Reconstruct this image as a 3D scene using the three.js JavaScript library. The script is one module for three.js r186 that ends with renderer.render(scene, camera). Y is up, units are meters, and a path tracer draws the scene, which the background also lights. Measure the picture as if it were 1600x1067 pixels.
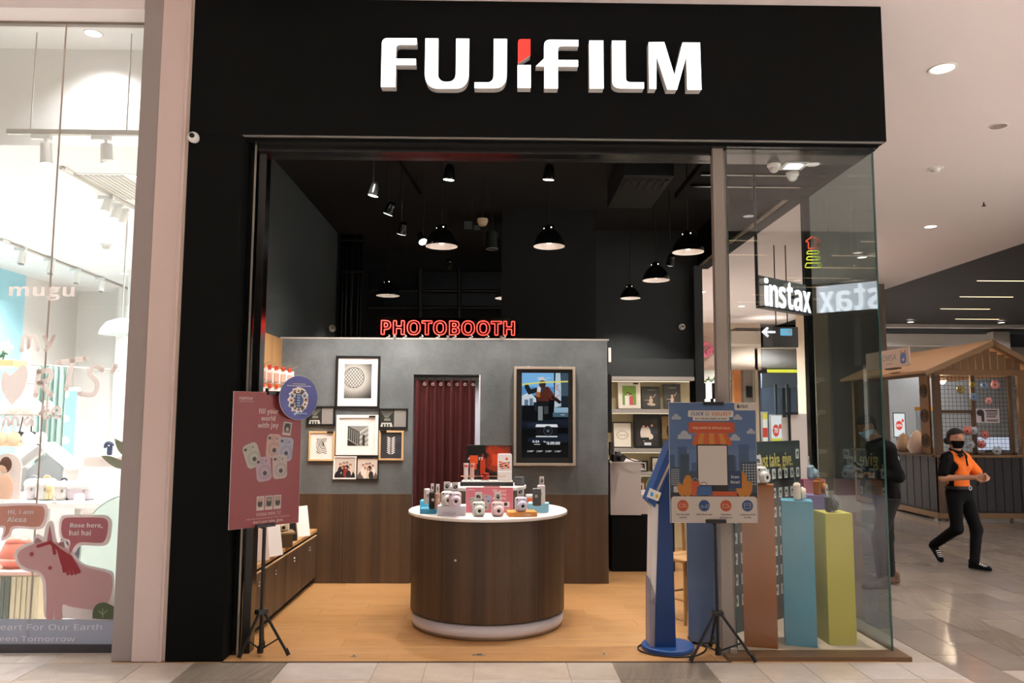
import * as THREE from 'three';
import { RoundedBoxGeometry } from 'three/addons/geometries/RoundedBoxGeometry.js';
import { TextGeometry } from 'three/addons/geometries/TextGeometry.js';
import { FontLoader } from 'three/addons/loaders/FontLoader.js';
import { mergeGeometries } from 'three/addons/utils/BufferGeometryUtils.js';
import { RectAreaLightUniformsLib } from 'three/addons/lights/RectAreaLightUniformsLib.js';

// ---------------------------------------------------------------- camera, exposure, lights
const W = 1600, H = 1067, FOCAL = 1232.28, EYE = new THREE.Vector3(0, 1.75, 5.95);
const scene = new THREE.Scene();
scene.background = new THREE.Color(0x000000);
const camera = new THREE.PerspectiveCamera(2 * Math.atan(H / 2 / FOCAL) * 180 / Math.PI, W / H, 0.05, 100);
camera.rotation.order = 'YXZ';
camera.rotation.set(0.0970272, -0.0167555, 0.004709);
camera.position.copy(EYE);
const renderer = new THREE.WebGLRenderer({ antialias: true });
renderer.toneMapping = THREE.LinearToneMapping;
renderer.toneMappingExposure = 1.0;
renderer.shadowMap.enabled = true;
RectAreaLightUniformsLib.init();
const LIGHT = {                                                     // candela of one lamp of each kind, nits for panels
  mall: 76, across: 68, aisle: 9, farAisle: 220, slot: 4, pendant: 9.5, track: 10.5, spotAngle: 0.55, neighbour: 40, neighbourTrack: 12,
  sign: 3.0, neon: 1.2, booth: 7, shelf: 4, far: 60,
};
const WARM = 0xfdfcff, NEUTRAL = 0xfdfbff, COOL = 0xfff9fa, STORE = 0xfff4ea;

// ---------------------------------------------------------------- helpers
const R = (a) => a * Math.PI / 180;
let seed = 7;
const rnd = () => { seed = (seed * 1664525 + 1013904223) >>> 0; return seed / 4294967296; };
const rr = (a, b) => a + (b - a) * rnd();
camera.updateMatrixWorld();
const VIEW = new THREE.Matrix3().setFromMatrix4(camera.matrixWorld);
const ray = (px, py) => new THREE.Vector3((px - W / 2) / FOCAL, (H / 2 - py) / FOCAL, -1).applyMatrix3(VIEW);
// measurements taken from the photograph, resolved on known planes of the room (facade, floor, counter top ...)
const onZ = (px, py, z) => { const d = ray(px, py); return d.multiplyScalar((z - EYE.z) / d.z).add(EYE); };
const onY = (px, py, y) => { const d = ray(px, py); return d.multiplyScalar((y - EYE.y) / d.y).add(EYE); };
const onX = (px, py, x) => { const d = ray(px, py); return d.multiplyScalar((x - EYE.x) / d.x).add(EYE); };
const taken = new Map();
function numbered(name) {
  const n = taken.get(name) || 0; taken.set(name, n + 1);
  return n ? `${name}_${String(n).padStart(3, '0')}` : name;
}
function tag(o, label, category, group) { o.userData = { label, category }; if (group) o.userData.group = group; return o; }
function thing(name, label, category, pos = [0, 0, 0], turn = 0, group) {
  const o = new THREE.Group(); o.name = numbered(name); scene.add(o);
  if (pos.isVector3) o.position.copy(pos); else o.position.set(...pos);
  o.rotation.y = turn; return tag(o, label, category, group);
}
function struct(name, pos = [0, 0, 0]) {
  const o = new THREE.Group(); o.name = numbered(name); scene.add(o); o.position.set(...pos); o.userData.kind = 'structure'; return o;
}
function part(name, geo, mat, parent, pos, rot) {
  const m = new THREE.Mesh(geo, mat); m.name = numbered(name); parent.add(m);
  if (pos) { if (pos.isVector3) m.position.copy(pos); else m.position.set(...pos); }
  if (rot) m.rotation.set(...rot);
  m.castShadow = m.receiveShadow = true; return m;
}
const stuff = (m) => { m.userData.kind = 'stuff'; return m; };
function copy(src, pos, turn, label, group, category) {
  const c = src.clone(true); c.name = numbered(src.name.replace(/_\d{3}$/, '')); scene.add(c);
  c.traverse((k) => { if (k !== c) k.name = numbered(k.name.replace(/_\d{3}$/, '')); });
  if (pos) { if (pos.isVector3) c.position.copy(pos); else c.position.set(...pos); }
  if (turn !== undefined) c.rotation.y = turn;
  c.userData = { ...src.userData }; if (label) c.userData.label = label; if (group) c.userData.group = group; if (category) c.userData.category = category;
  return c;
}
const recolour = (o, from, to) => { o.traverse((k) => { if (k.isMesh && k.material === from) k.material = to; }); return o; };
const box = (w, h, d, r = 0.004) => (r > 0 ? new RoundedBoxGeometry(w, h, d, 1, Math.min(r, w / 2.1, h / 2.1, d / 2.1)) : new THREE.BoxGeometry(w, h, d));
const rbox = (w, h, d, r) => new RoundedBoxGeometry(w, h, d, 4, Math.min(r, w / 2.01, h / 2.01, d / 2.01));
const cyl = (r0, r1, h, n = 24) => new THREE.CylinderGeometry(r0, r1, h, n);
const lathe = (pts, n = 32) => new THREE.LatheGeometry(pts.map((p) => new THREE.Vector2(p[0], p[1])), n);
const moved = (g, x, y, z) => g.translate(x, y, z);
const join = (list) => mergeGeometries(list.map((g) => (g.index ? g.toNonIndexed() : g)), false);
function bar(a, b, r0, r1 = r0, n = 10) {
  const A = new THREE.Vector3(...a), B = new THREE.Vector3(...b), d = B.clone().sub(A), g = cyl(r1, r0, d.length(), n);
  g.applyQuaternion(new THREE.Quaternion().setFromUnitVectors(new THREE.Vector3(0, 1, 0), d.clone().normalize()));
  return g.translate((A.x + B.x) / 2, (A.y + B.y) / 2, (A.z + B.z) / 2);
}
const tube = (pts, r, n = 40, closed = false, m = 8) => new THREE.TubeGeometry(new THREE.CatmullRomCurve3(pts.map((p) => new THREE.Vector3(...p)), closed, 'catmullrom', 0.3), n, r, m, closed);
function metric(geo, s = 1, ou = 0, ov = 0) {                         // uv in metres by the main axis of each face
  const g = geo.index ? geo.toNonIndexed() : geo; g.computeVertexNormals();
  const p = g.attributes.position, n = g.attributes.normal, uv = new Float32Array(p.count * 2);
  for (let i = 0; i < p.count; i += 3) {
    let nx = 0, ny = 0, nz = 0;
    for (let k = i; k < i + 3; k++) { nx += n.getX(k); ny += n.getY(k); nz += n.getZ(k); }
    nx = Math.abs(nx); ny = Math.abs(ny); nz = Math.abs(nz);
    for (let k = i; k < i + 3; k++) {
      const x = p.getX(k), y = p.getY(k), z = p.getZ(k);
      const [u, v] = nx > ny && nx > nz ? [z, y] : ny > nz ? [x, z] : [x, y];
      uv[2 * k] = u / s + ou; uv[2 * k + 1] = v / s + ov;
    }
  }
  g.setAttribute('uv', new THREE.BufferAttribute(uv, 2)); return g;
}
function extrude(points, depth, bevel = 0, holes = []) {
  const s = points.isShape || points instanceof THREE.Shape ? points : new THREE.Shape(points.map((p) => new THREE.Vector2(p[0], p[1])));
  for (const h of holes) s.holes.push(new THREE.Path(h.map((p) => new THREE.Vector2(p[0], p[1]))));
  return new THREE.ExtrudeGeometry(s, { depth, bevelEnabled: bevel > 0, bevelThickness: bevel, bevelSize: bevel, bevelSegments: 1, curveSegments: 10 });
}
function roundRect(w, h, r, cx = 0, cy = 0) {
  const s = new THREE.Shape(), x = cx - w / 2, y = cy - h / 2;
  s.moveTo(x + r, y); s.lineTo(x + w - r, y); s.absarc(x + w - r, y + r, r, -Math.PI / 2, 0); s.lineTo(x + w, y + h - r); s.absarc(x + w - r, y + h - r, r, 0, Math.PI / 2);
  s.lineTo(x + r, y + h); s.absarc(x + r, y + h - r, r, Math.PI / 2, Math.PI); s.lineTo(x, y + r); s.absarc(x + r, y + r, r, Math.PI, Math.PI * 1.5);
  return s;
}
// noise and textures
const hash = (x, y, s) => { let h = (Math.imul(x, 374761393) + Math.imul(y, 668265263) + Math.imul(s, 1442695041)) | 0; h = Math.imul(h ^ (h >>> 13), 1274126177); return ((h ^ (h >>> 16)) >>> 0) / 4294967296; };
function noise(u, v, nx, ny, s) {                                     // value noise that repeats every 1 in u and v
  const x = u * nx, y = v * ny, xi = Math.floor(x), yi = Math.floor(y), fx = x - xi, fy = y - yi, a = fx * fx * (3 - 2 * fx), b = fy * fy * (3 - 2 * fy);
  const h = (i, j) => hash(((xi + i) % nx + nx) % nx, ((yi + j) % ny + ny) % ny, s);
  return (h(0, 0) * (1 - a) + h(1, 0) * a) * (1 - b) + (h(0, 1) * (1 - a) + h(1, 1) * a) * b;
}
function tex(w, h, fn, srgb = true) {
  const d = new Uint8Array(w * h * 4);
  for (let y = 0; y < h; y++) for (let x = 0; x < w; x++) {
    const c = fn(x / w, y / h), i = (y * w + x) * 4;
    if (typeof c === 'number') d[i] = d[i + 1] = d[i + 2] = Math.max(0, Math.min(255, c)); else for (let k = 0; k < 3; k++) d[i + k] = Math.max(0, Math.min(255, c[k]));
    d[i + 3] = 255;
  }
  const t = new THREE.DataTexture(d, w, h); t.wrapS = t.wrapT = THREE.RepeatWrapping; t.magFilter = THREE.LinearFilter; t.minFilter = THREE.LinearMipmapLinearFilter; t.generateMipmaps = true;
  if (srgb) t.colorSpace = THREE.SRGBColorSpace; t.needsUpdate = true; return t;
}
function paint(w, h, draw) {
  const c = document.createElement('canvas'); c.width = w; c.height = h; const g = c.getContext('2d'); draw(g, w, h);
  const t = new THREE.CanvasTexture(c); t.colorSpace = THREE.SRGBColorSpace; t.magFilter = THREE.LinearFilter; t.anisotropy = 8; return t;
}
const mix = (a, b, t) => a.map((x, i) => x + (b[i] - x) * t);
const M = (color, roughness = 0.6, more = {}) => new THREE.MeshStandardMaterial({ color, roughness, ...more });
const glow = (color, k, more = {}) => new THREE.MeshStandardMaterial({ color, roughness: 0.6, emissive: color, emissiveIntensity: k, ...more });
const print = (map, roughness = 0.55) => new THREE.MeshStandardMaterial({ map, roughness });
function spot(x, y, z, tx, ty, tz, candela, angle, color, size = 2, penumbra = 0.6) {
  const l = new THREE.SpotLight(color, candela, 0, angle, penumbra, 2);
  l.position.set(x, y, z); l.target.position.set(tx, ty, tz); l.castShadow = true; l.shadow.radius = size; scene.add(l, l.target); return l;
}
const font = await new FontLoader().loadAsync('fonts/droid/droid_sans_bold.typeface.json');
const fontRegular = await new FontLoader().loadAsync('fonts/droid/droid_sans_regular.typeface.json');
function text(str, size, depth, f = font) {
  const g = new TextGeometry(str, { font: f, size, depth, curveSegments: 6, bevelEnabled: false }); g.computeBoundingBox();
  return g;
}

// ---------------------------------------------------------------- materials
const T = {};
T.plaster = tex(256, 256, (u, v) => { const n = noise(u, v, 4, 4, 1) * .5 + noise(u, v, 11, 9, 2) * .3 + noise(u, v, 37, 41, 3) * .2; return mix([88, 93, 95], [116, 121, 122], n); });
T.plasterBump = tex(256, 256, (u, v) => 255 * (noise(u, v, 9, 7, 4) * .5 + noise(u, v, 40, 36, 5) * .3 + noise(u, v, 120, 120, 6) * .2), false);
T.walnut = tex(512, 256, (u, v) => {                                  // grain along v, one repeat is 0.9 m
  const band = noise(u, v, 14, 1, 11) * .55 + noise(u, v, 46, 2, 12) * .3 + noise(u, v, 150, 5, 13) * .15, fine = noise(u, v, 230, 10, 14);
  return mix(mix([61, 46, 34], [96, 75, 54], band), [45, 34, 25], fine > .72 ? (fine - .72) * 1.5 : 0);
});
T.oak = tex(512, 512, (u, v) => {                                     // grain along u
  const n = noise(u, v, 3, 40, 21) * .4 + noise(u, v, 6, 120, 22) * .35 + noise(u, v, 12, 240, 23) * .25, k = noise(u, v, 7, 60, 24);
  return mix(mix([176, 132, 84], [200, 156, 106], n), [140, 96, 56], k > .8 ? (k - .8) * 2.2 : 0);
});
T.pine = tex(256, 512, (u, v) => { const n = noise(u, v, 20, 2, 31) * .5 + noise(u, v, 70, 4, 32) * .3 + noise(u, v, 120, 12, 33) * .2; return mix([160, 118, 72], [204, 162, 108], n); });
T.tile = tex(256, 256, (u, v) => { const n = noise(u, v, 3, 5, 41) * .4 + noise(u, v, 14, 22, 42) * .3 + noise(u, v, 100, 100, 43) * .3; return mix([184, 174, 164], [206, 197, 188], n); });
T.tileDark = tex(256, 256, (u, v) => { const w = noise(u + v * .25, v, 60, 3, 44) * .6 + noise(u, v, 120, 10, 45) * .4; return mix([116, 107, 96], [158, 148, 134], w); });
T.slat = tex(64, 256, (u, v) => { const s = (v * 16) % 1; const n = noise(u, v, 4, 64, 51); return s < .16 ? [22, 20, 17] : mix([36, 33, 28], [50, 45, 38], n); });
T.wallPaint = tex(256, 256, (u, v) => 128 + 60 * (noise(u, v, 60, 60, 61) - .5) + 60 * (noise(u, v, 120, 120, 62) - .5), false);
const rep = (t, x, y) => { const c = t.clone(); c.repeat.set(x, y); c.needsUpdate = true; return c; };
const mt = {
  black: new THREE.MeshPhysicalMaterial({ color: 0x090b0b, roughness: 0.7, specularIntensity: 0.25 }), blackGloss: M(0x0d0f0f, 0.18), blackMatte: M(0x101212, 0.85), darkWall: M(0x24292a, 0.8), metal: M(0xc9c9c6, 0.3, { metalness: 1 }),
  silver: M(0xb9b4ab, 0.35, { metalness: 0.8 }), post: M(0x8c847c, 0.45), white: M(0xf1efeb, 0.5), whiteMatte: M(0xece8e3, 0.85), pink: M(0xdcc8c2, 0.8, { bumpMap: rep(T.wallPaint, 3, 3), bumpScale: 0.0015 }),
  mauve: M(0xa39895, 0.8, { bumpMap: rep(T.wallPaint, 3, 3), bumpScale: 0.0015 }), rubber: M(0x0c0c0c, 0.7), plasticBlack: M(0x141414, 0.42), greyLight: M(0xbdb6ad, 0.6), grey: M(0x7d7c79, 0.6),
  plaster: new THREE.MeshStandardMaterial({ map: T.plaster, bumpMap: T.plasterBump, bumpScale: 0.002, roughness: 0.85 }),
  sideWall: M(0x424949, 0.75, { bumpMap: T.plasterBump, bumpScale: 0.001 }),
  walnut: new THREE.MeshStandardMaterial({ map: rep(T.walnut, 1 / 0.9, 1 / 1.6), roughness: 0.5 }),
  oak: new THREE.MeshStandardMaterial({ map: rep(T.oak, 1 / 1.4, 1 / 1.0), roughness: 0.38 }),
  pine: new THREE.MeshStandardMaterial({ map: rep(T.pine, 1 / 0.6, 1 / 1.2), roughness: 0.55 }),
  stool: new THREE.MeshStandardMaterial({ map: rep(T.pine, 1 / 0.3, 1), roughness: 0.5 }),
  tile: [0xffffff, 0xf4f0ea, 0xfdf6ee].map((c) => new THREE.MeshStandardMaterial({ color: c, map: T.tile, roughness: 0.22 })),
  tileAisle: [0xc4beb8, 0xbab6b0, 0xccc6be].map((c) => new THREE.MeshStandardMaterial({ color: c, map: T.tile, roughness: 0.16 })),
  tileDark: [0xffffff, 0xf0ece6].map((c) => new THREE.MeshStandardMaterial({ color: c, map: T.tileDark, roughness: 0.3 })),
  ceiling: M(0xeae1df, 0.9), ceilingWhite: M(0xf0edea, 0.9),
  slat: new THREE.MeshStandardMaterial({ map: rep(T.slat, 1, 1), roughness: 0.6 }),
  glass: new THREE.MeshPhysicalMaterial({ color: 0xfafcfb, roughness: 0, transmission: 1, thickness: 0, ior: 1.5 }),
  glassSide: new THREE.MeshPhysicalMaterial({ color: 0xccd8d8, roughness: 0, transmission: 1, thickness: 0, ior: 1.52 }),
  glassEdge: M(0x3d5f5c, 0.15), acrylic: new THREE.MeshPhysicalMaterial({ color: 0x9a9a98, roughness: 0.06, transmission: 1, thickness: 0, ior: 1.49 }),
  lampWhite: glow(0xfff6ec, 6), lampHot: glow(0xffffff, 14),
};
// ---------------------------------------------------------------- the mall: floor, ceilings, outer walls
const slab = (w, h, d, x, y, z, s = 1) => metric(moved(new THREE.BoxGeometry(w, h, d), x, y, z), s);
const span = (x0, x1, y0, y1, z0, z1) => metric(moved(new THREE.BoxGeometry(x1 - x0, y1 - y0, z1 - z0), (x0 + x1) / 2, (y0 + y1) / 2, (z0 + z1) / 2));
{
  const f = struct('floor');
  part('screed', span(-14, 20, -0.2, -0.005, -25, 17), new THREE.MeshStandardMaterial({ map: T.tile, color: 0xf0eae4, roughness: 0.25 }), f);
  const tiles = new Map();
  const tile = (x0, x1, z0, z1, dark) => {
    const w = Math.round((x1 - x0 - 0.005) * 1000) / 1000, d = Math.round((z1 - z0 - 0.005) * 1000) / 1000, v = Math.floor(rnd() * 3), key = `${w}_${d}_${v}`;
    if (!tiles.has(key)) tiles.set(key, metric(box(w, 0.012, d, 0.0015), 1, v * 0.37, v * 0.61));
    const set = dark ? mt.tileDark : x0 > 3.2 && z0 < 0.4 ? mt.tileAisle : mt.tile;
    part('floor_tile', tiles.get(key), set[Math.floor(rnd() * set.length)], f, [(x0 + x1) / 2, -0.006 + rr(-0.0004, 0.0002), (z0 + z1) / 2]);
  };
  const front = [-4.6, -3.9, -3.21, -2.51, -2.16, -1.5, -0.85, -0.5, -0.16, 0.5, 0.83, 1.5, 1.85, 2.2, 2.54, 2.89, 3.21];
  for (let i = 0; i + 1 < front.length; i++) {
    const dark = i === 4 || i === 10;
    for (const [z0, z1] of [[0.075, 0.45], [0.45, 1.1]]) tile(front[i], front[i + 1], z0, z1, dark);
  }
  for (let i = 0; i < 3; i++) tile([-4.6, -3.45, -3.21][i], [-3.45, -3.21, -2.77][i], -0.22, 0.07, false);
  for (let c = 0; c < 17; c++) {                                      // the aisle beside the shop: strips that run into the depth
    const x0 = 3.21 + c * 0.345, dark = c === 2 || c === 8;
    let z = 0.6 - (c % 2) * 0.35;
    for (let k = 0; k < 14; k++, z -= 0.7) if (!(z < -5.2 && x0 < 4.2)) tile(x0, x0 + 0.345, z - 0.7, z, dark && (c !== 2 || k < 4) || (c === 3 && k === 4));
  }
}
{
  const c = struct('ceiling');
  part('plaster_ceiling', span(-14, 20, 5.0, 5.2, 0.0, 7.2), mt.ceiling, c);
  part('aisle_ceiling', span(3.0, 9.65, 5.0, 5.2, -24, 0), mt.ceiling, c);
  const s = struct('ceiling');
  part('slatted_ceiling', span(9.65, 20, 5.01, 5.2, -21, 0), mt.slat, s);
  part('slatted_ceiling', span(-14, 20, 5.01, 5.2, 7.2, 17), mt.slat, s);
  for (const [x0, x1, y0, y1, z0, z1, n, col] of [
    [-14.2, 20.2, 0, 5.2, -25.2, -25, 'wall_far', 0x6f6a66], [20, 20.2, 0, 5.2, -25, 17, 'wall_right', 0x55565a], [-14.2, -14, 0, 5.2, -25, 17, 'wall_left', 0x8d857e], [-14.2, 20.2, 0, 5.2, 17, 17.2, 'wall_behind', 0x4a4744]]) {
    const w = struct(n); part('plaster_face', span(x0, x1, y0, y1, z0, z1), M(col, 0.8), w);
  }
}
// ---------------------------------------------------------------- shopfront: header, piers, frame, glass
{
  const h = struct('wall_header');
  part('fascia_panel', metric(moved(box(5.38, 1.1, 0.5, 0.006), 0.31, 4.45, -0.19)), mt.black, h);
  part('soffit_panel', span(-1.97, 2.97, 3.875, 3.9, -0.44, -0.02), M(0x1b1c1c, 0.25), h);
  part('side_beam', span(2.86, 3.0, 3.9, 5.0, -5.2, -0.44), mt.black, h);
  part('seam', span(-1.98, 2.98, 3.893, 3.9, 0.03, 0.058), mt.grey, h);
  const p = struct('wall_pier');
  part('pier_cladding', moved(box(0.41, 3.9, 0.2, 0.004), -2.175, 1.95, -0.04), mt.black, p);
  part('pier_core', span(-2.38, -2.02, 0, 3.9, -0.4, -0.14), mt.blackMatte, p);
  const c = struct('wall_column');
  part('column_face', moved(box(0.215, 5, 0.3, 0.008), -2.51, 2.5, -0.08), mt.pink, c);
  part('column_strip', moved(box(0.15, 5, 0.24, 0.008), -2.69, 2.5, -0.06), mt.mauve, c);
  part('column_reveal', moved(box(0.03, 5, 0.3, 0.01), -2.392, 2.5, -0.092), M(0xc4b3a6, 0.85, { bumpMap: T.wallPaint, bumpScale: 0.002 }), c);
  part('column_bead', moved(box(0.012, 4.8, 0.012, 0.004), -2.425, 2.4, 0.073), mt.pink, c);
  const d = struct('trim');
  part('door_frame_post', moved(box(0.05, 3.85, 0.11, 0.003), -1.945, 1.925, -0.16), mt.blackGloss, d);
  part('silver_bead', span(-1.922, -1.908, 0, 3.93, -0.106, -0.095), mt.silver, d);
  part('door_frame_post', moved(box(0.06, 3.85, 0.12, 0.003), -1.87, 1.925, -0.2), mt.blackGloss, d);
  part('top_rail', moved(box(3.6, 0.06, 0.12, 0.003), -0.1, 3.86, -0.16), mt.blackGloss, d);
  part('silver_bead', span(-1.92, 1.7, 3.9, 3.908, -0.106, -0.095), mt.silver, d);
  const d2 = struct('trim');
  part('grey_door_post', moved(box(0.085, 3.92, 0.07, 0.003), 1.716, 1.96, -0.1), mt.post, d2);
  part('grey_door_post', moved(box(0.03, 3.92, 0.05, 0.003), 1.775, 1.96, -0.13), mt.post, d2);
  part('foot_bracket', moved(box(0.05, 0.06, 0.03, 0.004), 1.75, 0.04, -0.05), mt.metal, d2);
  // vitrine glass
  const g = struct('window_1');
  part('glass_pane', span(1.795, 2.955, 0.03, 3.9, -0.105, -0.095), mt.glass, g);
  part('glass_edge', span(1.79, 1.795, 0.03, 3.9, -0.105, -0.095), mt.glassEdge, g);
  part('glass_edge', span(2.955, 2.962, 0.03, 3.9, -0.106, -0.094), mt.glassEdge, g);
  part('top_channel', span(1.76, 2.97, 3.87, 3.9, -0.13, -0.07), mt.blackGloss, g);
  const g2 = struct('window_2');
  part('glass_pane', span(2.96, 2.97, 0.03, 3.92, -1.44, -0.11), mt.glassSide, g2);
  part('glass_edge', span(2.96, 2.971, 0.03, 3.92, -0.11, -0.104), mt.glassEdge, g2);
  part('mullion', span(2.93, 2.985, 0, 3.92, -1.53, -1.44), mt.blackGloss, g2);
  const b = struct('trim');
  part('vitrine_kerb', span(1.68, 3.03, -0.004, 0.028, -0.13, 0.05), M(0x6a5138, 0.5), b);
  part('vitrine_kerb', span(2.94, 3.03, -0.004, 0.028, -5.2, -0.13), M(0x6a5138, 0.5), b);
  part('vitrine_floor', span(1.78, 2.94, 0, 0.032, -1.44, -0.13), new THREE.MeshStandardMaterial({ color: 0xfff2e2, map: rep(T.tile, 2, 2), roughness: 0.8 }), b);
  part('vitrine_soffit', span(1.72, 2.86, 3.9, 3.96, -1.6, -0.44), mt.black, b);
  part('pale_strip', span(2.845, 2.86, 3.91, 3.945, -5.1, -1.35), M(0xbfb3a4, 0.6), b);  // pale strip along the foot of the side beam
  for (const z of [-0.75, -1.1]) part('soffit_rib', span(1.76, 2.86, 3.88, 3.9, z - 0.03, z), mt.blackGloss, b);
}
// ---------------------------------------------------------------- the shop's shell
{
  const f = struct('floor');
  part('subfloor', span(-2.4, 3.0, -0.2, -0.004, -7, 0.07), mt.oak, f);
  const plank = [0, 1, 2, 3, 4].map((v) => metric(box(1.198, 0.016, 0.1985, 0.0012), 1, v * 0.37, v * 0.213));
  const tone = [0xffffff, 0xfbf7f2, 0xfffaf4, 0xf6f1ea].map((c) => new THREE.MeshStandardMaterial({ color: c, map: mt.oak.map, roughness: 0.36 }));
  for (let r = 0; r < 27; r++) {
    const z = 0.07 - 0.1 - r * 0.2, off = (r % 3) * 0.4;
    for (let k = 0; k < 5; k++) { const x = -2.2 + off + k * 1.2 - 0.4; if (x < 2.42 && !(x > 2.2 && z > -1.5)) part('plank', plank[(r * 3 + k * 2) % 5], tone[(r * 7 + k * 5) % 4], f, [x, -0.009, z]); }
  }
  part('threshold', span(-1.97, 1.7, -0.003, 0.003, 0.055, 0.075), M(0x4a3626, 0.5), f);
  const c = struct('ceiling');
  part('black_ceiling', span(-2.5, 3.0, 4.46, 4.6, -7, -0.44), mt.blackMatte, c);
  const wl = struct('wall_left');
  part('painted_face', span(-2.48, -2.385, 0, 4.5, -5.5, -0.2), mt.sideWall, wl);
  part('wood_panel', span(-2.385, -2.36, 0, 2.6, -2.65, -0.2), mt.pine, wl);
  part('black_return', span(-2.9, -2.4, 0, 4.5, -7, -5.5), mt.blackMatte, wl);
  const wb = struct('wall_back');
  part('black_face', span(-2.9, 1.2, 0, 4.6, -7, -6.85), mt.blackMatte, wb);
  part('dark_face', span(1.0, 2.88, 0, 4.6, -5.35, -5.2), mt.darkWall, wb);
  part('black_partition', span(0.03, 1.25, 2.45, 4.5, -4.3, -4.1), mt.blackMatte, wb);
  part('aisle_face', span(2.72, 2.86, 0, 5.0, -24, -5.35), mt.greyLight, wb); part('dark_side', span(2.76, 2.88, 0, 3.92, -5.2, -5.05), mt.darkWall, wb);
  // photo booth front with its doorway and wainscot
  const z = -2.65, k = struct('wall_booth');
  const x0 = -2.385, x1 = 1.19, top = 2.605, dl = -0.925, dr = -0.2, dt = 2.22, wy = 0.935;
  const solid = new THREE.Shape([[x0, wy], [dl, wy], [dl, dt], [dr, dt], [dr, wy], [x1, wy], [x1, top], [x0, top]].map((p) => new THREE.Vector2(...p)));
  part('plaster_face', metric(moved(extrude(solid, 0.1), 0, 0, z - 0.1)), mt.plaster, k);
  for (const [a, b] of [[x0, dl], [dr, x1]]) { const n = b - a > 1.4 ? 2 : 2; for (let i = 0; i < n; i++) part('wainscot_panel', metric(box((b - a) / n - 0.003, wy - 0.002, 0.1, 0.0015), 1, i * 0.31 + a, 0), mt.walnut, k, [a + (b - a) * (i + 0.5) / n, wy / 2, z - 0.048]); }
  part('top_edge', span(x0, x1 + 0.02, top, top + 0.015, z - 0.12, z + 0.003), mt.greyLight, k);
  part('booth_side', span(x1 - 0.1, x1 + 0.002, 0, top, -4.1, z - 0.1), mt.blackMatte, k);
  part('booth_side', span(dl - 0.7, dl - 0.62, 0, top, -4.1, z - 0.1), mt.white, k);
  part('booth_inner_face', span(x1 - 0.14, x1 - 0.1, 0, top, -4.1, z - 0.1), mt.white, k);
  part('booth_back', span(dl - 0.7, x1, 0, top, -4.2, -4.1), mt.white, k);
  part('booth_roof', span(x0, x1, top - 0.06, top, -4.2, z - 0.1), mt.blackMatte, k);
  part('door_jamb', span(dr - 0.012, dr + 0.002, 0, dt, z - 0.16, z + 0.004), M(0xe9e4ee, 0.4), k);
}
// ---------------------------------------------------------------- lamps
const flatUp = (g) => g.rotateX(-Math.PI / 2);
function downlight(x, z, y, r, candela, label, group, color = NEUTRAL, angle = 1.15) {
  const t = thing('ceiling_downlight', label, 'ceiling light', [x, y, z], 0, group);
  part('trim_ring', lathe([[r * 0.86, 0.004], [r * 0.9, -0.006], [r * 1.08, -0.008], [r * 1.1, 0.003]], 28), mt.white, t);
  part('lamp_lens', flatUp(new THREE.CircleGeometry(r * 0.87, 28)).rotateX(Math.PI).translate(0, -0.003, 0), mt.lampWhite, t);
  if (candela) spot(x, y - 0.03, z, x, 0, z, candela, angle, color, 5, 0.8);
  return t;
}
{
  const d = [[1473, 107], [1454, 354], [1347, 402]].map((p) => onY(...p, 5.0));
  downlight(d[0].x, d[0].z, 5, 0.115, LIGHT.aisle * 3, 'large round recessed ceiling light nearest the black shop header', 'aisle downlights');
  downlight(d[1].x, d[1].z, 5, 0.1, LIGHT.aisle, 'round recessed light in the pale ceiling beside the wood-slatted ceiling', 'aisle downlights');
  downlight(d[2].x, d[2].z, 5, 0.1, LIGHT.aisle, 'round recessed ceiling light seen through the side glass of the vitrine', 'aisle downlights');
  for (const [x, z, n] of [[5.2, -14, 'nearest'], [7.0, -16.5, 'second'], [8.6, -19, 'farthest']]) downlight(x, z, 5, 0.1, LIGHT.farAisle, `${n} of the small far recessed lights placed to light the pale aisle ceiling`, 'far aisle downlights');  // places and strength chosen to light the far aisle ceiling
  for (const z of [3.6, 6.2, 8.9, 12]) for (const x of [-8, -5, -2, 1, 4, 7, 10]) { if (z < 4 && x > 8) continue; const k = z < 4 ? (x > 5 ? 0.3 : 0.55) : 1; downlight(x, z, 5, 0.1, LIGHT.mall * k, 'unseen round recessed light, placed to light the mall before the shops', 'unseen mall downlights before the shops', WARM, 0.9); }  // unseen lamps out of view, placed to light the mall floor and ceiling
}
function slotLight(x0, x1, z, y, label, group, candela = 0) {
  const t = thing('linear_ceiling_light', label, 'ceiling light', [(x0 + x1) / 2, y, z], 0, group);
  part('slot_frame', moved(box(x1 - x0 + 0.03, 0.02, 0.075, 0.003), 0, 0.002, 0), mt.grey, t);
  part('light_strip', moved(box(x1 - x0, 0.006, 0.05, 0.001), 0, -0.009, 0), glow(0xffdfae, 3.2), t);
  if (candela) spot((x0 + x1) / 2, y - 0.04, z, (x0 + x1) / 2, 0, z, candela, 1.2, WARM, 20, 0.9);
}
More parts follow.
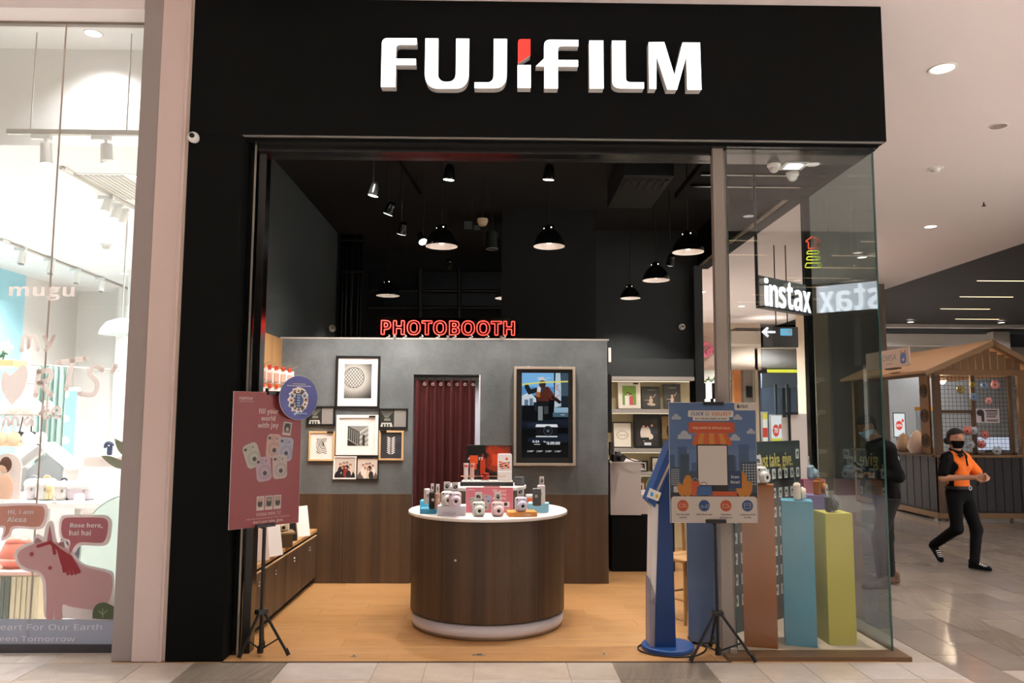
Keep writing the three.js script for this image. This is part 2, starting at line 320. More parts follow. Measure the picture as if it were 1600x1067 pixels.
{
  const say = ['nearest', 'second', 'third', 'farthest'];
  [[1527, 1640, 438], [1500, 1585, 463], [1470, 1549, 482], [1493, 1563, 498]].forEach(([a, b, y], i) => { const p = onY(a, y, 5), q = onY(b, y, 5); slotLight(p.x, q.x, p.z, 5.0, `${say[i]} of the warm light strips set in the dark slatted ceiling`, 'light strips in the slatted ceiling', LIGHT.slot); });
  for (let i = 0; i < 7; i++) for (const x of [-5.4 + (i % 2) * 0.7, -1.0 + (i % 3) * 0.5, 3.2 + (i % 2) * 0.6, 6.6]) slotLight(x, x + 1.5, 7.9 + i * 1.25, 5.0, 'warm light strip in the slatted ceiling across the mall', 'light strips across the mall', i % 3 === 1 ? LIGHT.slot * 1.5 : 0);
}
// pendants of the shop
const shadeIn = M(0xe6dfda, 0.35, { metalness: 0.3 });
function pendant(px, py, w, z, label) {
  const p = onZ(px, py, z), r = w * 0.5 * (EYE.z - z) / FOCAL * 1.03, t = thing('pendant_lamp', label, 'pendant lamp', p, 0, 'black dome pendants of the shop');
  const k = r / 0.165, prof = [[0.165, 0], [0.162, 0.03], [0.145, 0.075], [0.115, 0.125], [0.08, 0.16], [0.052, 0.178], [0.05, 0.215], [0.03, 0.222], [0, 0.224]];
  part('shade', lathe(prof.map(([a, b]) => [a * k, b * k])), mt.blackGloss, t);
  part('shade_lining', lathe(prof.slice(0, 6).map(([a, b]) => [(a - 0.003) * k, (b - 0.001) * k]).concat([[0, 0.16 * k]])), shadeIn, t);
  part('bulb', new THREE.SphereGeometry(0.042 * k, 16, 12).scale(1, 1.25, 1).translate(0, 0.075 * k, 0), glow(0xfff3e4, 5), t);
  for (let i = 0; i < 3; i++) { const a = i * 2.1 + 1.2; part('vent_glow', new THREE.SphereGeometry(0.007 * k, 8, 6).translate(Math.cos(a) * 0.05 * k, 0.192 * k, Math.sin(a) * 0.05 * k), glow(0xfff3e4, 4), t); }  // glowing dots stand in for bulb light showing through the vents
  part('cord', bar([0, 0.22 * k, 0], [0, 4.46 - p.y, 0], 0.006), mt.rubber, t);
  spot(p.x, p.y + 0.07 * k, p.z, p.x, 0, p.z, LIGHT.pendant, 1.05, STORE, 2.5, 0.5);
}
pendant(690, 385, 50, -2.0, 'black dome pendant lamp above the red lettering, nearest the track spots');
pendant(858, 385, 49, -2.0, 'black dome pendant lamp hanging alone before the black partition');
pendant(606, 462, 36, -4.8, 'black dome pendant lamp low over the left end of the red lettering');
pendant(1075, 394, 49, -2.0, 'black dome pendant lamp closest to the grey door post');
pendant(1025, 438, 42, -3.0, 'black dome pendant lamp below and behind the one by the door post');
pendant(985, 466, 31, -4.5, 'small far black dome pendant lamp above the photo shelves');
pendant(790, 466, 33, -5.2, 'black dome pendant lamp half hidden by the edge of the black partition');
// track spots
function trackSpot(px, py, z, aim, label, k = 1) {
  const p = onZ(px, py, z), t = thing('track_spotlight', label, 'spotlight', p, 0, 'black track spots of the shop');
  const d = new THREE.Vector3(...aim).sub(p).normalize(), q = new THREE.Quaternion().setFromUnitVectors(new THREE.Vector3(0, -1, 0), d);
  const can = part('can', lathe([[0.046, 0], [0.05, 0.004], [0.05, 0.03], [0.042, 0.1], [0.03, 0.13], [0, 0.132]]), mt.blackGloss, t); can.quaternion.copy(q);
  const lens = part('lens', new THREE.CylinderGeometry(0.045, 0.045, 0.004, 20).translate(0, 0.001, 0), mt.lampHot, t); lens.quaternion.copy(q);
  part('stem', bar([0, 0.06, 0], [0, 4.46 - p.y, 0], 0.008), mt.rubber, t);
  spot(p.x + d.x * 0.02, p.y + d.y * 0.02, p.z + d.z * 0.02, ...aim, LIGHT.track * k, LIGHT.spotAngle, STORE, 2, 0.7);
}
trackSpot(583, 306, -1.2, [-1.9, 0.6, -1.4], 'foremost track spot of the slanting row by the side wall', 1.4);
trackSpot(606, 335, -1.7, [-2.2, 1.0, -2.2], 'second track spot of the slanting row by the side wall', 1.4);
trackSpot(627, 366, -2.2, [-1.4, 2.3, -2.66], 'third track spot of the slanting row, tilted to the picture frames', 1.0);
trackSpot(661, 378, -2.5, [0.3, 0.9, -0.9], 'brightest track spot, beside the shade of the pendant');
trackSpot(701, 281, -0.65, [-0.8, 0.0, -1.1], 'high track spot above the pendant over the lettering', 1.0);
{ const p = onZ(560, 235, -0.75); trackSpot(560, 235, -0.75, [-1.5, 2.3, -2.65], 'unseen track spot behind the shop header, placed to wash the grey wall of frames', 2.6); void p; }  // out of view above the header, placed to wash the wall of frames
trackSpot(857, 281, -0.65, [0.2, 0.9, -1.1], 'high track spot above the lone pendant', 1.6);
trackSpot(702, 417, -4.2, [-0.8, 2.0, -6.8], 'far track spot shining on the framed black panels', 0.3);
trackSpot(1047, 413, -3.2, [1.9, 1.6, -4.9], 'track spot between two pendants near the shelf wall', 0.8);
trackSpot(773, 386, -4.6, [-1.0, 1.0, -6.5], 'tiny far track spot under the hanging cylinder', 0.15);
{
  const t = thing('lighting_track', 'black slanting lighting track under the dark shop ceiling', 'lighting track');
  const a = onZ(590, 258, -0.9), b = onZ(655, 368, -2.9);
  part('rail', bar([a.x, 4.32, a.z], [b.x, 4.32, b.z], 0.02), mt.blackGloss, t);
  for (const k of [0.1, 0.9]) part('hanger', bar([a.x + (b.x - a.x) * k, 4.33, a.z + (b.z - a.z) * k], [a.x + (b.x - a.x) * k, 4.46, a.z + (b.z - a.z) * k], 0.006), mt.rubber, t);
}
{ // square vitrine light and dome cameras
  const p = onY(1240, 258, 3.88), t = thing('vitrine_downlight', 'square recessed light in the black ceiling of the vitrine', 'ceiling light', [p.x, 3.88, p.z]);
  part('frame', extrude(roundRect(0.2, 0.2, 0.004), 0.012, 0, [[[-0.07, -0.07], [0.07, -0.07], [0.07, 0.07], [-0.07, 0.07]]]).rotateX(Math.PI / 2), mt.white, t);
  part('lamp_lens', cyl(0.068, 0.068, 0.006).translate(0, -0.003, 0), mt.lampHot, t);
  spot(p.x, 3.85, p.z, p.x - 0.35, 0, p.z + 0.2, 22, 0.5, STORE, 4, 0.7);
  const dome = (name, q, label) => { const c = thing(name, label, 'security camera', q, 0, 'dome cameras in the vitrine'); part('base', lathe([[0.055, 0], [0.055, -0.02], [0.045, -0.035], [0, -0.035]]), mt.white, c); part('dome', new THREE.SphereGeometry(0.043, 20, 10, 0, 6.283, Math.PI / 2, Math.PI / 2).translate(0, -0.034, 0), M(0xd8d6d2, 0.2), c); };
  dome('dome_camera', onY(1209, 256, 3.88), 'white dome camera behind the square vitrine light');
  dome('dome_camera', onY(1238, 270, 3.88), 'white dome camera in front of the square vitrine light');
  const q = onZ(305, 217, 0.06), c = thing('security_camera', 'white ball camera on the corner of the black pier and pink column', 'security camera', q);
  part('ball', new THREE.SphereGeometry(0.042, 24, 16).translate(0, 0, 0.035), mt.white, c);
  part('lens', cyl(0.018, 0.018, 0.02).rotateX(Math.PI / 2).translate(0.004, 0, 0.074), mt.plasticBlack, c);
  part('mount', cyl(0.034, 0.034, 0.02).rotateX(Math.PI / 2), mt.white, c);
}
{ // things in the pale ceiling
  let p = onY(1560, 197, 5.0), t = thing('ceiling_speaker', 'round grey speaker grille in the pale ceiling', 'speaker', p);
  part('rim', lathe([[0.085, 0], [0.085, -0.008], [0.1, -0.01], [0.102, 0]]), mt.white, t); part('grille', cyl(0.085, 0.085, 0.008).translate(0, -0.003, 0), M(0x9a8c82, 0.7), t);
  p = onY(1462, 263, 5.0); t = thing('emergency_light', 'white emergency spot with stepped cap in the pale ceiling', 'ceiling light', p);
  part('rim', lathe([[0.0, -0.006], [0.095, -0.01], [0.1, 0]]), mt.white, t); part('cap', lathe([[0.07, -0.006], [0.05, -0.04], [0.04, -0.042], [0.045, -0.055], [0, -0.057]]), mt.white, t);
  p = onY(1537, 316, 5.0); t = thing('sprinkler_head', 'small dark sprinkler head in the pale ceiling', 'sprinkler', p);
  part('pipe', cyl(0.008, 0.01, 0.05).translate(0, -0.025, 0), mt.rubber, t); part('deflector', cyl(0.03, 0.03, 0.006).translate(0, -0.055, 0), mt.rubber, t);
}
{ // added bright white room beyond the frame, put in to light the aisle ceiling
  const s = struct('wall_added_room'), w = mt.whiteMatte;
  part('room_floor', span(10.6, 15, -0.004, 0.004, -2.6, 5.6), M(0xd8d2cc, 0.5), s); part('room_ceiling', span(10.6, 15, 4.2, 4.3, -2.6, 5.6), w, s); part('shop_back', span(14.9, 15, 0, 4.2, -2.6, 5.6), w, s);
  part('room_side', span(10.6, 15, 0, 4.2, -2.7, -2.6), w, s); part('room_side', span(10.6, 15, 0, 4.2, 5.6, 5.7), w, s); part('room_fascia', span(10.5, 10.6, 3.9, 5.0, -2.7, 5.7), mt.greyLight, s);
  for (let i = 0; i < 5; i++) for (const x of [11.8, 13.6]) downlight(x, -2.0 + i * 1.75, 4.2, 0.1, LIGHT.across, 'added recessed light out of view, lighting the aisle ceiling', 'added lamps out of view beside the aisle', NEUTRAL, 1.3);  // added lamps, out of view, that brighten the aisle ceiling
}
// ---------------------------------------------------------------- lettering of the shop
{
  const t = thing('shop_sign', 'illuminated white raised letters with one red piece across the black header', 'sign');
  const P = (u, v) => [-0.911 + (u - 100) * 0.00175, 4.646 - (v - (u - 100) * 0.0055 - 80) * 0.00182];
  const face = glow(0xffffff, 2.2), red = glow(0xe8362e, 1.0), side = M(0xcfccc8, 0.5);
  const q = (s, cx, cy, x, y) => s.quadraticCurveTo(...P(cx, cy), ...P(x, y)), l = (s, x, y) => s.lineTo(...P(x, y)), m = (x, y) => { const s = new THREE.Shape(); s.moveTo(...P(x, y)); return s; };
  const all = [];
  let s = m(100, 293); l(s, 100, 108); q(s, 100, 80, 126, 80); l(s, 252, 80); l(s, 252, 108); l(s, 182, 108); q(s, 163, 108, 163, 124); l(s, 163, 170); l(s, 250, 170); l(s, 250, 197); l(s, 163, 197); l(s, 163, 293); all.push([s]);
  s = m(290, 80); l(s, 347, 80); l(s, 347, 232); q(s, 347, 270, 386, 270); q(s, 425, 270, 425, 232); l(s, 425, 80); l(s, 482, 80); l(s, 482, 232); q(s, 482, 299, 420, 299); l(s, 352, 299); q(s, 290, 299, 290, 232); all.push([s]);
  s = m(590, 80); l(s, 648, 80); l(s, 648, 235); q(s, 648, 296, 590, 296); l(s, 507, 296); l(s, 507, 271); l(s, 560, 271); q(s, 590, 271, 590, 240); all.push([s]);
  s = m(695, 194); l(s, 753, 194); l(s, 753, 293); l(s, 695, 293); all.push([s]);
  s = m(697, 187); l(s, 697, 92); q(s, 697, 80, 712, 80); l(s, 751, 80); l(s, 751, 150); all.push([s, red]);
  s = m(812, 295); l(s, 812, 199); l(s, 775, 199); l(s, 811, 165); l(s, 811, 110); q(s, 811, 82, 838, 82); l(s, 962, 82); l(s, 962, 109); l(s, 890, 109); q(s, 872, 109, 872, 126); l(s, 872, 171); l(s, 960, 171); l(s, 960, 199); l(s, 872, 199); l(s, 872, 295); all.push([s]);
  s = m(1010, 84); l(s, 1072, 84); l(s, 1072, 294); l(s, 1010, 294); all.push([s]);
  s = m(1110, 84); l(s, 1170, 84); l(s, 1170, 250); q(s, 1170, 266, 1190, 266); l(s, 1249, 266); l(s, 1249, 293); l(s, 1150, 293); q(s, 1110, 293, 1110, 262); all.push([s]);
  s = m(1272, 90); l(s, 1341, 89); l(s, 1384, 236); l(s, 1422, 90); l(s, 1499, 90); l(s, 1502, 297); l(s, 1440, 297); l(s, 1438, 150); l(s, 1394, 297); l(s, 1352, 297); l(s, 1306, 150); l(s, 1303, 294); l(s, 1272, 294); all.push([s]);
  for (const [shape, col] of all) {
    const body = part('letter_body', extrude(shape, 0.078), side, t, [0, 0, 0.06]);
    part('letter_face', extrude(shape, 0.004), col || face, body, [0, 0, 0.078]);
  }
  const r = new THREE.RectAreaLight(0xf4f6ff, LIGHT.sign, 2.45, 0.38); r.position.set(0.31, 4.46, 0.16); r.lookAt(0.31, 4.46, 5); scene.add(r);
}
{
  const a = onZ(596, 500.5, -2.63), b = onZ(804, 524, -2.63), w = b.x - a.x, h = a.y - b.y;
  const t = thing('neon_sign', 'red outline neon letters on a clear rounded plate on top of the grey wall', 'neon sign', [(a.x + b.x) / 2, 2.62, -2.63]);
  const cy = (a.y + b.y) / 2 - 2.62, red = glow(0xff4038, 1.7);
  part('clear_plate', moved(extrude(roundRect(w + 0.09, 0.235, 0.11), 0.008), 0, cy - 0.005, -0.03), mt.acrylic, t);
  const shapes = font.generateShapes('PHOTOBOOTH', 1), bb = new THREE.Box2();
  for (const s of shapes) for (const p of s.getPoints(6)) bb.expandByPoint(p);
  const sx = w / (bb.max.x - bb.min.x), sy = h / (bb.max.y - bb.min.y);
  for (const s of shapes) {
    const loops = [s.getPoints(8), ...s.holes.map((o) => o.getPoints(8))], g = [];
    for (const loop of loops) {
      const pts = loop.map((p) => new THREE.Vector3((p.x - (bb.min.x + bb.max.x) / 2) * sx, (p.y - (bb.min.y + bb.max.y) / 2) * sy + cy, 0));
      if (pts[0].distanceTo(pts[pts.length - 1]) < 1e-5) pts.pop();
      const path = new THREE.CurvePath(); for (let i = 0; i < pts.length; i++) path.add(new THREE.LineCurve3(pts[i], pts[(i + 1) % pts.length]));
      g.push(new THREE.TubeGeometry(path, 90, 0.0062, 6, true));
    }
    part('neon_letter', join(g), red, t);
  }
  for (let i = 0; i < 8; i++) part('wire', tube([[-w / 2 + 0.08 + i * 0.18, cy - h / 2, 0.004], [-w / 2 + 0.1 + i * 0.18, cy - h / 2 - 0.02, 0.02], [-w / 2 + 0.06 + i * 0.18, 0.004, 0.0]], 0.003, 10), mt.white, t);
  for (const k of [-0.4, 0, 0.4]) part('foot', moved(box(0.03, 0.03, 0.05, 0.003), k * w, 0.012, -0.02), mt.metal, t);
  const r = new THREE.RectAreaLight(0xff3020, LIGHT.neon, w, h); r.position.set((a.x + b.x) / 2, 2.62 + cy, -2.6); r.lookAt((a.x + b.x) / 2, 2.62 + cy, 5); scene.add(r);
}
// ---------------------------------------------------------------- the booth wall: frames, curtain, screen
const ART = {
  lattice: (g, w, h) => { g.fillStyle = '#1c1c1c'; g.fillRect(0, 0, w, h); const gr = g.createRadialGradient(w * .35, h * .42, 10, w * .35, h * .42, w * .95); gr.addColorStop(0, '#cfcfca'); gr.addColorStop(.45, '#b8b6b0'); gr.addColorStop(1, '#161616'); g.fillStyle = gr; g.fillRect(0, 0, w, h); g.strokeStyle = '#3a3a3a'; g.lineWidth = 1.5; for (let i = 0; i < 60; i++) { const a = i / 60 * 6.283; g.beginPath(); g.moveTo(w * .35 + Math.cos(a) * w * .37, h * .4 + Math.sin(a) * w * .37); g.lineTo(w * .35 + Math.cos(a) * w * 1.4, h * .4 + Math.sin(a) * w * 1.4); g.stroke(); } g.save(); g.beginPath(); g.arc(w * .35, h * .4, w * .37, 0, 7); g.fillStyle = '#bdbbb6'; g.fill(); g.clip(); g.strokeStyle = '#2a2a2a'; g.lineWidth = 3; for (let i = -12; i < 24; i++) { g.beginPath(); g.moveTo(i * w * .11, 0); g.lineTo(i * w * .11 + h * .8, h); g.stroke(); g.beginPath(); g.moveTo(i * w * .11, h); g.lineTo(i * w * .11 + h * .8, 0); g.stroke(); } g.restore(); g.beginPath(); g.arc(w * .35, h * .4, w * .37, 0, 7); g.lineWidth = 4; g.stroke(); },
  facade: (g, w, h) => { g.fillStyle = '#8d8d8a'; g.fillRect(0, 0, w, h); g.fillStyle = '#3a3b3a'; g.beginPath(); g.moveTo(0, 0); g.lineTo(w * .58, h * .3); g.lineTo(w * .58, h); g.lineTo(0, h); g.fill(); g.strokeStyle = '#9b9b98'; g.lineWidth = w * .03; for (let i = 0; i < 6; i++) { g.beginPath(); g.moveTo(w * i * .1, h * (.05 + i * .05)); g.lineTo(w * i * .1, h * (.72 + i * .05)); g.stroke(); } g.fillStyle = '#c4c4c0'; for (let i = 0; i < 4; i++) { g.beginPath(); g.moveTo(w * .58, h * (.3 + i * .25)); g.lineTo(w, h * (.02 + i * .25)); g.lineTo(w, h * (.1 + i * .25)); g.lineTo(w * .58, h * (.4 + i * .25)); g.fill(); } g.fillStyle = '#2b2b2b'; g.fillRect(w * .72, h * .45, w * .12, h * .55); g.fillStyle = '#1c1c1c'; g.beginPath(); g.moveTo(0, h * .7); g.lineTo(w * .6, h); g.lineTo(0, h); g.fill(); g.strokeStyle = '#b9b9b5'; g.beginPath(); g.moveTo(0, h * .66); g.lineTo(w * .55, h); g.stroke(); },
  swirl: (g, w, h) => { g.fillStyle = '#e2e0dc'; g.fillRect(0, 0, w, h); g.strokeStyle = '#151515'; for (let i = 0; i < 7; i++) { g.lineWidth = w * (.05 + .01 * (i % 3)); g.beginPath(); g.ellipse(w * .75, h * .35, w * (.14 + i * .14), h * (.1 + i * .12), .5, .6, 4.9); g.stroke(); } g.fillStyle = '#111'; g.beginPath(); g.moveTo(w * .6, h * .15); g.lineTo(w * .8, h * .5); g.lineTo(w * .55, h * .45); g.fill(); },
  knit: (g, w, h) => { g.fillStyle = '#34363a'; g.fillRect(0, 0, w, h); g.strokeStyle = '#55557a'; g.lineWidth = 2; for (let i = 0; i < 5; i++) { g.beginPath(); g.arc(w * .9, h * .5, w * (.2 + i * .05), 0, 7); g.stroke(); } g.fillStyle = '#dedcd6'; for (let c = 0; c < 2; c++) for (let i = 0; i < 9; i++) { g.save(); g.translate(w * (.38 + c * .22), h * (.2 + i * .075)); g.rotate(c ? -.5 : .5); g.beginPath(); g.ellipse(0, 0, w * .11, h * .025, 0, 0, 7); g.fill(); g.restore(); } },
  people: (g, w, h, bg = '#cfc4bb', dark = '#17171b', tops = ['#1a1a20', '#8c2f24', '#23242c', '#d8c8bb']) => { g.fillStyle = bg; g.fillRect(0, 0, w, h); g.fillStyle = dark; g.beginPath(); g.ellipse(w * .5, h * 1.02, w * .52, h * .5, 0, 0, 7); g.fill(); const P = [[.28, .36], [.45, .3], [.6, .28], [.76, .38], [.38, .5], [.55, .5], [.68, .55]]; P.forEach(([x, y], i) => { g.fillStyle = tops[i % tops.length]; g.beginPath(); g.ellipse(w * x, h * (y + .3), w * .12, h * .22, 0, 0, 7); g.fill(); g.fillStyle = '#1b1310'; g.beginPath(); g.arc(w * x, h * (y - .012), w * .062, 0, 7); g.fill(); g.fillStyle = '#d6a68a'; g.beginPath(); g.ellipse(w * x, h * (y + .012), w * .042, h * .055, 0, 0, 7); g.fill(); }); g.fillStyle = '#e9e4df'; g.fillRect(w * .3, h * .72, w * .05, h * .08); },
  interior: (g, w, h) => { g.fillStyle = '#20241f'; g.fillRect(0, 0, w, h); g.strokeStyle = '#9fa39a'; g.lineWidth = 4; for (let i = 0; i < 8; i++) { g.beginPath(); g.moveTo(w * i * .16, 0); g.lineTo(w * .5 + (i - 4) * 6, h * .45); g.stroke(); } g.fillStyle = '#7b8078'; g.fillRect(w * .3, h * .5, w * .5, h * .14); g.fillStyle = '#c3c4bd'; g.beginPath(); g.moveTo(w * .1, h * .75); g.lineTo(w * .9, h * .75); g.lineTo(w, h); g.lineTo(0, h); g.fill(); g.fillStyle = '#272b26'; for (let i = 0; i < 3; i++) g.fillRect(w * (.2 + i * .22), h * .82, w * .12, h * .18); },
  grid: (g, w, h) => { g.fillStyle = '#8f8d8a'; g.fillRect(0, 0, w, h); g.strokeStyle = '#6f6d6c'; g.lineWidth = 2; for (let i = 1; i < 6; i++) { g.beginPath(); g.moveTo(w * i / 6, 0); g.lineTo(w * i / 6, h); g.stroke(); } for (let i = 1; i < 9; i++) { g.beginPath(); g.moveTo(0, h * i / 9); g.lineTo(w, h * i / 9); g.stroke(); } },
  couple: (g, w, h) => { g.fillStyle = '#6f9a3a'; g.fillRect(0, 0, w, h); for (let i = 0; i < 160; i++) { g.strokeStyle = ['#8ab84a', '#4f7a2a', '#b3d06a', '#3b5a22'][i % 4]; g.lineWidth = 2; const x = (i * 53 % 160) / 160 * w; g.beginPath(); g.moveTo(x, 0); g.lineTo(x + (i % 5 - 2) * 6, h * (.2 + (i * 31 % 50) / 100)); g.stroke(); } g.fillStyle = '#efece8'; g.fillRect(w * .18, h * .52, w * .36, h * .48); g.fillStyle = '#c2524f'; g.fillRect(w * .5, h * .56, w * .28, h * .44); for (const [x, y] of [[.4, .42], [.58, .47]]) { g.fillStyle = '#1c1512'; g.beginPath(); g.arc(w * x, h * y, w * .11, 0, 7); g.fill(); g.fillStyle = '#d9a888'; g.beginPath(); g.ellipse(w * x, h * (y + .03), w * .075, h * .06, 0, 0, 7); g.fill(); } },
  dancer: (g, w, h) => { g.fillStyle = '#3d3d36'; g.fillRect(0, 0, w, h); g.fillStyle = '#d7b79c'; g.beginPath(); g.ellipse(w * .5, h * .66, w * .12, h * .13, .2, 0, 7); g.fill(); g.beginPath(); g.arc(w * .5, h * .48, w * .07, 0, 7); g.fill(); g.fillRect(w * .12, h * .62, w * .34, h * .025); g.save(); g.translate(w * .62, h * .5); g.rotate(-.9); g.fillRect(0, 0, w * .3, h * .03); g.restore(); g.fillStyle = '#cbb9a6'; g.beginPath(); g.ellipse(w * .52, h * .84, w * .26, h * .07, .1, 0, 7); g.fill(); g.fillStyle = '#8d8a80'; g.fillRect(w * .3, h * .1, w * .45, h * .03); },
  family: (g, w, h) => { g.fillStyle = '#29241f'; g.fillRect(0, 0, w, h); g.fillStyle = '#3c342c'; g.fillRect(w * .75, h * .1, w * .25, h * .5); const f = (x, y, r, c, bw, bh) => { g.fillStyle = c; g.beginPath(); g.ellipse(w * x, h * (y + bh), w * bw, h * bh, 0, 0, 7); g.fill(); g.fillStyle = '#140f0d'; g.beginPath(); g.arc(w * x, h * y, w * (r + .015), 0, 7); g.fill(); g.fillStyle = '#d9ab8c'; g.beginPath(); g.ellipse(w * x, h * (y + .015), w * r, h * (r * .85), 0, 0, 7); g.fill(); }; f(.36, .34, .06, '#d8cfc6', .15, .24); f(.72, .3, .055, '#203447', .1, .24); f(.53, .36, .055, '#e3cdbb', .13, .2); g.fillStyle = '#e2d2c2'; g.beginPath(); g.ellipse(w * .6, h * .66, w * .17, h * .1, .3, 0, 7); g.fill(); g.fillStyle = '#17171a'; g.fillRect(w * .18, h * .7, w * .4, h * .1); g.fillStyle = '#d7e2e8'; g.fillRect(w * .37, h * .86, w * .3, h * .09); },
  portrait: (g, w, h) => { g.fillStyle = '#ddd8d0'; g.fillRect(0, 0, w, h); g.fillStyle = '#191513'; g.fillRect(w * .2, h * .2, w * .6, h * .6); g.fillStyle = '#c99f85'; g.beginPath(); g.ellipse(w * .5, h * .45, w * .1, h * .13, 0, 0, 7); g.fill(); g.fillStyle = '#d9d0c8'; g.beginPath(); g.ellipse(w * .5, h * .76, w * .22, h * .14, 0, 0, 7); g.fill(); },
  wreath: (g, w, h) => { g.fillStyle = '#f1e9d8'; g.fillRect(0, 0, w, h); g.strokeStyle = '#b7ab90'; g.lineWidth = 3; for (let i = 0; i < 26; i++) { const a = i / 26 * 6.283; g.beginPath(); g.ellipse(w * .5 + Math.cos(a) * w * .3, h * .5 + Math.sin(a) * w * .22, 8, 4, a, 0, 7); g.stroke(); } g.fillStyle = '#7d745f'; g.font = `italic ${w * .13}px serif`; g.textAlign = 'center'; g.fillText('Family', w * .5, h * .54); },
  groom: (g, w, h) => { g.fillStyle = '#7a6238'; g.fillRect(0, 0, w, h); g.fillStyle = '#4c3c22'; g.fillRect(0, h * .75, w, h * .25); g.fillStyle = '#141316'; g.beginPath(); g.ellipse(w * .5, h * .5, w * .2, h * .22, 0, 0, 7); g.fill(); g.fillRect(w * .38, h * .5, w * .24, h * .4); g.fillStyle = '#d0a183'; g.beginPath(); g.arc(w * .52, h * .25, w * .08, 0, 7); g.fill(); },
  mono: (g, w, h, k = 0) => { g.fillStyle = '#cfcfcd'; g.fillRect(0, 0, w, h); g.fillStyle = '#1a1a1a'; g.beginPath(); g.ellipse(w * (.45 + .1 * (k % 2)), h * .5, w * .3, h * .3, k, 0, 7); g.fill(); g.fillStyle = '#8e8e8c'; g.beginPath(); g.ellipse(w * .5, h * (.42 + .08 * (k % 3)), w * .14, h * .15, 0, 0, 7); g.fill(); g.fillStyle = '#e9e9e7'; g.fillRect(w * .15, h * .8, w * (.3 + .1 * (k % 3)), h * .12); g.fillStyle = '#3a3a3a'; g.fillRect(0, h * .92, w, h * .08); },
};
const artMaterials = new Map();
function art(kind, w = 192, h = 256, ...extra) {
  const key = kind + extra.join();
  if (!artMaterials.has(key)) artMaterials.set(key, print(paint(w, h, (g) => ART[kind](g, w, h, ...extra)), 0.5));
  return artMaterials.get(key);
}
const plane = (w, h) => new THREE.PlaneGeometry(w, h);
function framed(label, a, b, z, colour, fw, fd, mat, arts, tagged) {   // a, b: opposite corners on the wall plane
  const w = Math.abs(b.x - a.x), h = Math.abs(a.y - b.y), t = thing('picture_frame', label, 'picture frame', [(a.x + b.x) / 2, (a.y + b.y) / 2, z]);
  part('frame', extrude(roundRect(w, h, 0.002), fd - 0.004, 0.002, [[[-w / 2 + fw, -h / 2 + fw], [w / 2 - fw, -h / 2 + fw], [w / 2 - fw, h / 2 - fw], [-w / 2 + fw, h / 2 - fw]]]), colour, t);
  part('mat_board', moved(box(w - fw * 1.8, h - fw * 1.8, 0.006, 0), 0, 0, fd * 0.45), mat, t);
  for (const [kind, cx, cy, aw, ah, ...ex] of arts) part('photo_print', moved(plane(w * aw, h * ah), w * cx, h * cy, fd * 0.45 + 0.0042), art(kind, 192, Math.round(192 * (h * ah) / (w * aw)), ...ex), t);
  if (tagged) part('price_tag', moved(box(0.07, 0.02, 0.004, 0), w * tagged, h / 2 - fw / 2, fd + 0.003), mt.plasticBlack, t);
  return t;
}
{
  const Z = -2.648, c = (x0, y0, x1, y1) => [onZ(x0, y0, -2.62), onZ(x1, y1, -2.62), Z];
  const paper = M(0xefe9e6, 0.7), dark = M(0x2c2c2e, 0.7), ash = M(0xd4b184, 0.55), white = M(0xf0ecea, 0.45);
  framed('largest black frame, lattice photograph in a wide white mat', ...c(525.5, 556, 592.5, 638), mt.plasticBlack, 0.022, 0.03, paper, [['lattice', 0.0, 0.02, 0.62, 0.66]]);
  framed('double black frame half behind the blue disc, interior photo beside a grey grid', ...c(480, 634.5, 522.5, 665), mt.plasticBlack, 0.016, 0.025, dark, [['interior', -0.23, 0, 0.43, 0.86], ['grid', 0.24, 0, 0.42, 0.86]]);
  framed('square white frame with a grey building facade in a wide mat', ...c(526, 648.5, 589.5, 711), white, 0.028, 0.03, paper, [['facade', 0.02, -0.02, 0.5, 0.5]], 0.36);
  framed('double black frame right under the largest frame, nearest the curtain', ...c(592, 638, 636.5, 669.5), mt.plasticBlack, 0.016, 0.025, dark, [['interior', -0.23, 0, 0.43, 0.86], ['grid', 0.24, 0, 0.42, 0.86]]);
  framed('pale wood frame with a black and white swirl print', ...c(483, 674, 521.5, 720), ash, 0.016, 0.03, paper, [['swirl', 0, 0, 0.4, 0.52]], 0.34);
  framed('pale wood frame with braided white pattern on dark ground', ...c(592.5, 673, 629.5, 719), ash, 0.016, 0.03, dark, [['knit', 0, 0, 0.8, 0.86]], -0.32);
  framed('small white frame with a group photo of people in dark clothes', ...c(521, 713, 556, 748.5), white, 0.01, 0.025, paper, [['people', 0, 0, 0.9, 0.9]]);
  framed('small black frame with a group photo of people in light clothes', ...c(557, 714.5, 591, 749.5), mt.plasticBlack, 0.01, 0.025, paper, [['people', 0, 0, 0.9, 0.9, '#d8c9be', '#6a5a50', ['#e6dcd4', '#dcc6b4', '#2a2422', '#f0e9e4']]]);
}
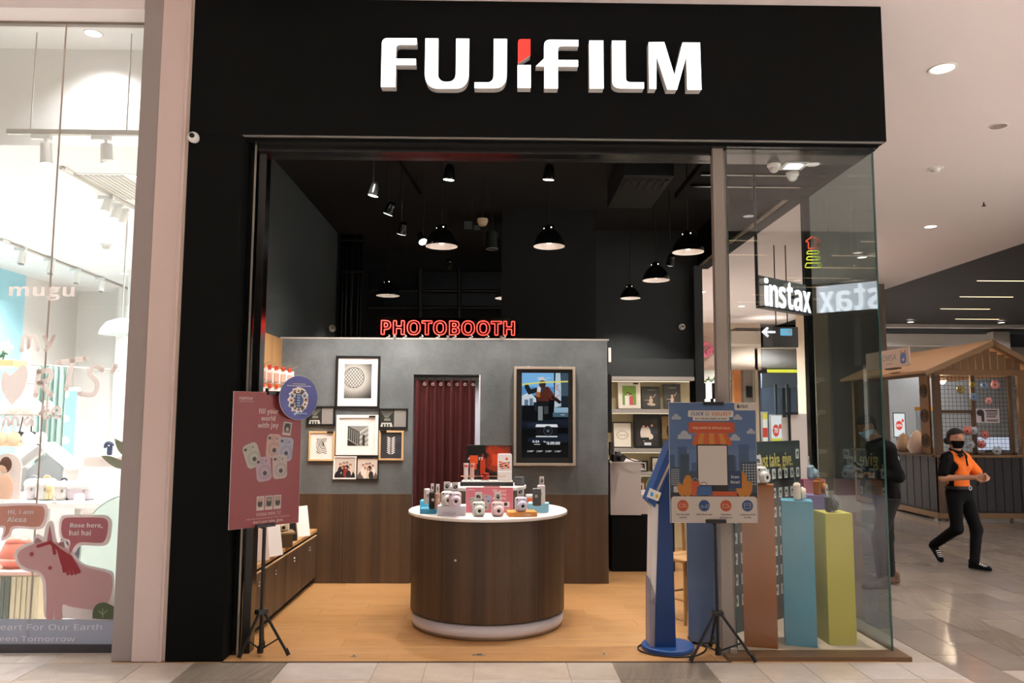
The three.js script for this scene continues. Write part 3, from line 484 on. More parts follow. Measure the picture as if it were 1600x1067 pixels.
{ // curtain
  const t = thing('curtain', 'dark maroon pleated curtain closing the photo booth doorway', 'curtain', [-0.585, 0, -2.68]);
  const w = 0.66, h = 2.14, nx = 120, ny = 8, g = new THREE.PlaneGeometry(w, h, nx, ny), p = g.attributes.position;
  for (let i = 0; i < p.count; i++) { const u = p.getX(i) / w + 0.5, v = p.getY(i) / h + 0.5; p.setZ(i, 0.032 * Math.sin(u * 6.283 * 7 + 0.5 * Math.sin(v * 3 + u * 9)) + 0.012 * Math.sin(u * 31 + v * 2) * (1 - v)); }
  g.translate(0, h / 2 + 0.02, -0.02); g.computeVertexNormals();
  const back = g.clone().translate(0, 0, -0.004);
  const cloth = new THREE.MeshStandardMaterial({ color: 0x4a1214, roughness: 0.9, side: THREE.DoubleSide });
  part('cloth', join([g, back]), cloth, t);
  part('rod', bar([-0.335, 2.2, 0.0], [0.38, 2.2, 0.0], 0.012), mt.plasticBlack, t);
  for (let i = 0; i < 7; i++) { const r = part('eyelet', new THREE.TorusGeometry(0.013, 0.005, 8, 16).translate(-0.22 + i * 0.088, 2.115, 0.022), mt.silver, t); void r; }
  for (let i = 0; i < 7; i++) part('curtain_ring', new THREE.TorusGeometry(0.016, 0.003, 6, 16).rotateY(1.57).translate(-0.3 + i * 0.098, 2.19, 0.0), mt.plasticBlack, t);
  const b = thing('unseen_booth_lamp', 'unseen lamp behind the curtain, lighting the inside of the photo booth', 'lamp', [-0.2, 2.5, -3.5]);
  part('housing', cyl(0.09, 0.09, 0.04), mt.white, b); part('diffuser', cyl(0.075, 0.075, 0.008).translate(0, -0.022, 0), mt.lampWhite, b);
  spot(-0.2, 2.46, -3.5, -0.2, 0, -3.5, LIGHT.booth, 1.2, 0xf2f0ff, 4, 0.8);  // unseen lamp, placed to light the booth interior beside the curtain
}
{ // display screen in a greige frame
  const a = onZ(803.5, 573, -2.58), b = onZ(899, 727.5, -2.58), w = b.x - a.x, h = a.y - b.y;
  const t = thing('display_screen', 'tall wall screen in a beige frame showing a man climbing and a camera advert', 'screen', [(a.x + b.x) / 2, (a.y + b.y) / 2, -2.648]);
  const f = 0.022, frame = M(0xa89a8c, 0.6);
  part('frame', extrude(roundRect(w, h, 0.003), 0.07, 0.003, [[[-w / 2 + f, -h / 2 + f], [w / 2 - f, -h / 2 + f], [w / 2 - f, h / 2 - f], [-w / 2 + f, h / 2 - f]]]), frame, t);
  part('panel', moved(box(w - f * 1.9, h - f * 1.9, 0.03, 0), 0, 0, 0.035), mt.plasticBlack, t);
  const map = paint(360, 660, (g, W2, H2) => {
    g.fillStyle = '#05070a'; g.fillRect(0, 0, W2, H2);
    g.fillStyle = '#7cb6e6'; g.fillRect(0, 0, 250, 130); g.fillStyle = '#5b93c8'; g.fillRect(0, 110, 250, 70);
    g.fillStyle = '#cdd6dd'; g.beginPath(); g.moveTo(0, 180); g.lineTo(60, 150); g.lineTo(110, 200); g.lineTo(120, 290); g.lineTo(0, 300); g.fill();
    g.fillStyle = '#5d7791'; g.fillRect(20, 210, 30, 60); g.fillRect(60, 200, 26, 90); g.fillStyle = '#1a2530'; g.fillRect(90, 230, 60, 90);
    g.fillStyle = '#b9ccd8'; g.beginPath(); g.moveTo(262, 0); g.lineTo(300, 0); g.lineTo(312, 260); g.lineTo(252, 270); g.fill(); g.strokeStyle = '#b0616a'; g.lineWidth = 3; for (let i = 0; i < 12; i++) { g.beginPath(); g.arc(282, 90 + i * 14, 8 + (i % 3) * 4, i, i + 3); g.stroke(); }
    g.fillStyle = '#3f5566'; g.fillRect(305, 0, 55, 200); g.fillStyle = '#1b2731'; g.fillRect(305, 180, 55, 80); g.fillStyle = '#8fb0c4'; g.fillRect(250, 270, 110, 60); g.fillStyle = '#46606f'; g.fillRect(240, 310, 120, 40);
    g.fillStyle = '#0a0d11'; g.fillRect(0, 255, 100, 110); g.fillRect(90, 300, 150, 90); g.fillRect(0, 345, 360, 60);
    g.strokeStyle = '#1c2126'; g.lineWidth = 36; g.lineCap = 'round'; g.beginPath(); g.moveTo(132, 130); g.lineTo(60, 150); g.lineTo(38, 108); g.stroke();
    g.strokeStyle = '#5a2c22'; g.lineWidth = 46; g.beginPath(); g.moveTo(195, 130); g.lineTo(235, 190); g.stroke(); g.strokeStyle = '#2a1a16'; g.lineWidth = 26; g.beginPath(); g.moveTo(240, 190); g.lineTo(292, 228); g.stroke();
    g.fillStyle = '#54291f'; g.beginPath(); g.moveTo(112, 120); g.lineTo(205, 112); g.lineTo(212, 230); g.lineTo(120, 225); g.fill(); g.fillStyle = '#d8d8d4'; g.beginPath(); g.moveTo(120, 110); g.lineTo(150, 108); g.lineTo(138, 190); g.lineTo(116, 180); g.fill(); g.fillStyle = '#a8632e'; g.fillRect(112, 150, 30, 40); g.fillStyle = '#2a3c5a'; g.beginPath(); g.moveTo(150, 110); g.lineTo(186, 108); g.lineTo(160, 150); g.fill();
    g.fillStyle = '#15181c'; g.beginPath(); g.moveTo(112, 222); g.lineTo(212, 222); g.lineTo(202, 290); g.lineTo(120, 300); g.fill(); g.fillStyle = '#7e8587'; g.fillRect(126, 262, 36, 110); g.fillStyle = '#3a3f42'; g.fillRect(172, 262, 34, 60);
    g.fillStyle = '#3c2a22'; g.beginPath(); g.ellipse(160, 88, 26, 32, 0, 0, 7); g.fill(); g.fillStyle = '#c9cdd0'; g.beginPath(); g.ellipse(155, 52, 24, 22, 0, 3.14, 6.29); g.fill(); g.fillRect(124, 50, 70, 9);
    g.strokeStyle = '#e4dc6a'; g.lineWidth = 11; g.beginPath(); g.moveTo(0, 92); g.lineTo(160, 74); g.lineTo(360, 66); g.stroke();
    g.fillStyle = '#e8eef2'; g.font = 'bold 9px sans-serif'; g.fillText('fujifilm', 118, 44); g.fillText('x series', 188, 42); g.fillRect(300, 326, 34, 3);
    const beam = (y, a) => { g.fillStyle = `rgba(60,84,120,${a})`; g.beginPath(); g.ellipse(300, y, 260, 34, -.06, 0, 7); g.fill(); }; beam(395, .25); beam(510, .3); g.fillStyle = 'rgba(60,84,120,.2)'; g.beginPath(); g.ellipse(60, 410, 160, 30, .1, 0, 7); g.fill();
    g.fillStyle = '#dfe3e6'; g.beginPath(); g.moveTo(112, 402); g.lineTo(274, 402); g.lineTo(280, 424); g.lineTo(106, 424); g.fill(); g.fillStyle = '#14161a'; g.fillRect(110, 424, 166, 70); g.fillStyle = '#cfd4d8'; g.fillRect(110, 492, 166, 10);
    for (const [r, c] of [[40, '#0a0b0d'], [34, '#5d6a74'], [31, '#0d0f12'], [18, '#2a3138'], [8, '#6f7c86']]) { g.fillStyle = c; g.beginPath(); g.arc(203, 454, r, 0, 7); g.fill(); }
    g.fillStyle = '#f0f3f5'; g.font = 'bold 26px sans-serif'; g.fillText('X-E4', 82, 546); g.fillRect(96, 556, 48, 4); g.font = 'bold 15px sans-serif'; g.fillText('Rp', 168, 542); g.font = 'bold 28px sans-serif'; g.save(); g.translate(190, 560); g.scale(.76, 1.15); g.fillText('16.699.000', 0, 0); g.restore();
    for (const x of [60, 130, 200, 272]) { g.strokeStyle = '#dfe6ea'; g.lineWidth = 2; g.beginPath(); g.arc(x - 10, 612, 6, 0, 7); g.stroke(); g.fillRect(x, 607, 34, 3); g.fillRect(x, 613, 24, 3); }
  });
  part('lit_screen', moved(plane(w * 0.76, h * 0.86), 0.005, 0.01, 0.0505), new THREE.MeshStandardMaterial({ color: 0x000000, roughness: 0.15, emissive: 0xffffff, emissiveMap: map, emissiveIntensity: 0.85 }), t);
  for (const [x, y] of [[-0.2, 1], [0.2, 1], [-0.2, -1], [0.2, -1]]) part('bracket', moved(box(0.03, 0.012, 0.02, 0.002), x * w * 1.3, y * (h / 2 + 0.005), 0.02), frame, t);
}
// ---------------------------------------------------------------- side cabinet and what stands on it
const TOPY = 0.57;
{
  const t = thing('side_cabinet', 'long low wooden cabinet with a row of doors along the side wall', 'cabinet', [-2.14, 0, -1.53]);
  const L = 2.22, D = 0.43, fx = D / 2;
  part('carcass', metric(moved(box(D - 0.03, 0.42, L, 0.002), -0.015, 0.28, 0)), mt.walnut, t);
  part('toe_kick', moved(box(D - 0.06, 0.07, L, 0.002), -0.02, 0.035, 0), mt.blackMatte, t);
  part('worktop', metric(moved(box(D + 0.005, 0.035, L, 0.003), 0, TOPY - 0.018, 0)), mt.pine, t);
  part('shadow_gap', moved(box(D - 0.03, 0.045, L, 0), -0.01, TOPY - 0.058, 0), mt.blackMatte, t);
  const knobZ = [[463, 868], [436, 886], [405, 906]].map(([x, y]) => onX(x, y, -1.915).z + 1.53);
  const w = (knobZ[1] - knobZ[0]), n = 4;
  for (let i = 0; i < n; i++) {
    const z1 = -L / 2 + 0.005 + i * 0.62, wz = Math.min(0.615, L / 2 - z1), zc = z1 + wz / 2 - 0.0;
    if (wz < 0.1) break;
    const d = part('door', metric(box(0.018, 0.43, wz - 0.005, 0.002), 1, i * 0.3, 0), mt.walnut, t, [fx - 0.006, 0.285, zc]);
    for (const k of [0, 1]) part('door_knob', new THREE.SphereGeometry(0.009, 10, 8), mt.metal, d, [0.014, 0.14 - k * 0.028, wz * 0.02]);
    part('edge_strip', moved(box(0.02, 0.006, wz - 0.005, 0), fx - 0.006, 0.503, zc), M(0xd9b98c, 0.5), t);
  }
  void w;
}
{
  const white = M(0xf2eeea, 0.5), cream = M(0xd9cbb4, 0.55);
  const card = (px, py, z, w, h, turn, label, mat = white) => { const p = onZ(px, py, z), t = thing('card_stand', label, 'sign', [p.x, TOPY, z], turn); part('sloped_panel', box(w, h, 0.012, 0.003).rotateX(-0.2).translate(0, h / 2 * 0.98, 0), mat, t); part('back_leg', box(w * 0.7, h * 0.9, 0.008, 0.002).rotateX(0.22).translate(0, h / 2 * 0.88, -h * 0.18), mat, t); for (let i = 0; i < 4; i++) part('printed_line', box(w * (0.3 + 0.1 * (i % 2)), h * 0.03, 0.002, 0).translate(-w * 0.1, h * 0.72 - i * h * 0.13, 0.0075 - (-0.2) * 0).rotateX(-0.2).translate(0, 0, h * 0.0), mt.grey, t); return t; };
  card(404, 868, -0.75, 0.16, 0.34, 0.75, 'pinkish card stand nearest the pier on the side cabinet', M(0xe3cfc2, 0.5));
  card(427, 858, -0.98, 0.15, 0.33, 0.95, 'white card stand with a line of black letters on the side cabinet');
  card(472, 832, -2.1, 0.15, 0.3, 0.9, 'white leaflet stand at the far end of the side cabinet');
  card(456, 838, -1.8, 0.09, 0.24, 0.95, 'black framed phone card stand on the side cabinet', mt.plasticBlack);
  const p = onZ(443, 846, -1.45), t = thing('display_riser', 'small wooden box riser carrying a cream camera on the side cabinet', 'display stand', [p.x - 0.02, TOPY, -1.45], 0.4);
  part('riser_box', moved(box(0.18, 0.12, 0.16, 0.004), 0, 0.06, 0), M(0x6b5a44, 0.6), t); part('riser_lid', moved(box(0.22, 0.02, 0.2, 0.004), 0, 0.13, 0), M(0x9a8160, 0.55), t);
  const c = thing('instant_printer', 'cream instant camera on the wooden riser of the side cabinet', 'camera', [p.x - 0.02, TOPY + 0.14, -1.45], 0.5);
  part('body', moved(rbox(0.13, 0.08, 0.07, 0.02), 0, 0.04, 0), cream, c); part('lens', cyl(0.025, 0.03, 0.04).rotateX(1.57).translate(0, 0.04, 0.05), cream, c); part('top_plate', moved(rbox(0.08, 0.025, 0.05, 0.01), 0, 0.09, 0), cream, c); part('lens_glass', cyl(0.016, 0.016, 0.006).rotateX(1.57).translate(0, 0.04, 0.07), mt.plasticBlack, c);
  const b = thing('folded_cloth', 'stack of beige leather cases beside the pier on the side cabinet', 'cases', [-2.16, TOPY, -0.55]);
  for (let i = 0; i < 2; i++) part('case', moved(rbox(0.2, 0.07, 0.16, 0.02), 0, 0.036 + i * 0.072, i * 0.02), M(0x8a6a4c, 0.6), b);
}
{ // accessories hanging on the wooden wall panel
  const red = M(0xd5482e, 0.5), white = M(0xeceae7, 0.4), pinkish = M(0xd9aa98, 0.5);
  let n = 0;
  const proto = (() => { const t = thing('hanging_pack', '', 'accessory pack'); part('card', moved(box(0.085, 0.15, 0.008, 0.002), 0, -0.09, 0), white, t); part('contents', moved(rbox(0.055, 0.09, 0.022, 0.008), 0.004, -0.1, 0.01), pinkish, t); part('red_clip', moved(rbox(0.036, 0.045, 0.03, 0.008), 0, -0.002, 0), red, t); part('hook', bar([0, 0.008, 0.0], [0.06, 0.03, 0.16], 0.003), mt.metal, t); return t; })();
  const where = ['by the frame', 'second from the frame', 'in the middle of its row', 'fourth from the frame', 'by the grey wall'];
  for (const [row, y0, y1] of [['upper', 571, 578], ['lower', 601, 606]]) for (let i = 0; i < 5; i++) {
    const z = -1.75 - i * 0.17, p = onZ(411 + i * 10.5, y0 + (y1 - y0) * i / 4, z), o = n++ ? copy(proto, p, 0.35) : proto;
    o.position.copy(p); o.rotation.y = 0.35; tag(o, `white pack in the ${row} row on the wood panel, ${where[i]}`, 'accessory pack', 'accessory packs hanging on the wood panel');
  }
}
// ---------------------------------------------------------------- round counter
const CX = -0.085, CZ = -1.1, CT = 0.955;
const lam = (g) => { const p = g.attributes.position, uv = g.attributes.uv; for (let i = 0; i < p.count; i++) uv.setXY(i, uv.getX(i) * 1.0, p.getY(i)); return g; };
{
  const t = thing('round_counter', 'round wood-clad display counter with a white top in the middle of the shop', 'counter', [CX, 0, CZ]);
  part('base_ring', lathe([[0, 0.004], [0.64, 0.004], [0.645, 0.03], [0.655, 0.035], [0.655, 0.13], [0, 0.13]], 96), M(0xd3c9c9, 0.5), t);
  part('core', cyl(0.645, 0.645, 0.8, 64).translate(0, 0.53, 0), mt.blackMatte, t);
  const a0 = Math.asin(-0.36 / 0.665), seams = [a0 - 1.35, a0, a0 + 1.25, a0 + 2.5, a0 + 3.7, a0 + 4.93];
  for (let i = 0; i < 6; i++) {
    const s = seams[i] + 0.002, len = (i < 5 ? seams[i + 1] : seams[0] + Math.PI * 2) - seams[i] - 0.005;
    const g = new THREE.CylinderGeometry(0.665, 0.665, 0.79, 48, 1, true, s, len); const uv = g.attributes.uv; for (let k = 0; k < uv.count; k++) uv.setXY(k, uv.getX(k) * len * 0.665 + i * 0.3, g.attributes.position.getY(k)); g.translate(0, 0.527, 0);
    part('wood_panel', g, mt.walnut, t);
  }
  part('lock', cyl(0.009, 0.009, 0.006).rotateX(1.57).translate(-0.25, 0.62, 0.617), mt.metal, t);
  part('white_top', lathe([[0, 0.925], [0.685, 0.925], [0.695, 0.93], [0.695, CT - 0.006], [0.688, CT], [0, CT]], 96), M(0xf4efec, 0.35), t);
}
const tierZ = -1.28, TIER = (() => { const q = onZ(700, 757, tierZ); return q.y; })();
{
  const t = thing('display_tier', 'smaller round white-topped riser with a wooden drum on the counter', 'display stand', [CX - 0.03, CT, tierZ]);
  const h = TIER - CT, g = new THREE.CylinderGeometry(0.33, 0.33, h - 0.03, 64); const uv = g.attributes.uv; for (let k = 0; k < uv.count; k++) uv.setXY(k, uv.getX(k) * 2.07, g.attributes.position.getY(k)); g.translate(0, (h - 0.03) / 2, 0);
  part('wood_drum', g, mt.walnut, t); part('white_top', lathe([[0, h - 0.03], [0.365, h - 0.03], [0.37, h - 0.025], [0.37, h - 0.004], [0.366, h], [0, h]], 64), M(0xf4efec, 0.35), t);
}
const camBlack = mt.plasticBlack, camBody = M(0xf2e9ee, 0.35);
function cameraModel(mat, kind) {
  const t = new THREE.Group(); t.name = numbered('instant_camera'); scene.add(t);
  part('body', moved(rbox(0.102, 0.116, 0.05, 0.022), 0, 0.059, 0), mat, t);
  const base = part('lens_base', lathe([[0, 0], [0.044, 0], [0.044, 0.012], [0.036, 0.02], [0.034, 0.03], [0.028, 0.034], [0.014, 0.034], [0.013, 0.028], [0, 0.028]], 28).rotateX(Math.PI / 2).translate(0.006, 0.047, 0.024), mat, t);
  part('lens_glass', cyl(0.0135, 0.0135, 0.006, 20).rotateX(Math.PI / 2).translate(0.006, 0.047, 0.053), camBlack, base);
  part('viewfinder', moved(box(0.014, 0.012, 0.004, 0.002), -0.034, 0.099, 0.0245), camBlack, t);
  part('flash_window', moved(rbox(0.02, 0.016, 0.004, 0.002), -0.008, 0.1, 0.0245), M(0xdfe0e0, 0.15), t);
  part('sensor_dot', cyl(0.004, 0.004, 0.003, 10).rotateX(1.57).translate(0.018, 0.1, 0.026), camBlack, t);
  const p = part('photo_print', moved(box(0.054, 0.086, 0.001, 0), 0, 0.15, -0.004), mt.white, t, [0, 0, 0], [-0.06, 0, 0]);
  part('image', moved(plane(0.046, 0.06), 0, 0.155, 0.0008 - 0.004), art('mono', 96, 128, kind), p);
  return t;
}
{
  const lilac = M(0xe6d3e2, 0.35), mint = M(0xe6ece4, 0.35), pink = M(0xf0d4d6, 0.35), lav = M(0xd6d5ea, 0.35), white = M(0xf0ecec, 0.35);
  const boxAt = (label, name, a, b, h, d, mat, turn = 0) => { const p = onY(...a, CT), q = onY(...b, CT), w = q.x - p.x, t = thing(name, label, 'box', [(p.x + q.x) / 2, CT, (p.z + q.z) / 2 - d / 2], turn); part('carton', moved(box(w, h, d, 0.003), 0, h / 2, 0), mat, t); part('lid_edge', moved(box(w + 0.002, 0.004, d + 0.002, 0), 0, h - 0.012, 0), mat, t); return t; };
  const bw = boxAt('white product box under the white and lilac cameras, grey lettering on its side', 'product_box', [683, 806.5], [727, 806.5], 0.082, 0.16, M(0xe9e5ee, 0.5));
  part('lettering', text('instax', 0.03, 0.001, fontRegular).translate(-0.07, 0.012, 0.0805), M(0xb9a9b9, 0.5), bw);
  boxAt('lower blue box in front of the small printers', 'product_box', [656, 803], [682, 803], 0.042, 0.14, M(0x4fb4dc, 0.5));
  boxAt('upper blue box behind, carrying the white printer', 'product_box', [656, 796], [676, 796], 0.075, 0.14, M(0x4fb4dc, 0.5));
  const bo = boxAt('flat orange box under the lavender camera, white lettering', 'product_box', [793, 808], [838, 807], 0.038, 0.17, M(0xe8a04e, 0.5), 0.1);
  part('lettering', text('instax', 0.022, 0.001, fontRegular).translate(-0.01, 0.008, 0.0855), mt.white, bo);
  boxAt('light blue box under the dark grey upright printer', 'product_box', [826, 802], [857, 800], 0.078, 0.14, M(0x8fd0ea, 0.5), -0.15);
  let t = cameraModel(white, 0); t.position.copy(onY(698, 791, CT + 0.082)); t.position.z -= 0.05; t.rotation.y = 0.12; tag(t, 'white instant camera half hidden behind the lilac one on the white box', 'camera');
  const put = (mat, kind, px, py, y, dz, turn, label) => { const o = cameraModel(mat, kind); const p = onY(px, py, y); o.position.set(p.x, y, p.z + dz); o.rotation.y = turn; tag(o, label, 'camera'); return o; };
  put(lilac, 1, 710.5, 792, CT + 0.082, -0.03, 0.08, 'lilac instant camera standing on the white product box');
  put(mint, 2, 747.5, 807, CT, -0.03, 0.05, 'pale mint instant camera standing on the counter before the pink poster');
  put(pink, 3, 777.5, 807, CT, -0.03, 0.05, 'pale pink instant camera standing on the counter before the pink poster');
  put(lav, 4, 814, 799.5, CT + 0.038, -0.03, 0.15, 'lavender instant camera standing on the flat orange box');
  // upright printers
  const printer = (mat, px, py, y, w, h, turn, label, withPhoto = 1) => { const p = onY(px, py, y), o = thing('photo_printer', label, 'printer', [p.x, y, p.z - 0.03], turn); part('body', moved(rbox(w, h, 0.04, 0.014), 0, h / 2, 0), mat, o); part('lens', cyl(0.012, 0.014, 0.008, 16).rotateX(1.57).translate(0, h * 0.55, 0.022), mt.silver, o); if (withPhoto) { const f = part('photo_print', moved(box(w * 0.62, 0.09, 0.001, 0), 0.004, h + 0.025, 0), mt.white, o); part('image', moved(plane(w * 0.5, 0.06), 0.004, h + 0.032, 0.0008), art('mono', 96, 128, withPhoto), f); } return o; };
  printer(mt.white, 666.5, 788, CT + 0.075, 0.05, 0.13, 0.5, 'slim white photo printer on the upper blue box', 0);
  printer(mt.plasticBlack, 674, 796, CT + 0.042, 0.045, 0.14, 0.5, 'black photo printer with a dark print beside the white box', 5);
  printer(M(0xb5917c, 0.35, { metalness: 0.4 }), 682.5, 796, CT + 0.042, 0.05, 0.135, 0.5, 'rose gold photo printer beside the white box', 6);
  printer(M(0x54565a, 0.4), 839, 791, CT + 0.078, 0.07, 0.145, -0.25, 'dark grey upright photo printer on the light blue box', 0);
  printer(M(0xf0eef0, 0.4), 846, 788, CT + 0.078, 0.065, 0.16, -0.35, 'white photo printer with a print behind the dark grey one', 7);
  const ob = onY(828, 786, CT + 0.05), oo = thing('camera_case', 'small orange instant camera with a white top between the lavender camera and the grey printer', 'camera', [ob.x, CT, ob.z - 0.08]);
  part('body', moved(rbox(0.07, 0.09, 0.05, 0.012), 0, 0.05, 0), M(0xd9602f, 0.45), oo); part('top_cover', moved(rbox(0.072, 0.03, 0.052, 0.01), 0, 0.105, 0), mt.white, oo); part('base_cover', moved(rbox(0.072, 0.016, 0.052, 0.004), 0, 0.009, 0), mt.white, oo);
  const gp = thing('speaker_box', 'dark grey wedge-shaped device at the edge of the white tier', 'device', [onZ(812, 757, -1.2).x, TIER, -1.2], -0.3);
  part('body', moved(rbox(0.085, 0.08, 0.06, 0.01), 0, 0.04, 0), M(0x4a4c50, 0.5), gp); part('slot', moved(box(0.05, 0.006, 0.002, 0), 0, 0.06, 0.031), mt.plasticBlack, gp);
  // pink poster leaning on the tier
  const a = onZ(728, 761, -0.82), b = onZ(801.5, 805, -0.82), w = b.x - a.x, h = a.y - CT, pp = thing('counter_poster', 'pink instant camera poster board leaning against the white tier', 'poster', [(a.x + b.x) / 2, CT, -0.82]);
  part('board', moved(box(w, h, 0.008, 0.001), 0, h / 2, 0), mt.white, pp);
  part('poster_print', moved(plane(w - 0.004, h - 0.004), 0, h / 2, 0.0046), print(paint(512, 300, (g, W2, H2) => { g.fillStyle = '#dd7f8f'; g.fillRect(0, 0, W2, H2); g.fillStyle = '#f8e8ea'; g.font = 'bold 18px sans-serif'; g.fillText('FUJIFILM', 18, 34); g.font = 'bold 40px sans-serif'; ['fill your', 'world', 'with joy'].forEach((s, i) => { g.textAlign = 'right'; g.fillText(s, 440, 52 + i * 44); }); g.textAlign = 'left'; camerasOn(g, 150, 175, 0.75); g.fillStyle = '#f3efee'; g.fillRect(392, 170, 84, 64); g.fillStyle = '#333'; g.beginPath(); g.ellipse(434, 200, 20, 22, .4, 0, 7); g.fill(); g.fillStyle = '#f8e8ea'; g.font = 'bold 22px sans-serif'; g.fillText('instax mini 12', 330, 262); g.font = '15px sans-serif'; g.fillText("don't just take, give.", 338, 284); }), 0.4), pp);
  part('top_flap', moved(box(w * 0.34, 0.012, 0.006, 0), 0.02, h + 0.004, 0), M(0xcf8890, 0.5), pp);
}
function camerasOn(g, x, y, s) {                                       // a printed bunch of pastel instant cameras
  for (const [dx, dy, c, a] of [[-95, -10, '#c9ccc2', -.35], [40, -60, '#d8b5ad', .06], [120, -40, '#b9bfdb', .1], [-20, 70, '#c9b3c2', -.12], [85, 60, '#cfc6c4', -.05]]) {
    g.save(); g.translate(x + dx * s, y + dy * s); g.rotate(a); g.scale(s, s);
    g.fillStyle = c; g.beginPath(); g.roundRect(-48, -70, 96, 140, 26); g.fill(); g.strokeStyle = 'rgba(90,80,80,.45)'; g.lineWidth = 3;
    g.beginPath(); g.arc(6, 18, 38, 0, 7); g.stroke(); g.beginPath(); g.arc(6, 18, 30, 0, 7); g.stroke(); g.fillStyle = '#16161a'; g.beginPath(); g.arc(6, 24, 13, 0, 7); g.fill();
    g.fillRect(-38, -52, 16, 14); g.strokeRect(-14, -54, 18, 20); g.fillRect(16, -50, 5, 12); g.restore();
  }
}
{ // black cosmetics stand on the tier
  const a = onZ(729, 695, -1.32), b = onZ(800.5, 757, -1.32), w = b.x - a.x, h = a.y - TIER, cx = (a.x + b.x) / 2;
  const t = thing('display_backboard', 'black gift-set display stand with an orange print on the white tier', 'display stand', [cx, TIER, -1.32]);
  part('backboard', moved(box(w, h, 0.012, 0.002), 0, h / 2, 0), mt.plasticBlack, t);
  part('board_print', moved(plane(w - 0.01, h - 0.01), 0, h / 2, 0.0065), print(paint(320, 270, (g, W2, H2) => { g.fillStyle = '#0c0b0b'; g.fillRect(0, 0, W2, H2); for (let i = 0; i < 90; i++) { g.fillStyle = ['rgba(210,62,20,.25)', 'rgba(120,26,10,.25)', 'rgba(230,80,30,.22)'][i % 3]; g.beginPath(); g.ellipse(300 - (i * 37 % 190) * .8, 10 + (i * 53 % 170), 20 + i % 26, 14 + i % 17, i, 0, 7); g.fill(); } g.fillStyle = '#0c0b0b'; g.fillRect(0, 0, 90, H2); g.fillStyle = '#b23a18'; g.fillRect(95, 90, 36, 120); g.fillRect(108, 60, 10, 30); g.fillStyle = '#d2451e'; g.fillRect(180, 62, 40, 80); g.fillStyle = '#efe8e4'; g.font = 'bold 30px sans-serif'; g.fillText('A', 6, 104); g.fillText('FT', 82, 104); g.fillStyle = '#e0511f'; g.fillRect(20, 70, 58, 60); g.fillStyle = '#d2451e'; g.fillRect(30, 130, 40, 40); }), 0.3), t);
  part('black_base', moved(box(w + 0.05, 0.035, 0.2, 0.004), -0.02, 0.018, 0.1), mt.plasticBlack, t);
  part('white_shelf', moved(box(w + 0.03, 0.006, 0.19, 0.001), -0.015, 0.039, 0.1), mt.white, t);
  part('rail', bar([-w / 2 - 0.04, 0.085, 0.17], [w / 2 - 0.06, 0.085, 0.17], 0.003), M(0xb5765a, 0.3, { metalness: 0.7 }), t);
  const y = TIER + 0.042, at2 = (px, dz) => onZ(px, 745, -1.32 + dz).x;
  const tubeThing = (px, label, m) => { const o = thing('cream_tube', label, 'tube', [at2(px, 0.12), y, -1.2], 0, 'cream tubes on the black stand'); part('tube_body', lathe([[0.02, 0.02], [0.021, 0.03], [0.02, 0.1], [0.024, 0.155]], 20).scale(1, 1, 0.55), m, o); part('cap', cyl(0.015, 0.015, 0.022).translate(0, 0.011, 0), mt.white, o); part('red_label', moved(box(0.03, 0.018, 0.002, 0), 0, 0.13, 0.0125), M(0xc8402a, 0.5), o); };
  tubeThing(728, 'paler of two pinkish cream tubes standing on the black stand', M(0xeadcdc, 0.4)); tubeThing(737.5, 'darker of two pinkish cream tubes, next to the red jar', M(0xd7aaa2, 0.4));
  const j = thing('red_jar', 'ribbed dark red glass jar on the black stand', 'jar', [at2(758.5, 0.14), y, -1.18]);
  const prof = []; for (let i = 0; i <= 8; i++) prof.push([0.034 + 0.002 * (i % 2), 0.012 + i * 0.007]); part('jar_body', lathe([[0, 0.01], ...prof, [0.03, 0.072], [0, 0.072]], 24), M(0x8c1f14, 0.15), j); part('foot', cyl(0.036, 0.036, 0.01).translate(0, 0.005, 0), mt.white, j);
  const k = thing('gift_carton', 'white rounded gift carton with orange berries print on the black stand', 'box', [at2(788.5, 0.12), y, -1.2]);
  part('carton', moved(extrude(roundRect(0.125, 0.235, 0.014), 0.03, 0.002), 0, 0.12, -0.015), mt.white, k);
  part('carton_print', moved(plane(0.115, 0.135), 0, 0.165, 0.0185), print(paint(128, 150, (g, W2, H2) => { g.fillStyle = '#f1ecea'; g.fillRect(0, 0, W2, H2); for (let i = 0; i < 26; i++) { g.fillStyle = ['#d8502a', '#e07a4a', '#2c2626'][i % 3]; g.beginPath(); g.arc(12 + (i * 29 % 100), 70 + (i * 17 % 70), 7 + i % 4, 0, 7); g.fill(); } g.fillStyle = '#d8502a'; g.beginPath(); g.arc(84, 42, 13, 0, 7); g.fill(); }), 0.4), k);
  part('front_tray', moved(box(0.128, 0.085, 0.034, 0.004), 0, 0.043, 0.014), M(0xf3efec, 0.4), k);
}
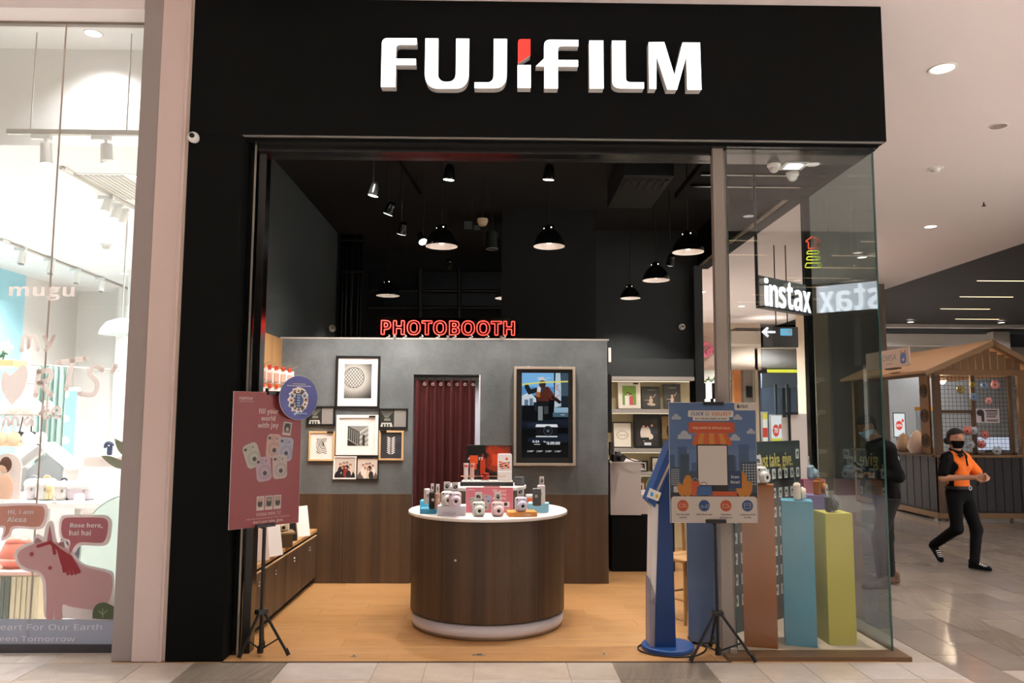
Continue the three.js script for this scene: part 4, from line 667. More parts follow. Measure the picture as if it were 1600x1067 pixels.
// ---------------------------------------------------------------- photo shelves, white counter and wall screen at the back
{
  const zb = -5.0, zf = -4.72, x0 = onZ(950, 590, zf).x, x1 = 2.66;
  const t = thing('photo_shelf', 'built-in shelf wall of grey boards holding framed family photos', 'shelf', [0, 0, 0]);
  const yOf = (py) => onZ(965, py, zf).y, cream = M(0xb9ab86, 0.8), grey = M(0x9a948c, 0.6);
  part('back_panel', span(x0, x1, 0, yOf(588), zb - 0.04, zb), cream, t);
  part('bulkhead', span(x0, x1, yOf(588), yOf(560), zb - 0.2, zf - 0.02), mt.darkWall, t);
  [[588, 594], [639, 645.5], [701, 707], [738, 743.5], [773, 778]].forEach(([a, b]) => part('shelf_board', span(x0, x1, yOf(b), yOf(a), zb, zf), grey, t));
  const lamp = thing('shelf_lamp', 'slim light under the top board, placed to light the photo shelf', 'lamp', [(x0 + x1) / 2, yOf(594) - 0.006, zf - 0.06]);
  part('housing', box(x1 - x0 - 0.1, 0.01, 0.03, 0), grey, lamp); part('diffuser', moved(box(x1 - x0 - 0.12, 0.004, 0.02, 0), 0, -0.006, 0), glow(0xfff0d0, 3), lamp);  // slim lights under the boards, placed to light the framed photos
  const rl = new THREE.RectAreaLight(0xfff0d2, LIGHT.shelf, x1 - x0 - 0.12, 0.02); rl.position.set((x0 + x1) / 2, yOf(594) - 0.018, zf - 0.06); rl.lookAt((x0 + x1) / 2, 0, zf - 0.2); scene.add(rl);
  for (const py of [645.5, 707, 743.5]) { const l2 = new THREE.RectAreaLight(0xfff0d2, LIGHT.shelf * 0.8, x1 - x0 - 0.12, 0.02); l2.position.set((x0 + x1) / 2, yOf(py) - 0.014, zf - 0.05); l2.lookAt((x0 + x1) / 2, 0, zf - 0.25); scene.add(l2); part('shelf_light', moved(box(x1 - x0 - 0.12, 0.004, 0.02, 0), (x0 + x1) / 2, yOf(py) - 0.003, zf - 0.05), glow(0xfff0d0, 2), t); }
  const white = M(0xefe6d6, 0.5), dark = M(0x3a3a33, 0.6), zi = zb + 0.09;
  const fr = (label, a, b, frame, fw, arts, tg) => { const z = zi, o = framed(label, onZ(...a, z), onZ(...b, z), z - 0.03, frame, fw, 0.022, M(0xefe6d6, 0.7), arts, tg); o.rotation.x = -0.1; return o; };
  fr('white framed photo of a couple on grass on the top shelf', [966, 597], [1001, 638.5], white, 0.04, [['couple', 0, 0.0, 0.62, 0.74]], 0.3);
  fr('dark framed photo of a dancer on the top shelf, next to the couple', [1002.5, 604], [1032, 638.5], dark, 0.02, [['dancer', 0, 0, 0.88, 0.9]], -0.2);
  fr('dark framed photo of a dancer on the top shelf, above the blue poster', [1037, 600], [1064, 638.5], dark, 0.02, [['dancer', 0, 0, 0.88, 0.9]], 0.1);
  fr('cream framed card with a wreath drawing on the middle shelf', [957, 659], [988.5, 700.5], M(0x4a4232, 0.5), 0.018, [['wreath', 0, 0, 0.92, 0.94]]);
  fr('large black framed family portrait on the middle shelf', [991, 647.5], [1031.5, 700.5], mt.plasticBlack, 0.025, [['family', 0, 0, 0.9, 0.92]]);
  fr('black framed photo of a man in a dark suit on the middle shelf', [1032, 648], [1062, 700.5], mt.plasticBlack, 0.02, [['groom', 0, 0, 0.9, 0.92]]);
  fr('small black framed portrait with a white mat on the third shelf', [993.5, 720], [1012.5, 737.5], mt.plasticBlack, 0.018, [['portrait', 0, 0, 0.84, 0.84]]);
  fr('small black framed blank cream card on the third shelf', [1018, 714.5], [1036, 737.5], mt.plasticBlack, 0.012, [['wreath', 0, 0, 0.9, 0.92]]);
  const low = (label, px0, px1, py0, py1, mat, round, kind) => { const a = onZ(px0, py0, zi), b = onZ(px1, py1, zi), w = b.x - a.x, h = a.y - b.y, o = thing('photo_plaque', label, 'photo plaque', [(a.x + b.x) / 2, b.y, zi - 0.02]); part('plaque', round ? cyl(w / 2, w / 2, 0.02, 40).rotateX(1.57).scale(1, h / w, 1).translate(0, h / 2, 0) : moved(rbox(w, h, 0.02, 0.03), 0, h / 2, 0), mat, o); part('photo_print', round ? new THREE.CircleGeometry(w * 0.42, 32).scale(1, h / w, 1).translate(0, h / 2, 0.0112) : moved(plane(w * 0.8, h * 0.7), 0, h / 2, 0.0105), art(kind, 192, 192), o); };
  low('rounded orange wood photo plaque on the lowest shelf', 991, 1008, 752, 772, M(0xb06a34, 0.5), false, 'portrait');
  low('round green-rimmed photo plaque on the lowest shelf', 1009, 1031, 746, 772, M(0x9fb09a, 0.5), true, 'couple');
}
{
  const z = -3.3, a = onZ(954, 722, z), b = onZ(1015, 805, z), t = thing('cash_counter', 'pale grey counter with a dark lower part beside the photo booth', 'counter', [(a.x + b.x) / 2 + 0.15, 0, z - 0.35]);
  const c = M(0xb3aaa6, 0.55), w = 0.75, hi = a.y, mid = onZ(980, 786, z).y, step = onZ(990, 772, z).y;
  part('upper_panel', moved(box(0.36, hi - b.y, 0.6, 0.004), -0.2, (hi + b.y) / 2, 0.05), c, t);
  part('lower_panel', moved(box(w, step - b.y - 0.02, 0.66, 0.004), 0, (step + b.y) / 2, 0), c, t);
  part('dark_base', moved(box(w - 0.02, b.y, 0.66, 0.004), 0, b.y / 2, 0), mt.black, t);
  part('worktop_edge', moved(box(0.37, 0.02, 0.61, 0.003), -0.2, hi, 0.05), M(0xc9c0bb, 0.45), t); void mid;
  const cy = hi + 0.01, o = thing('black_camera', 'black camera with a lens lying on the pale grey counter', 'camera', [onZ(965, 720, -3.2).x, cy, -3.2], 0.4);
  part('body', moved(rbox(0.15, 0.09, 0.06, 0.012), 0, 0.045, 0), mt.plasticBlack, o); part('prism', moved(rbox(0.06, 0.035, 0.05, 0.01), 0, 0.1, 0), mt.plasticBlack, o); part('lens', cyl(0.035, 0.038, 0.08).rotateX(1.57).translate(0.01, 0.045, 0.06), mt.rubber, o); part('strap', tube([[0.07, 0.08, 0], [0.14, 0.03, 0.03], [0.2, 0.006, 0.06], [0.26, 0.005, 0.08]], 0.006, 16), mt.rubber, o);
  const m = thing('card_reader', 'dark monitor stand between the booth wall and the pale grey counter', 'monitor', [onZ(957, 715, -3.55).x - 0.02, cy, -3.5], 1.2);
  part('panel', moved(box(0.2, 0.16, 0.02, 0.004), 0, 0.14, 0), mt.plasticBlack, m); part('foot', moved(box(0.1, 0.012, 0.09, 0.003), 0, 0.006, 0), mt.plasticBlack, m); part('neck', moved(box(0.03, 0.08, 0.015, 0.003), 0, 0.05, -0.01), mt.plasticBlack, m);
}
{
  const z0 = -2.75, p = onZ(965, 584, z0), q = onZ(951, 676, z0), t = thing('wall_television', 'black television on the side of the photo booth, seen from its edge', 'television', [1.25, (p.y + q.y) / 2, -3.2], R(90 - 3));
  const h = p.y - q.y; part('bezel', box(0.9, h, 0.045, 0.004), mt.plasticBlack, t); part('dark_screen', moved(box(0.86, h - 0.04, 0.004, 0), 0, 0, 0.024), mt.blackGloss, t); part('wall_arm', moved(box(0.2, 0.1, 0.04, 0.003), 0, 0, -0.03), mt.rubber, t);
  const w = onZ(953, 555, -2.7), s = thing('wall_sign', 'small white projecting plate at the top corner of the photo booth', 'sign', [1.205, w.y, -2.7]);
  part('plate', moved(rbox(0.03, 0.16, 0.1, 0.006), 0.012, 0, 0), mt.white, s); part('mounting_plate', moved(box(0.012, 0.18, 0.06, 0.002), -0.002, 0, 0), mt.plasticBlack, s);
  const cz = onZ(1069, 509, -5.05), c = thing('wall_camera', 'round white security camera low on the dark back wall', 'security camera', [cz.x, cz.y, -5.2]);
  part('mount', cyl(0.045, 0.045, 0.03).rotateX(1.57).translate(0, 0, 0.015), mt.white, c); part('ball', new THREE.SphereGeometry(0.035, 16, 12).translate(0, 0, 0.05), mt.white, c); part('lens', cyl(0.014, 0.014, 0.01).rotateX(1.57).translate(0, 0, 0.085), mt.plasticBlack, c);
}
{ // under the black ceiling: panels, pipes, ducts
  const t = thing('black_panel_wall', 'wall of large framed black panels high behind the photo booth', 'panel wall');
  for (const [x0, x1, y0, y1] of [[578, 596, 425, 447], [658, 715, 424, 452], [720, 785, 424, 452], [658, 715, 457, 478], [720, 785, 457, 478], [600, 654, 455, 478]]) { const a = onZ(x0, y0, -6.8), b = onZ(x1, y1, -6.8); part('panel', moved(box(b.x - a.x, a.y - b.y, 0.03, 0.004), (a.x + b.x) / 2, (a.y + b.y) / 2, -6.83), M(0x14181a, 0.35), t); }
  for (const px of [656, 717.5]) { const a = onZ(px, 420, -6.74), b = onZ(px, 500, -6.74); part('post', bar([a.x, a.y, -6.76], [b.x, b.y, -6.76], 0.03), M(0x2a2a28, 0.5), t); }
  for (const py of [454, 480]) { const a = onZ(575, py, -6.76), b = onZ(785, py, -6.76); part('rail', bar([a.x, a.y, -6.78], [b.x, b.y, -6.78], 0.02), M(0x26282a, 0.5), t); }
  const p = thing('riser_pipes', 'bundle of glossy black pipes in the far corner beside the side wall', 'pipes');
  for (const [px, r] of [[541, 0.04], [549, 0.05], [559, 0.03], [564, 0.02], [535, 0.03]]) { const a = onZ(px, 400, -5.6); part('pipe', bar([a.x, 2.4, -5.65], [a.x, 4.46, -5.65], r), mt.blackGloss, p); }
  for (const py of [375, 424]) { const a = onZ(533, py, -5.6), b = onZ(567, py, -5.6); part('clamp', bar([a.x, a.y, -5.6], [b.x, b.y, -5.6], 0.02), mt.rubber, p); }
  const duct = thing('air_duct', 'black boxy air duct and grilles under the dark ceiling near the door post', 'air duct');
  const d0 = onZ(1003, 300, -2.0); part('duct_body', moved(box(0.5, 0.3, 1.2, 0.01), d0.x, 4.28, -2.2), M(0x181b1c, 0.5), duct);
  for (let i = 0; i < 6; i++) part('louvre', moved(box(0.03, 0.012, 0.3, 0), d0.x - 0.2 + i * 0.08, 4.12, -1.85), M(0x2a2926, 0.5), duct);
  const dd = thing('smoke_detector', 'cream stepped smoke detector hanging below the dark ceiling', 'smoke detector', onZ(754, 346, -2.8));
  part('cap', lathe([[0.06, 0.03], [0.062, 0.0], [0.045, -0.04], [0.03, -0.05], [0, -0.05]]), M(0xc9b79c, 0.5), dd); part('stem', bar([0, 0.03, 0], [0, 4.46 - dd.position.y, 0], 0.006), mt.rubber, dd);
  const cy = onZ(769, 376, -3.2), cl = thing('hanging_cylinder', 'dark metal cylinder lamp hanging under the smoke detector', 'lamp', cy);
  part('cylinder', cyl(0.07, 0.07, 0.2).translate(0, 0, 0), M(0x1f2526, 0.3), cl); part('rim', new THREE.TorusGeometry(0.068, 0.006, 8, 24).rotateX(1.57).translate(0, -0.1, 0), mt.silver, cl); part('stem', bar([0, 0.1, 0], [0, 4.46 - cy.y, 0], 0.006), mt.rubber, cl);
  const fl = onZ(738, 352, -3.6), f = thing('ceiling_bracket', 'small unpainted metal plates under the dark ceiling', 'bracket', fl);
  part('plate', moved(box(0.1, 0.1, 0.01, 0), -0.05, 0.0, 0), M(0x5a6466, 0.4, { metalness: 0.6 }), f); part('plate', moved(box(0.08, 0.06, 0.01, 0), 0.06, -0.03, 0), M(0x5a6466, 0.4, { metalness: 0.6 }), f); part('stem', bar([0, 0, 0], [0, 4.46 - fl.y, 0], 0.006), mt.rubber, f);
  const n = onZ(523, 514, -5.0), h = thing('wall_horn', 'small white cone on the side wall above the booth', 'speaker', [-2.36, n.y, -5.0], 0.6);
  part('cone', lathe([[0.008, 0], [0.012, 0.05], [0.045, 0.08], [0.05, 0.09]]).rotateX(1.57).translate(0, 0, 0.02), mt.greyLight, h); part('arm', bar([-0.03, 0, 0], [0, 0, 0.03], 0.008), mt.rubber, h);
}
// ---------------------------------------------------------------- poster stands before the shop
const standMat = M(0x121314, 0.45);
function tripod(t, top, hub, feet, r = 0.012) {                          // local coordinates; y is height above the floor
  part('pole', bar([0, hub - 0.28, 0], [0, top, 0], r), standMat, t);
  part('hub', moved(box(0.085, 0.035, 0.06, 0.006), 0, hub, 0), standMat, t);
  part('collar', cyl(0.022, 0.022, 0.05).translate(0, hub - 0.27, 0), standMat, t);
  for (const [x, z] of feet) {
    const leg = part('leg', bar([x * 0.12, hub - 0.01, z * 0.12], [x * 0.94, 0.03, z * 0.94], 0.0105), standMat, t);
    part('rubber_foot', bar([x * 0.9, 0.055, z * 0.9], [x, 0.012, z], 0.015, 0.016), mt.rubber, leg);
    part('brace', bar([x * 0.02, hub - 0.27, z * 0.02], [x * 0.62, (hub) * 0.4, z * 0.62], 0.006), standMat, t);
  }
}
{
  const L0 = onZ(361, 829, 0.13), bl = onZ(356.7, 829, 0.13), tl = onZ(364.7, 610.8, 0.13), br = onZ(465, 815.5, -0.3), tr = onZ(473.5, 614.5, -0.3); void L0;
  const a = new THREE.Vector3((bl.x + tl.x) / 2, 0, 0.13), b = new THREE.Vector3((br.x + tr.x) / 2, 0, -0.3), y0 = (bl.y + br.y) / 2, y1 = (tl.y + tr.y) / 2, w = a.distanceTo(b), h = y1 - y0, c = a.clone().add(b).multiplyScalar(0.5), turn = Math.atan2(-(b.z - a.z), b.x - a.x);
  const map = paint(600, 1030, (g, W2, H2) => {
    g.fillStyle = '#a3474c'; g.fillRect(0, 0, W2, H2); g.fillStyle = '#ecd9d6'; g.textAlign = 'left'; g.font = 'bold 26px sans-serif'; g.fillText('FUJIFILM', 44, 60); g.font = '12px sans-serif'; g.fillText('Value from Innovation', 48, 78);
    g.textAlign = 'center'; g.font = 'bold 54px sans-serif'; ['fill your', 'world', 'with joy'].forEach((s, i) => { g.save(); g.translate(300, 168 + i * 54); g.scale(.86, 1); g.fillText(s, 0, 0); g.restore(); });
    g.save(); g.translate(470, 285); g.rotate(.12); g.fillStyle = '#e9e2de'; g.fillRect(-38, -52, 76, 104); g.fillStyle = '#8d8580'; g.fillRect(-30, -44, 60, 78); g.fillStyle = '#17120f'; g.beginPath(); g.ellipse(0, -8, 26, 34, 0, 0, 7); g.fill(); g.fillStyle = '#d8b8a4'; g.beginPath(); g.ellipse(2, 4, 14, 18, 0, 0, 7); g.fill(); g.restore();
    camerasOn(g, 300, 500, 1.35);
    for (let i = 0; i < 3; i++) { const x = 222 + i * 74; g.fillStyle = '#e4dad6'; g.fillRect(x, 800, 66, 108); g.fillStyle = ['#c9b7a8', '#8c8680', '#b7a89c'][i]; g.fillRect(x + 7, 808, 52, 76); g.fillStyle = '#241d1a'; g.beginPath(); g.ellipse(x + 30 + i * 3, 856, 20, 26, 0, 0, 7); g.fill(); g.fillStyle = '#cfa48c'; g.beginPath(); g.arc(x + 30 + i * 3, 834, 11, 0, 7); g.fill(); }
    g.fillStyle = '#ecdcd9'; g.font = '40px sans-serif'; g.save(); g.translate(330, 950); g.scale(.85, 1); g.fillText('instax mini 12', 0, 0); g.restore(); g.font = '13px sans-serif'; g.fillText('Bright images with Automatic Exposure • Selfies • Close-Up Photo', 330, 972); g.font = 'bold 27px sans-serif'; g.fillText("don't just take, give.", 330, 1004);
  });
  const t = thing('poster_stand', 'black tripod stand holding a dull red instant camera poster before the black pier', 'poster stand', [c.x, 0, c.z], turn);
  part('poster_board', moved(box(w, h, 0.006, 0.001), 0, (y0 + y1) / 2, 0.0), M(0xd9cfcb, 0.5), t);
  part('poster_print', moved(plane(w - 0.004, h - 0.002), 0, (y0 + y1) / 2, 0.0035), new THREE.MeshStandardMaterial({ map, color: 0xcfc8c4, roughness: 0.45 }), t);
  tripod(t, y0 + 0.02, onZ(411, 953, c.z - 0.05).y, [[-0.15, -0.035], [0.13, 0.17], [0.12, -0.16]]);
  part('pole', bar([0, y0 - 0.02, -0.03], [0, y1 + 0.03, -0.03], 0.012), standMat, t);
  part('lower_bracket', moved(box(0.16, 0.024, 0.05, 0.003), 0, y0 + 0.006, 0), standMat, t);
  part('upper_bracket', moved(box(0.2, 0.03, 0.05, 0.003), 0.08, y1 - 0.006, 0), standMat, t);
  part('pole_sleeve', bar([0, y0, 0], [0, y0 - 0.32, 0], 0.014), standMat, t);
  const d = onZ(467, 621.5, c.z - 0.14), disc = thing('round_sign', 'round blue sign with a photo collage clipped to the red poster', 'sign', [d.x, d.y, c.z - 0.135], turn);
  part('disc_board', cyl(0.172, 0.172, 0.006, 64).rotateX(1.5708), M(0xcfd0dc, 0.5), disc);
  part('disc_print', new THREE.CircleGeometry(0.1705, 64).translate(0, 0, 0.0036), print(paint(420, 420, (g) => {
    g.fillStyle = '#434a96'; g.fillRect(0, 0, 420, 420); g.fillStyle = '#d9cf8a'; g.textAlign = 'center'; g.fillRect(138, 76, 144, 5); g.fillStyle = '#e6e6ee'; for (let i = 0; i < 9; i++) g.fillRect(76 + i * 30, 94, 24, 6);
    const C = ['#b98a6c', '#e2d8d2', '#6a4a3a', '#9fb3c4', '#caa', '#3b3b44', '#d9b48a', '#8fa0b8']; for (let i = 0; i < 12; i++) { const q = i / 12 * 6.283, x = 205 + Math.cos(q) * 82, y = 232 + Math.sin(q) * 92; g.save(); g.translate(x, y); g.rotate(q * .7); g.fillStyle = '#efe9e4'; g.fillRect(-25, -32, 50, 64); g.fillStyle = C[i % 8]; g.fillRect(-20, -27, 40, 45); g.fillStyle = '#1d1512'; g.beginPath(); g.arc(0, -6, 10, 0, 7); g.fill(); g.restore(); }
    g.fillStyle = '#1c2340'; g.fillRect(178, 165, 58, 140); g.fillStyle = '#7fa6d0'; for (let i = 0; i < 5; i++) g.fillRect(188, 176 + i * 25, 38, 16); g.fillStyle = '#a9cfe6'; g.fillRect(160, 352, 22, 22); g.font = 'bold 16px sans-serif'; g.textAlign = 'left'; g.fillText('WONDER FOTO', 188, 366); g.fillStyle = '#111428'; g.fillText('IMAGING', 205, 384);
  }), 0.4), disc);
  part('clip', moved(box(0.03, 0.05, 0.02, 0.003), -0.1, -0.06, -0.012), standMat, disc);
}
{
  const z = 0.02, tl = onZ(1043.5, 629.5, z), tr = onZ(1180, 628, z), bl = onZ(1048, 817.5, z), br = onZ(1185, 816, z), x0 = (tl.x + bl.x) / 2, x1 = (tr.x + br.x) / 2, y0 = (bl.y + br.y) / 2, y1 = (tl.y + tr.y) / 2, w = x1 - x0, h = y1 - y0;
  const t = thing('poster_stand', 'black tripod stand with a blue illustrated shop poster before the grey door post', 'poster stand', [(x0 + x1) / 2 + 0.01, 0, z], 0.0);
  const map = paint(680, 913, (g, W2, H2) => {
    const tx = (s, x, y, f, c, a = 'center') => { g.font = f; g.fillStyle = c; g.textAlign = a; g.fillText(s, x, y); };
    g.fillStyle = '#5f86c0'; g.fillRect(0, 0, W2, H2); g.fillStyle = '#6a8fc4'; g.fillRect(0, 360, W2, 200);
    const cloud = (x, y, s) => { g.fillStyle = '#c3d0e2'; g.beginPath(); g.arc(x - 26 * s, y, 14 * s, 0, 7); g.arc(x, y - 12 * s, 24 * s, 0, 7); g.arc(x + 28 * s, y, 15 * s, 0, 7); g.rect(x - 40 * s, y, 82 * s, 14 * s); g.fill(); };
    cloud(56, 118, .9); cloud(538, 118, .85); cloud(118, 262, 1.3); cloud(512, 276, 1.0); cloud(640, 226, .8);
    g.fillStyle = '#4b6c9c'; for (const [x, y, a, b] of [[65, 340, 70, 400], [0, 400, 40, 300], [540, 320, 80, 400], [460, 410, 60, 300], [170, 460, 60, 250]]) g.fillRect(x, y, a, b);
    g.fillStyle = '#3a5670'; for (const [x, y, a, b] of [[84, 395, 68, 330], [0, 495, 80, 240], [555, 450, 125, 300], [150, 525, 60, 200], [440, 400, 66, 330]]) g.fillRect(x, y, a, b);
    g.fillStyle = '#dfe4ea'; for (let i = 0; i < 5; i++) for (let j = 0; j < 8; j++) { g.fillRect(12 + i * 13, 510 + j * 16, 8, 8); g.fillRect(570 + i * 22, 470 + j * 21, 11, 11); } g.fillRect(28, 640, 38, 46);
    g.fillStyle = '#2b2a33'; g.fillRect(0, 690, W2, 60);
    g.fillStyle = '#f2eee9'; g.beginPath(); g.roundRect(515, -20, 180, 78, 14); g.fill(); tx('blibli', 580, 40, 'bold 34px sans-serif', '#1d3c72'); g.fillStyle = '#17305c'; g.fillRect(536, 18, 15, 22); g.fillRect(540, 10, 7, 8);
    g.fillStyle = '#f4f0ea'; g.beginPath(); g.roundRect(150, 60, 356, 50, 8); g.fill(); g.beginPath(); g.roundRect(186, 106, 286, 32, 6); g.fill();
    tx('CLICK', 218, 98, 'italic bold 36px sans-serif', '#2554a4'); tx('COLLECT', 408, 98, 'italic bold 36px sans-serif', '#d95a2c'); g.strokeStyle = '#4a4f66'; g.lineWidth = 3; g.strokeRect(290, 74, 22, 22); tx('BELI ONLINE AMBIL DI TOKO', 329, 130, 'bold 18px sans-serif', '#3f4c6a');
    g.fillStyle = '#dd5f28'; g.beginPath(); g.roundRect(152, 150, 360, 84, 14); g.fill(); tx('FUJI SHOP ID Official Store', 332, 203, 'bold 23px sans-serif', '#f6ead8');
    const cols = ['#dd6a2e', '#e79a3c']; for (let i = 0; i < 7; i++) { const x = 205 + i * 36, x2 = 178 + i * 44.5; g.fillStyle = cols[i % 2]; g.beginPath(); g.moveTo(x, 236); g.lineTo(x + 36, 236); g.lineTo(x2 + 44.5, 310); g.arc(x2 + 22, 310, 22.3, 0, 3.1416); g.fill(); }
    g.fillStyle = '#1b1d26'; g.beginPath(); g.roundRect(212, 320, 244, 390, 10); g.fill(); g.fillStyle = '#f5f3ef'; g.beginPath(); g.roundRect(222, 330, 226, 300, 4); g.fill();
    const leaf = (x, y, a, s) => { g.save(); g.translate(x, y); g.rotate(a); g.fillStyle = '#e0962e'; g.beginPath(); g.ellipse(0, -60 * s, 32 * s, 66 * s, 0, 0, 7); g.fill(); g.strokeStyle = '#c97a22'; g.lineWidth = 2; g.beginPath(); g.moveTo(0, 0); g.lineTo(0, -110 * s); g.stroke(); g.restore(); };
    leaf(135, 712, .05, 1.25); leaf(100, 712, -.3, .8); leaf(560, 712, 0, 1.5); leaf(600, 712, .2, .9);
    g.fillStyle = '#e0642a'; g.fillRect(165, 600, 66, 110); g.fillRect(300, 678, 220, 34); g.fillStyle = '#3c71b8'; g.beginPath(); g.moveTo(212, 640); g.lineTo(322, 636); g.lineTo(330, 708); g.lineTo(204, 708); g.fill(); g.strokeStyle = '#c8ccd6'; g.lineWidth = 4; g.beginPath(); g.arc(198, 596, 18, 3.14, 6.28); g.stroke(); g.strokeStyle = '#2a2d3a'; g.beginPath(); g.arc(264, 632, 24, 3.3, 6.2); g.stroke();
    g.fillStyle = '#27497f'; g.beginPath(); g.roundRect(456, 522, 104, 132, 8); g.fill(); tx('Scan', 508, 578, 'bold 30px sans-serif', '#f1f1ee'); tx('Now!', 508, 618, 'bold 30px sans-serif', '#f1f1ee');
    g.fillStyle = '#f3ede8'; g.beginPath(); g.roundRect(8, 716, 668, 210, 26); g.fill();
    [[98, '#d95f28', 'Cari dan pilih', 'produk'], [264, '#2f62a8', 'Pilih lokasi toko', ''], [432, '#d95f28', 'Selesaikan', 'pembayaran'], [600, '#2f62a8', 'Langsung ambil', 'di toko']].forEach(([x, c, s1, s2], i) => { g.fillStyle = c; g.beginPath(); g.arc(x, 786, 43, 0, 7); g.fill(); g.strokeStyle = '#f6e9dc'; g.lineWidth = 3; if (i === 0) { g.strokeRect(x - 28, 774, 36, 22); g.beginPath(); g.arc(x + 16, 784, 11, 0, 7); g.moveTo(x + 24, 792); g.lineTo(x + 34, 802); g.stroke(); } else if (i === 1) { g.beginPath(); g.arc(x - 18, 794, 9, 0, 7); g.moveTo(x - 6, 794); g.lineTo(x + 16, 794); g.stroke(); g.strokeRect(x + 14, 780, 20, 20); } else if (i === 2) { g.strokeRect(x - 24, 776, 40, 24); g.beginPath(); g.arc(x + 24, 794, 8, 0, 7); g.stroke(); } else { g.strokeRect(x - 24, 768, 48, 36); g.beginPath(); g.moveTo(x - 28, 782); g.lineTo(x + 28, 782); g.stroke(); } tx(s1, x, 858, 'bold 16px sans-serif', '#2c2c36'); tx(s2, x, 880, 'bold 16px sans-serif', '#2c2c36'); if (i < 3) tx('→', x + 84, 798, 'bold 34px sans-serif', '#22222c'); });
  });
  part('poster_board', moved(box(w, h, 0.006, 0.001), -0.01, (y0 + y1) / 2, 0), M(0xd8d4d0, 0.5), t);
  part('poster_print', moved(plane(w - 0.004, h - 0.004), -0.01, (y0 + y1) / 2, 0.0036), new THREE.MeshStandardMaterial({ map, color: 0xb4aea6, roughness: 0.45 }), t);
  tripod(t, y0 + 0.02, onZ(1118, 957, 0).y, [[-0.22, 0.07], [0.25, 0.08], [0.02, -0.3]]);
  part('pole', bar([0, y0 - 0.02, -0.03], [0, y1 + 0.03, -0.03], 0.012), standMat, t);
  part('lower_bracket', moved(box(0.15, 0.026, 0.05, 0.003), 0.0, y0 + 0.012, 0), standMat, t);
  part('upper_bracket', moved(box(0.15, 0.026, 0.05, 0.003), 0.0, y1 - 0.008, 0), standMat, t);
}
// ---------------------------------------------------------------- blue tablet kiosk, blue standee, chair
{
  const z = -0.26, b = onY(1043, 1013, 0), blue = M(0x1f4c8c, 0.4), blueDark = M(0x163a72, 0.4), t = thing('tablet_kiosk', 'blue and white tablet kiosk on a round blue base beside the blue poster', 'kiosk', [b.x, 0, z]);
  const px = (x, y) => { const p = onZ(x, y, z + 0.1); return [p.x - b.x, p.y]; };
  part('base_disc', lathe([[0, 0], [0.195, 0], [0.2, 0.006], [0.2, 0.03], [0.193, 0.038], [0, 0.038]], 48), blue, t);
  const c0 = px(1024.5, 1010), c1 = px(1056, 1010), c2 = px(1049, 740), c3 = px(1031, 760);
  part('column', extrude([[c0[0], 0.035], [c1[0], 0.035], c2, c3], 0.19, 0.003).translate(0, 0, -0.1), blueDark, t);
  const w0 = px(1017.5, 945), w1 = px(1025, 945), w2 = px(1030, 788), w3 = px(1020, 788);
  part('white_front', extrude([w0, w1, w2, w3], 0.17, 0.002).translate(0, 0, -0.09), M(0xe4dfdc, 0.45), t);
  const g0 = px(1016.5, 1004), g1 = px(1024, 1008), g2 = px(1025, 930), g3 = px(1016, 905);
  part('grey_front', extrude([[g0[0], 0.036], [g1[0], 0.036], g2, g3], 0.17, 0.002).translate(0, 0, -0.09), M(0x8d8a98, 0.45), t);
  const h0 = px(1013, 782), h1 = px(1023, 792), h2 = px(1058, 702), h3 = px(1049, 690);
  part('head_slab', extrude([h0, h1, h2, h3], 0.22, 0.004).translate(0, 0, -0.12), blue, t);
  const e0 = px(1026, 765), e1 = px(1028, 768), e2 = px(1049, 722), e3 = px(1047, 719); part('edge_strip', extrude([e0, e1, e2, e3], 0.004).translate(0, 0, 0.103), M(0xc9b59c, 0.5), t);
  const l0 = px(1010, 776), l1 = px(1028, 783), l2 = px(1033, 770), l3 = px(1015, 762); const lab = part('label_card', extrude([l0, l1, l2, l3], 0.004).translate(0, 0, 0.106), mt.white, t);
  const k = (x, y, c, n) => { const q = px(x, y); part(n, moved(box(0.022, 0.03, 0.002, 0), q[0], q[1], 0.1115), M(c, 0.5), lab); }; k(1018, 772, 0x4aa3d8, 'blue_mark'); k(1026, 775, 0xe7c64a, 'yellow_mark');
  const cable = thing('power_cable', 'black power cable looped on the floor round the base of the blue kiosk', 'cable', [b.x, 0, z]);
  part('cord', tube([[-0.14, 0.007, -0.16], [-0.22, 0.007, -0.04], [-0.23, 0.007, 0.06], [-0.15, 0.007, 0.17], [0, 0.007, 0.23], [0.15, 0.007, 0.21], [0.25, 0.007, 0.1], [0.3, 0.007, -0.02], [0.24, 0.007, -0.13]], 0.006, 60), mt.rubber, cable); part('plug', moved(rbox(0.03, 0.022, 0.05, 0.006), 0.235, 0.012, -0.15), mt.rubber, cable);
  const s0 = onZ(1074, 815, -0.4), s1 = onZ(1133, 1004, -0.4), s = thing('blue_standee', 'tall grey-blue display board with rounded lower corners behind the blue poster', 'display board', [(s0.x + s1.x) / 2, 0, -0.42]);
  part('board', moved(extrude(roundRect(s1.x - s0.x, 1.15, 0.045), 0.03, 0.004), 0, 0.59, 0), M(0x6a80a4, 0.35), s); part('foot', moved(box(0.24, 0.02, 0.16, 0.004), 0, 0.011, -0.05), M(0x3a3a3c, 0.5), s); part('back_strut', bar([0, 0.02, -0.1], [0, 0.7, -0.002], 0.01), mt.silver, s);
}
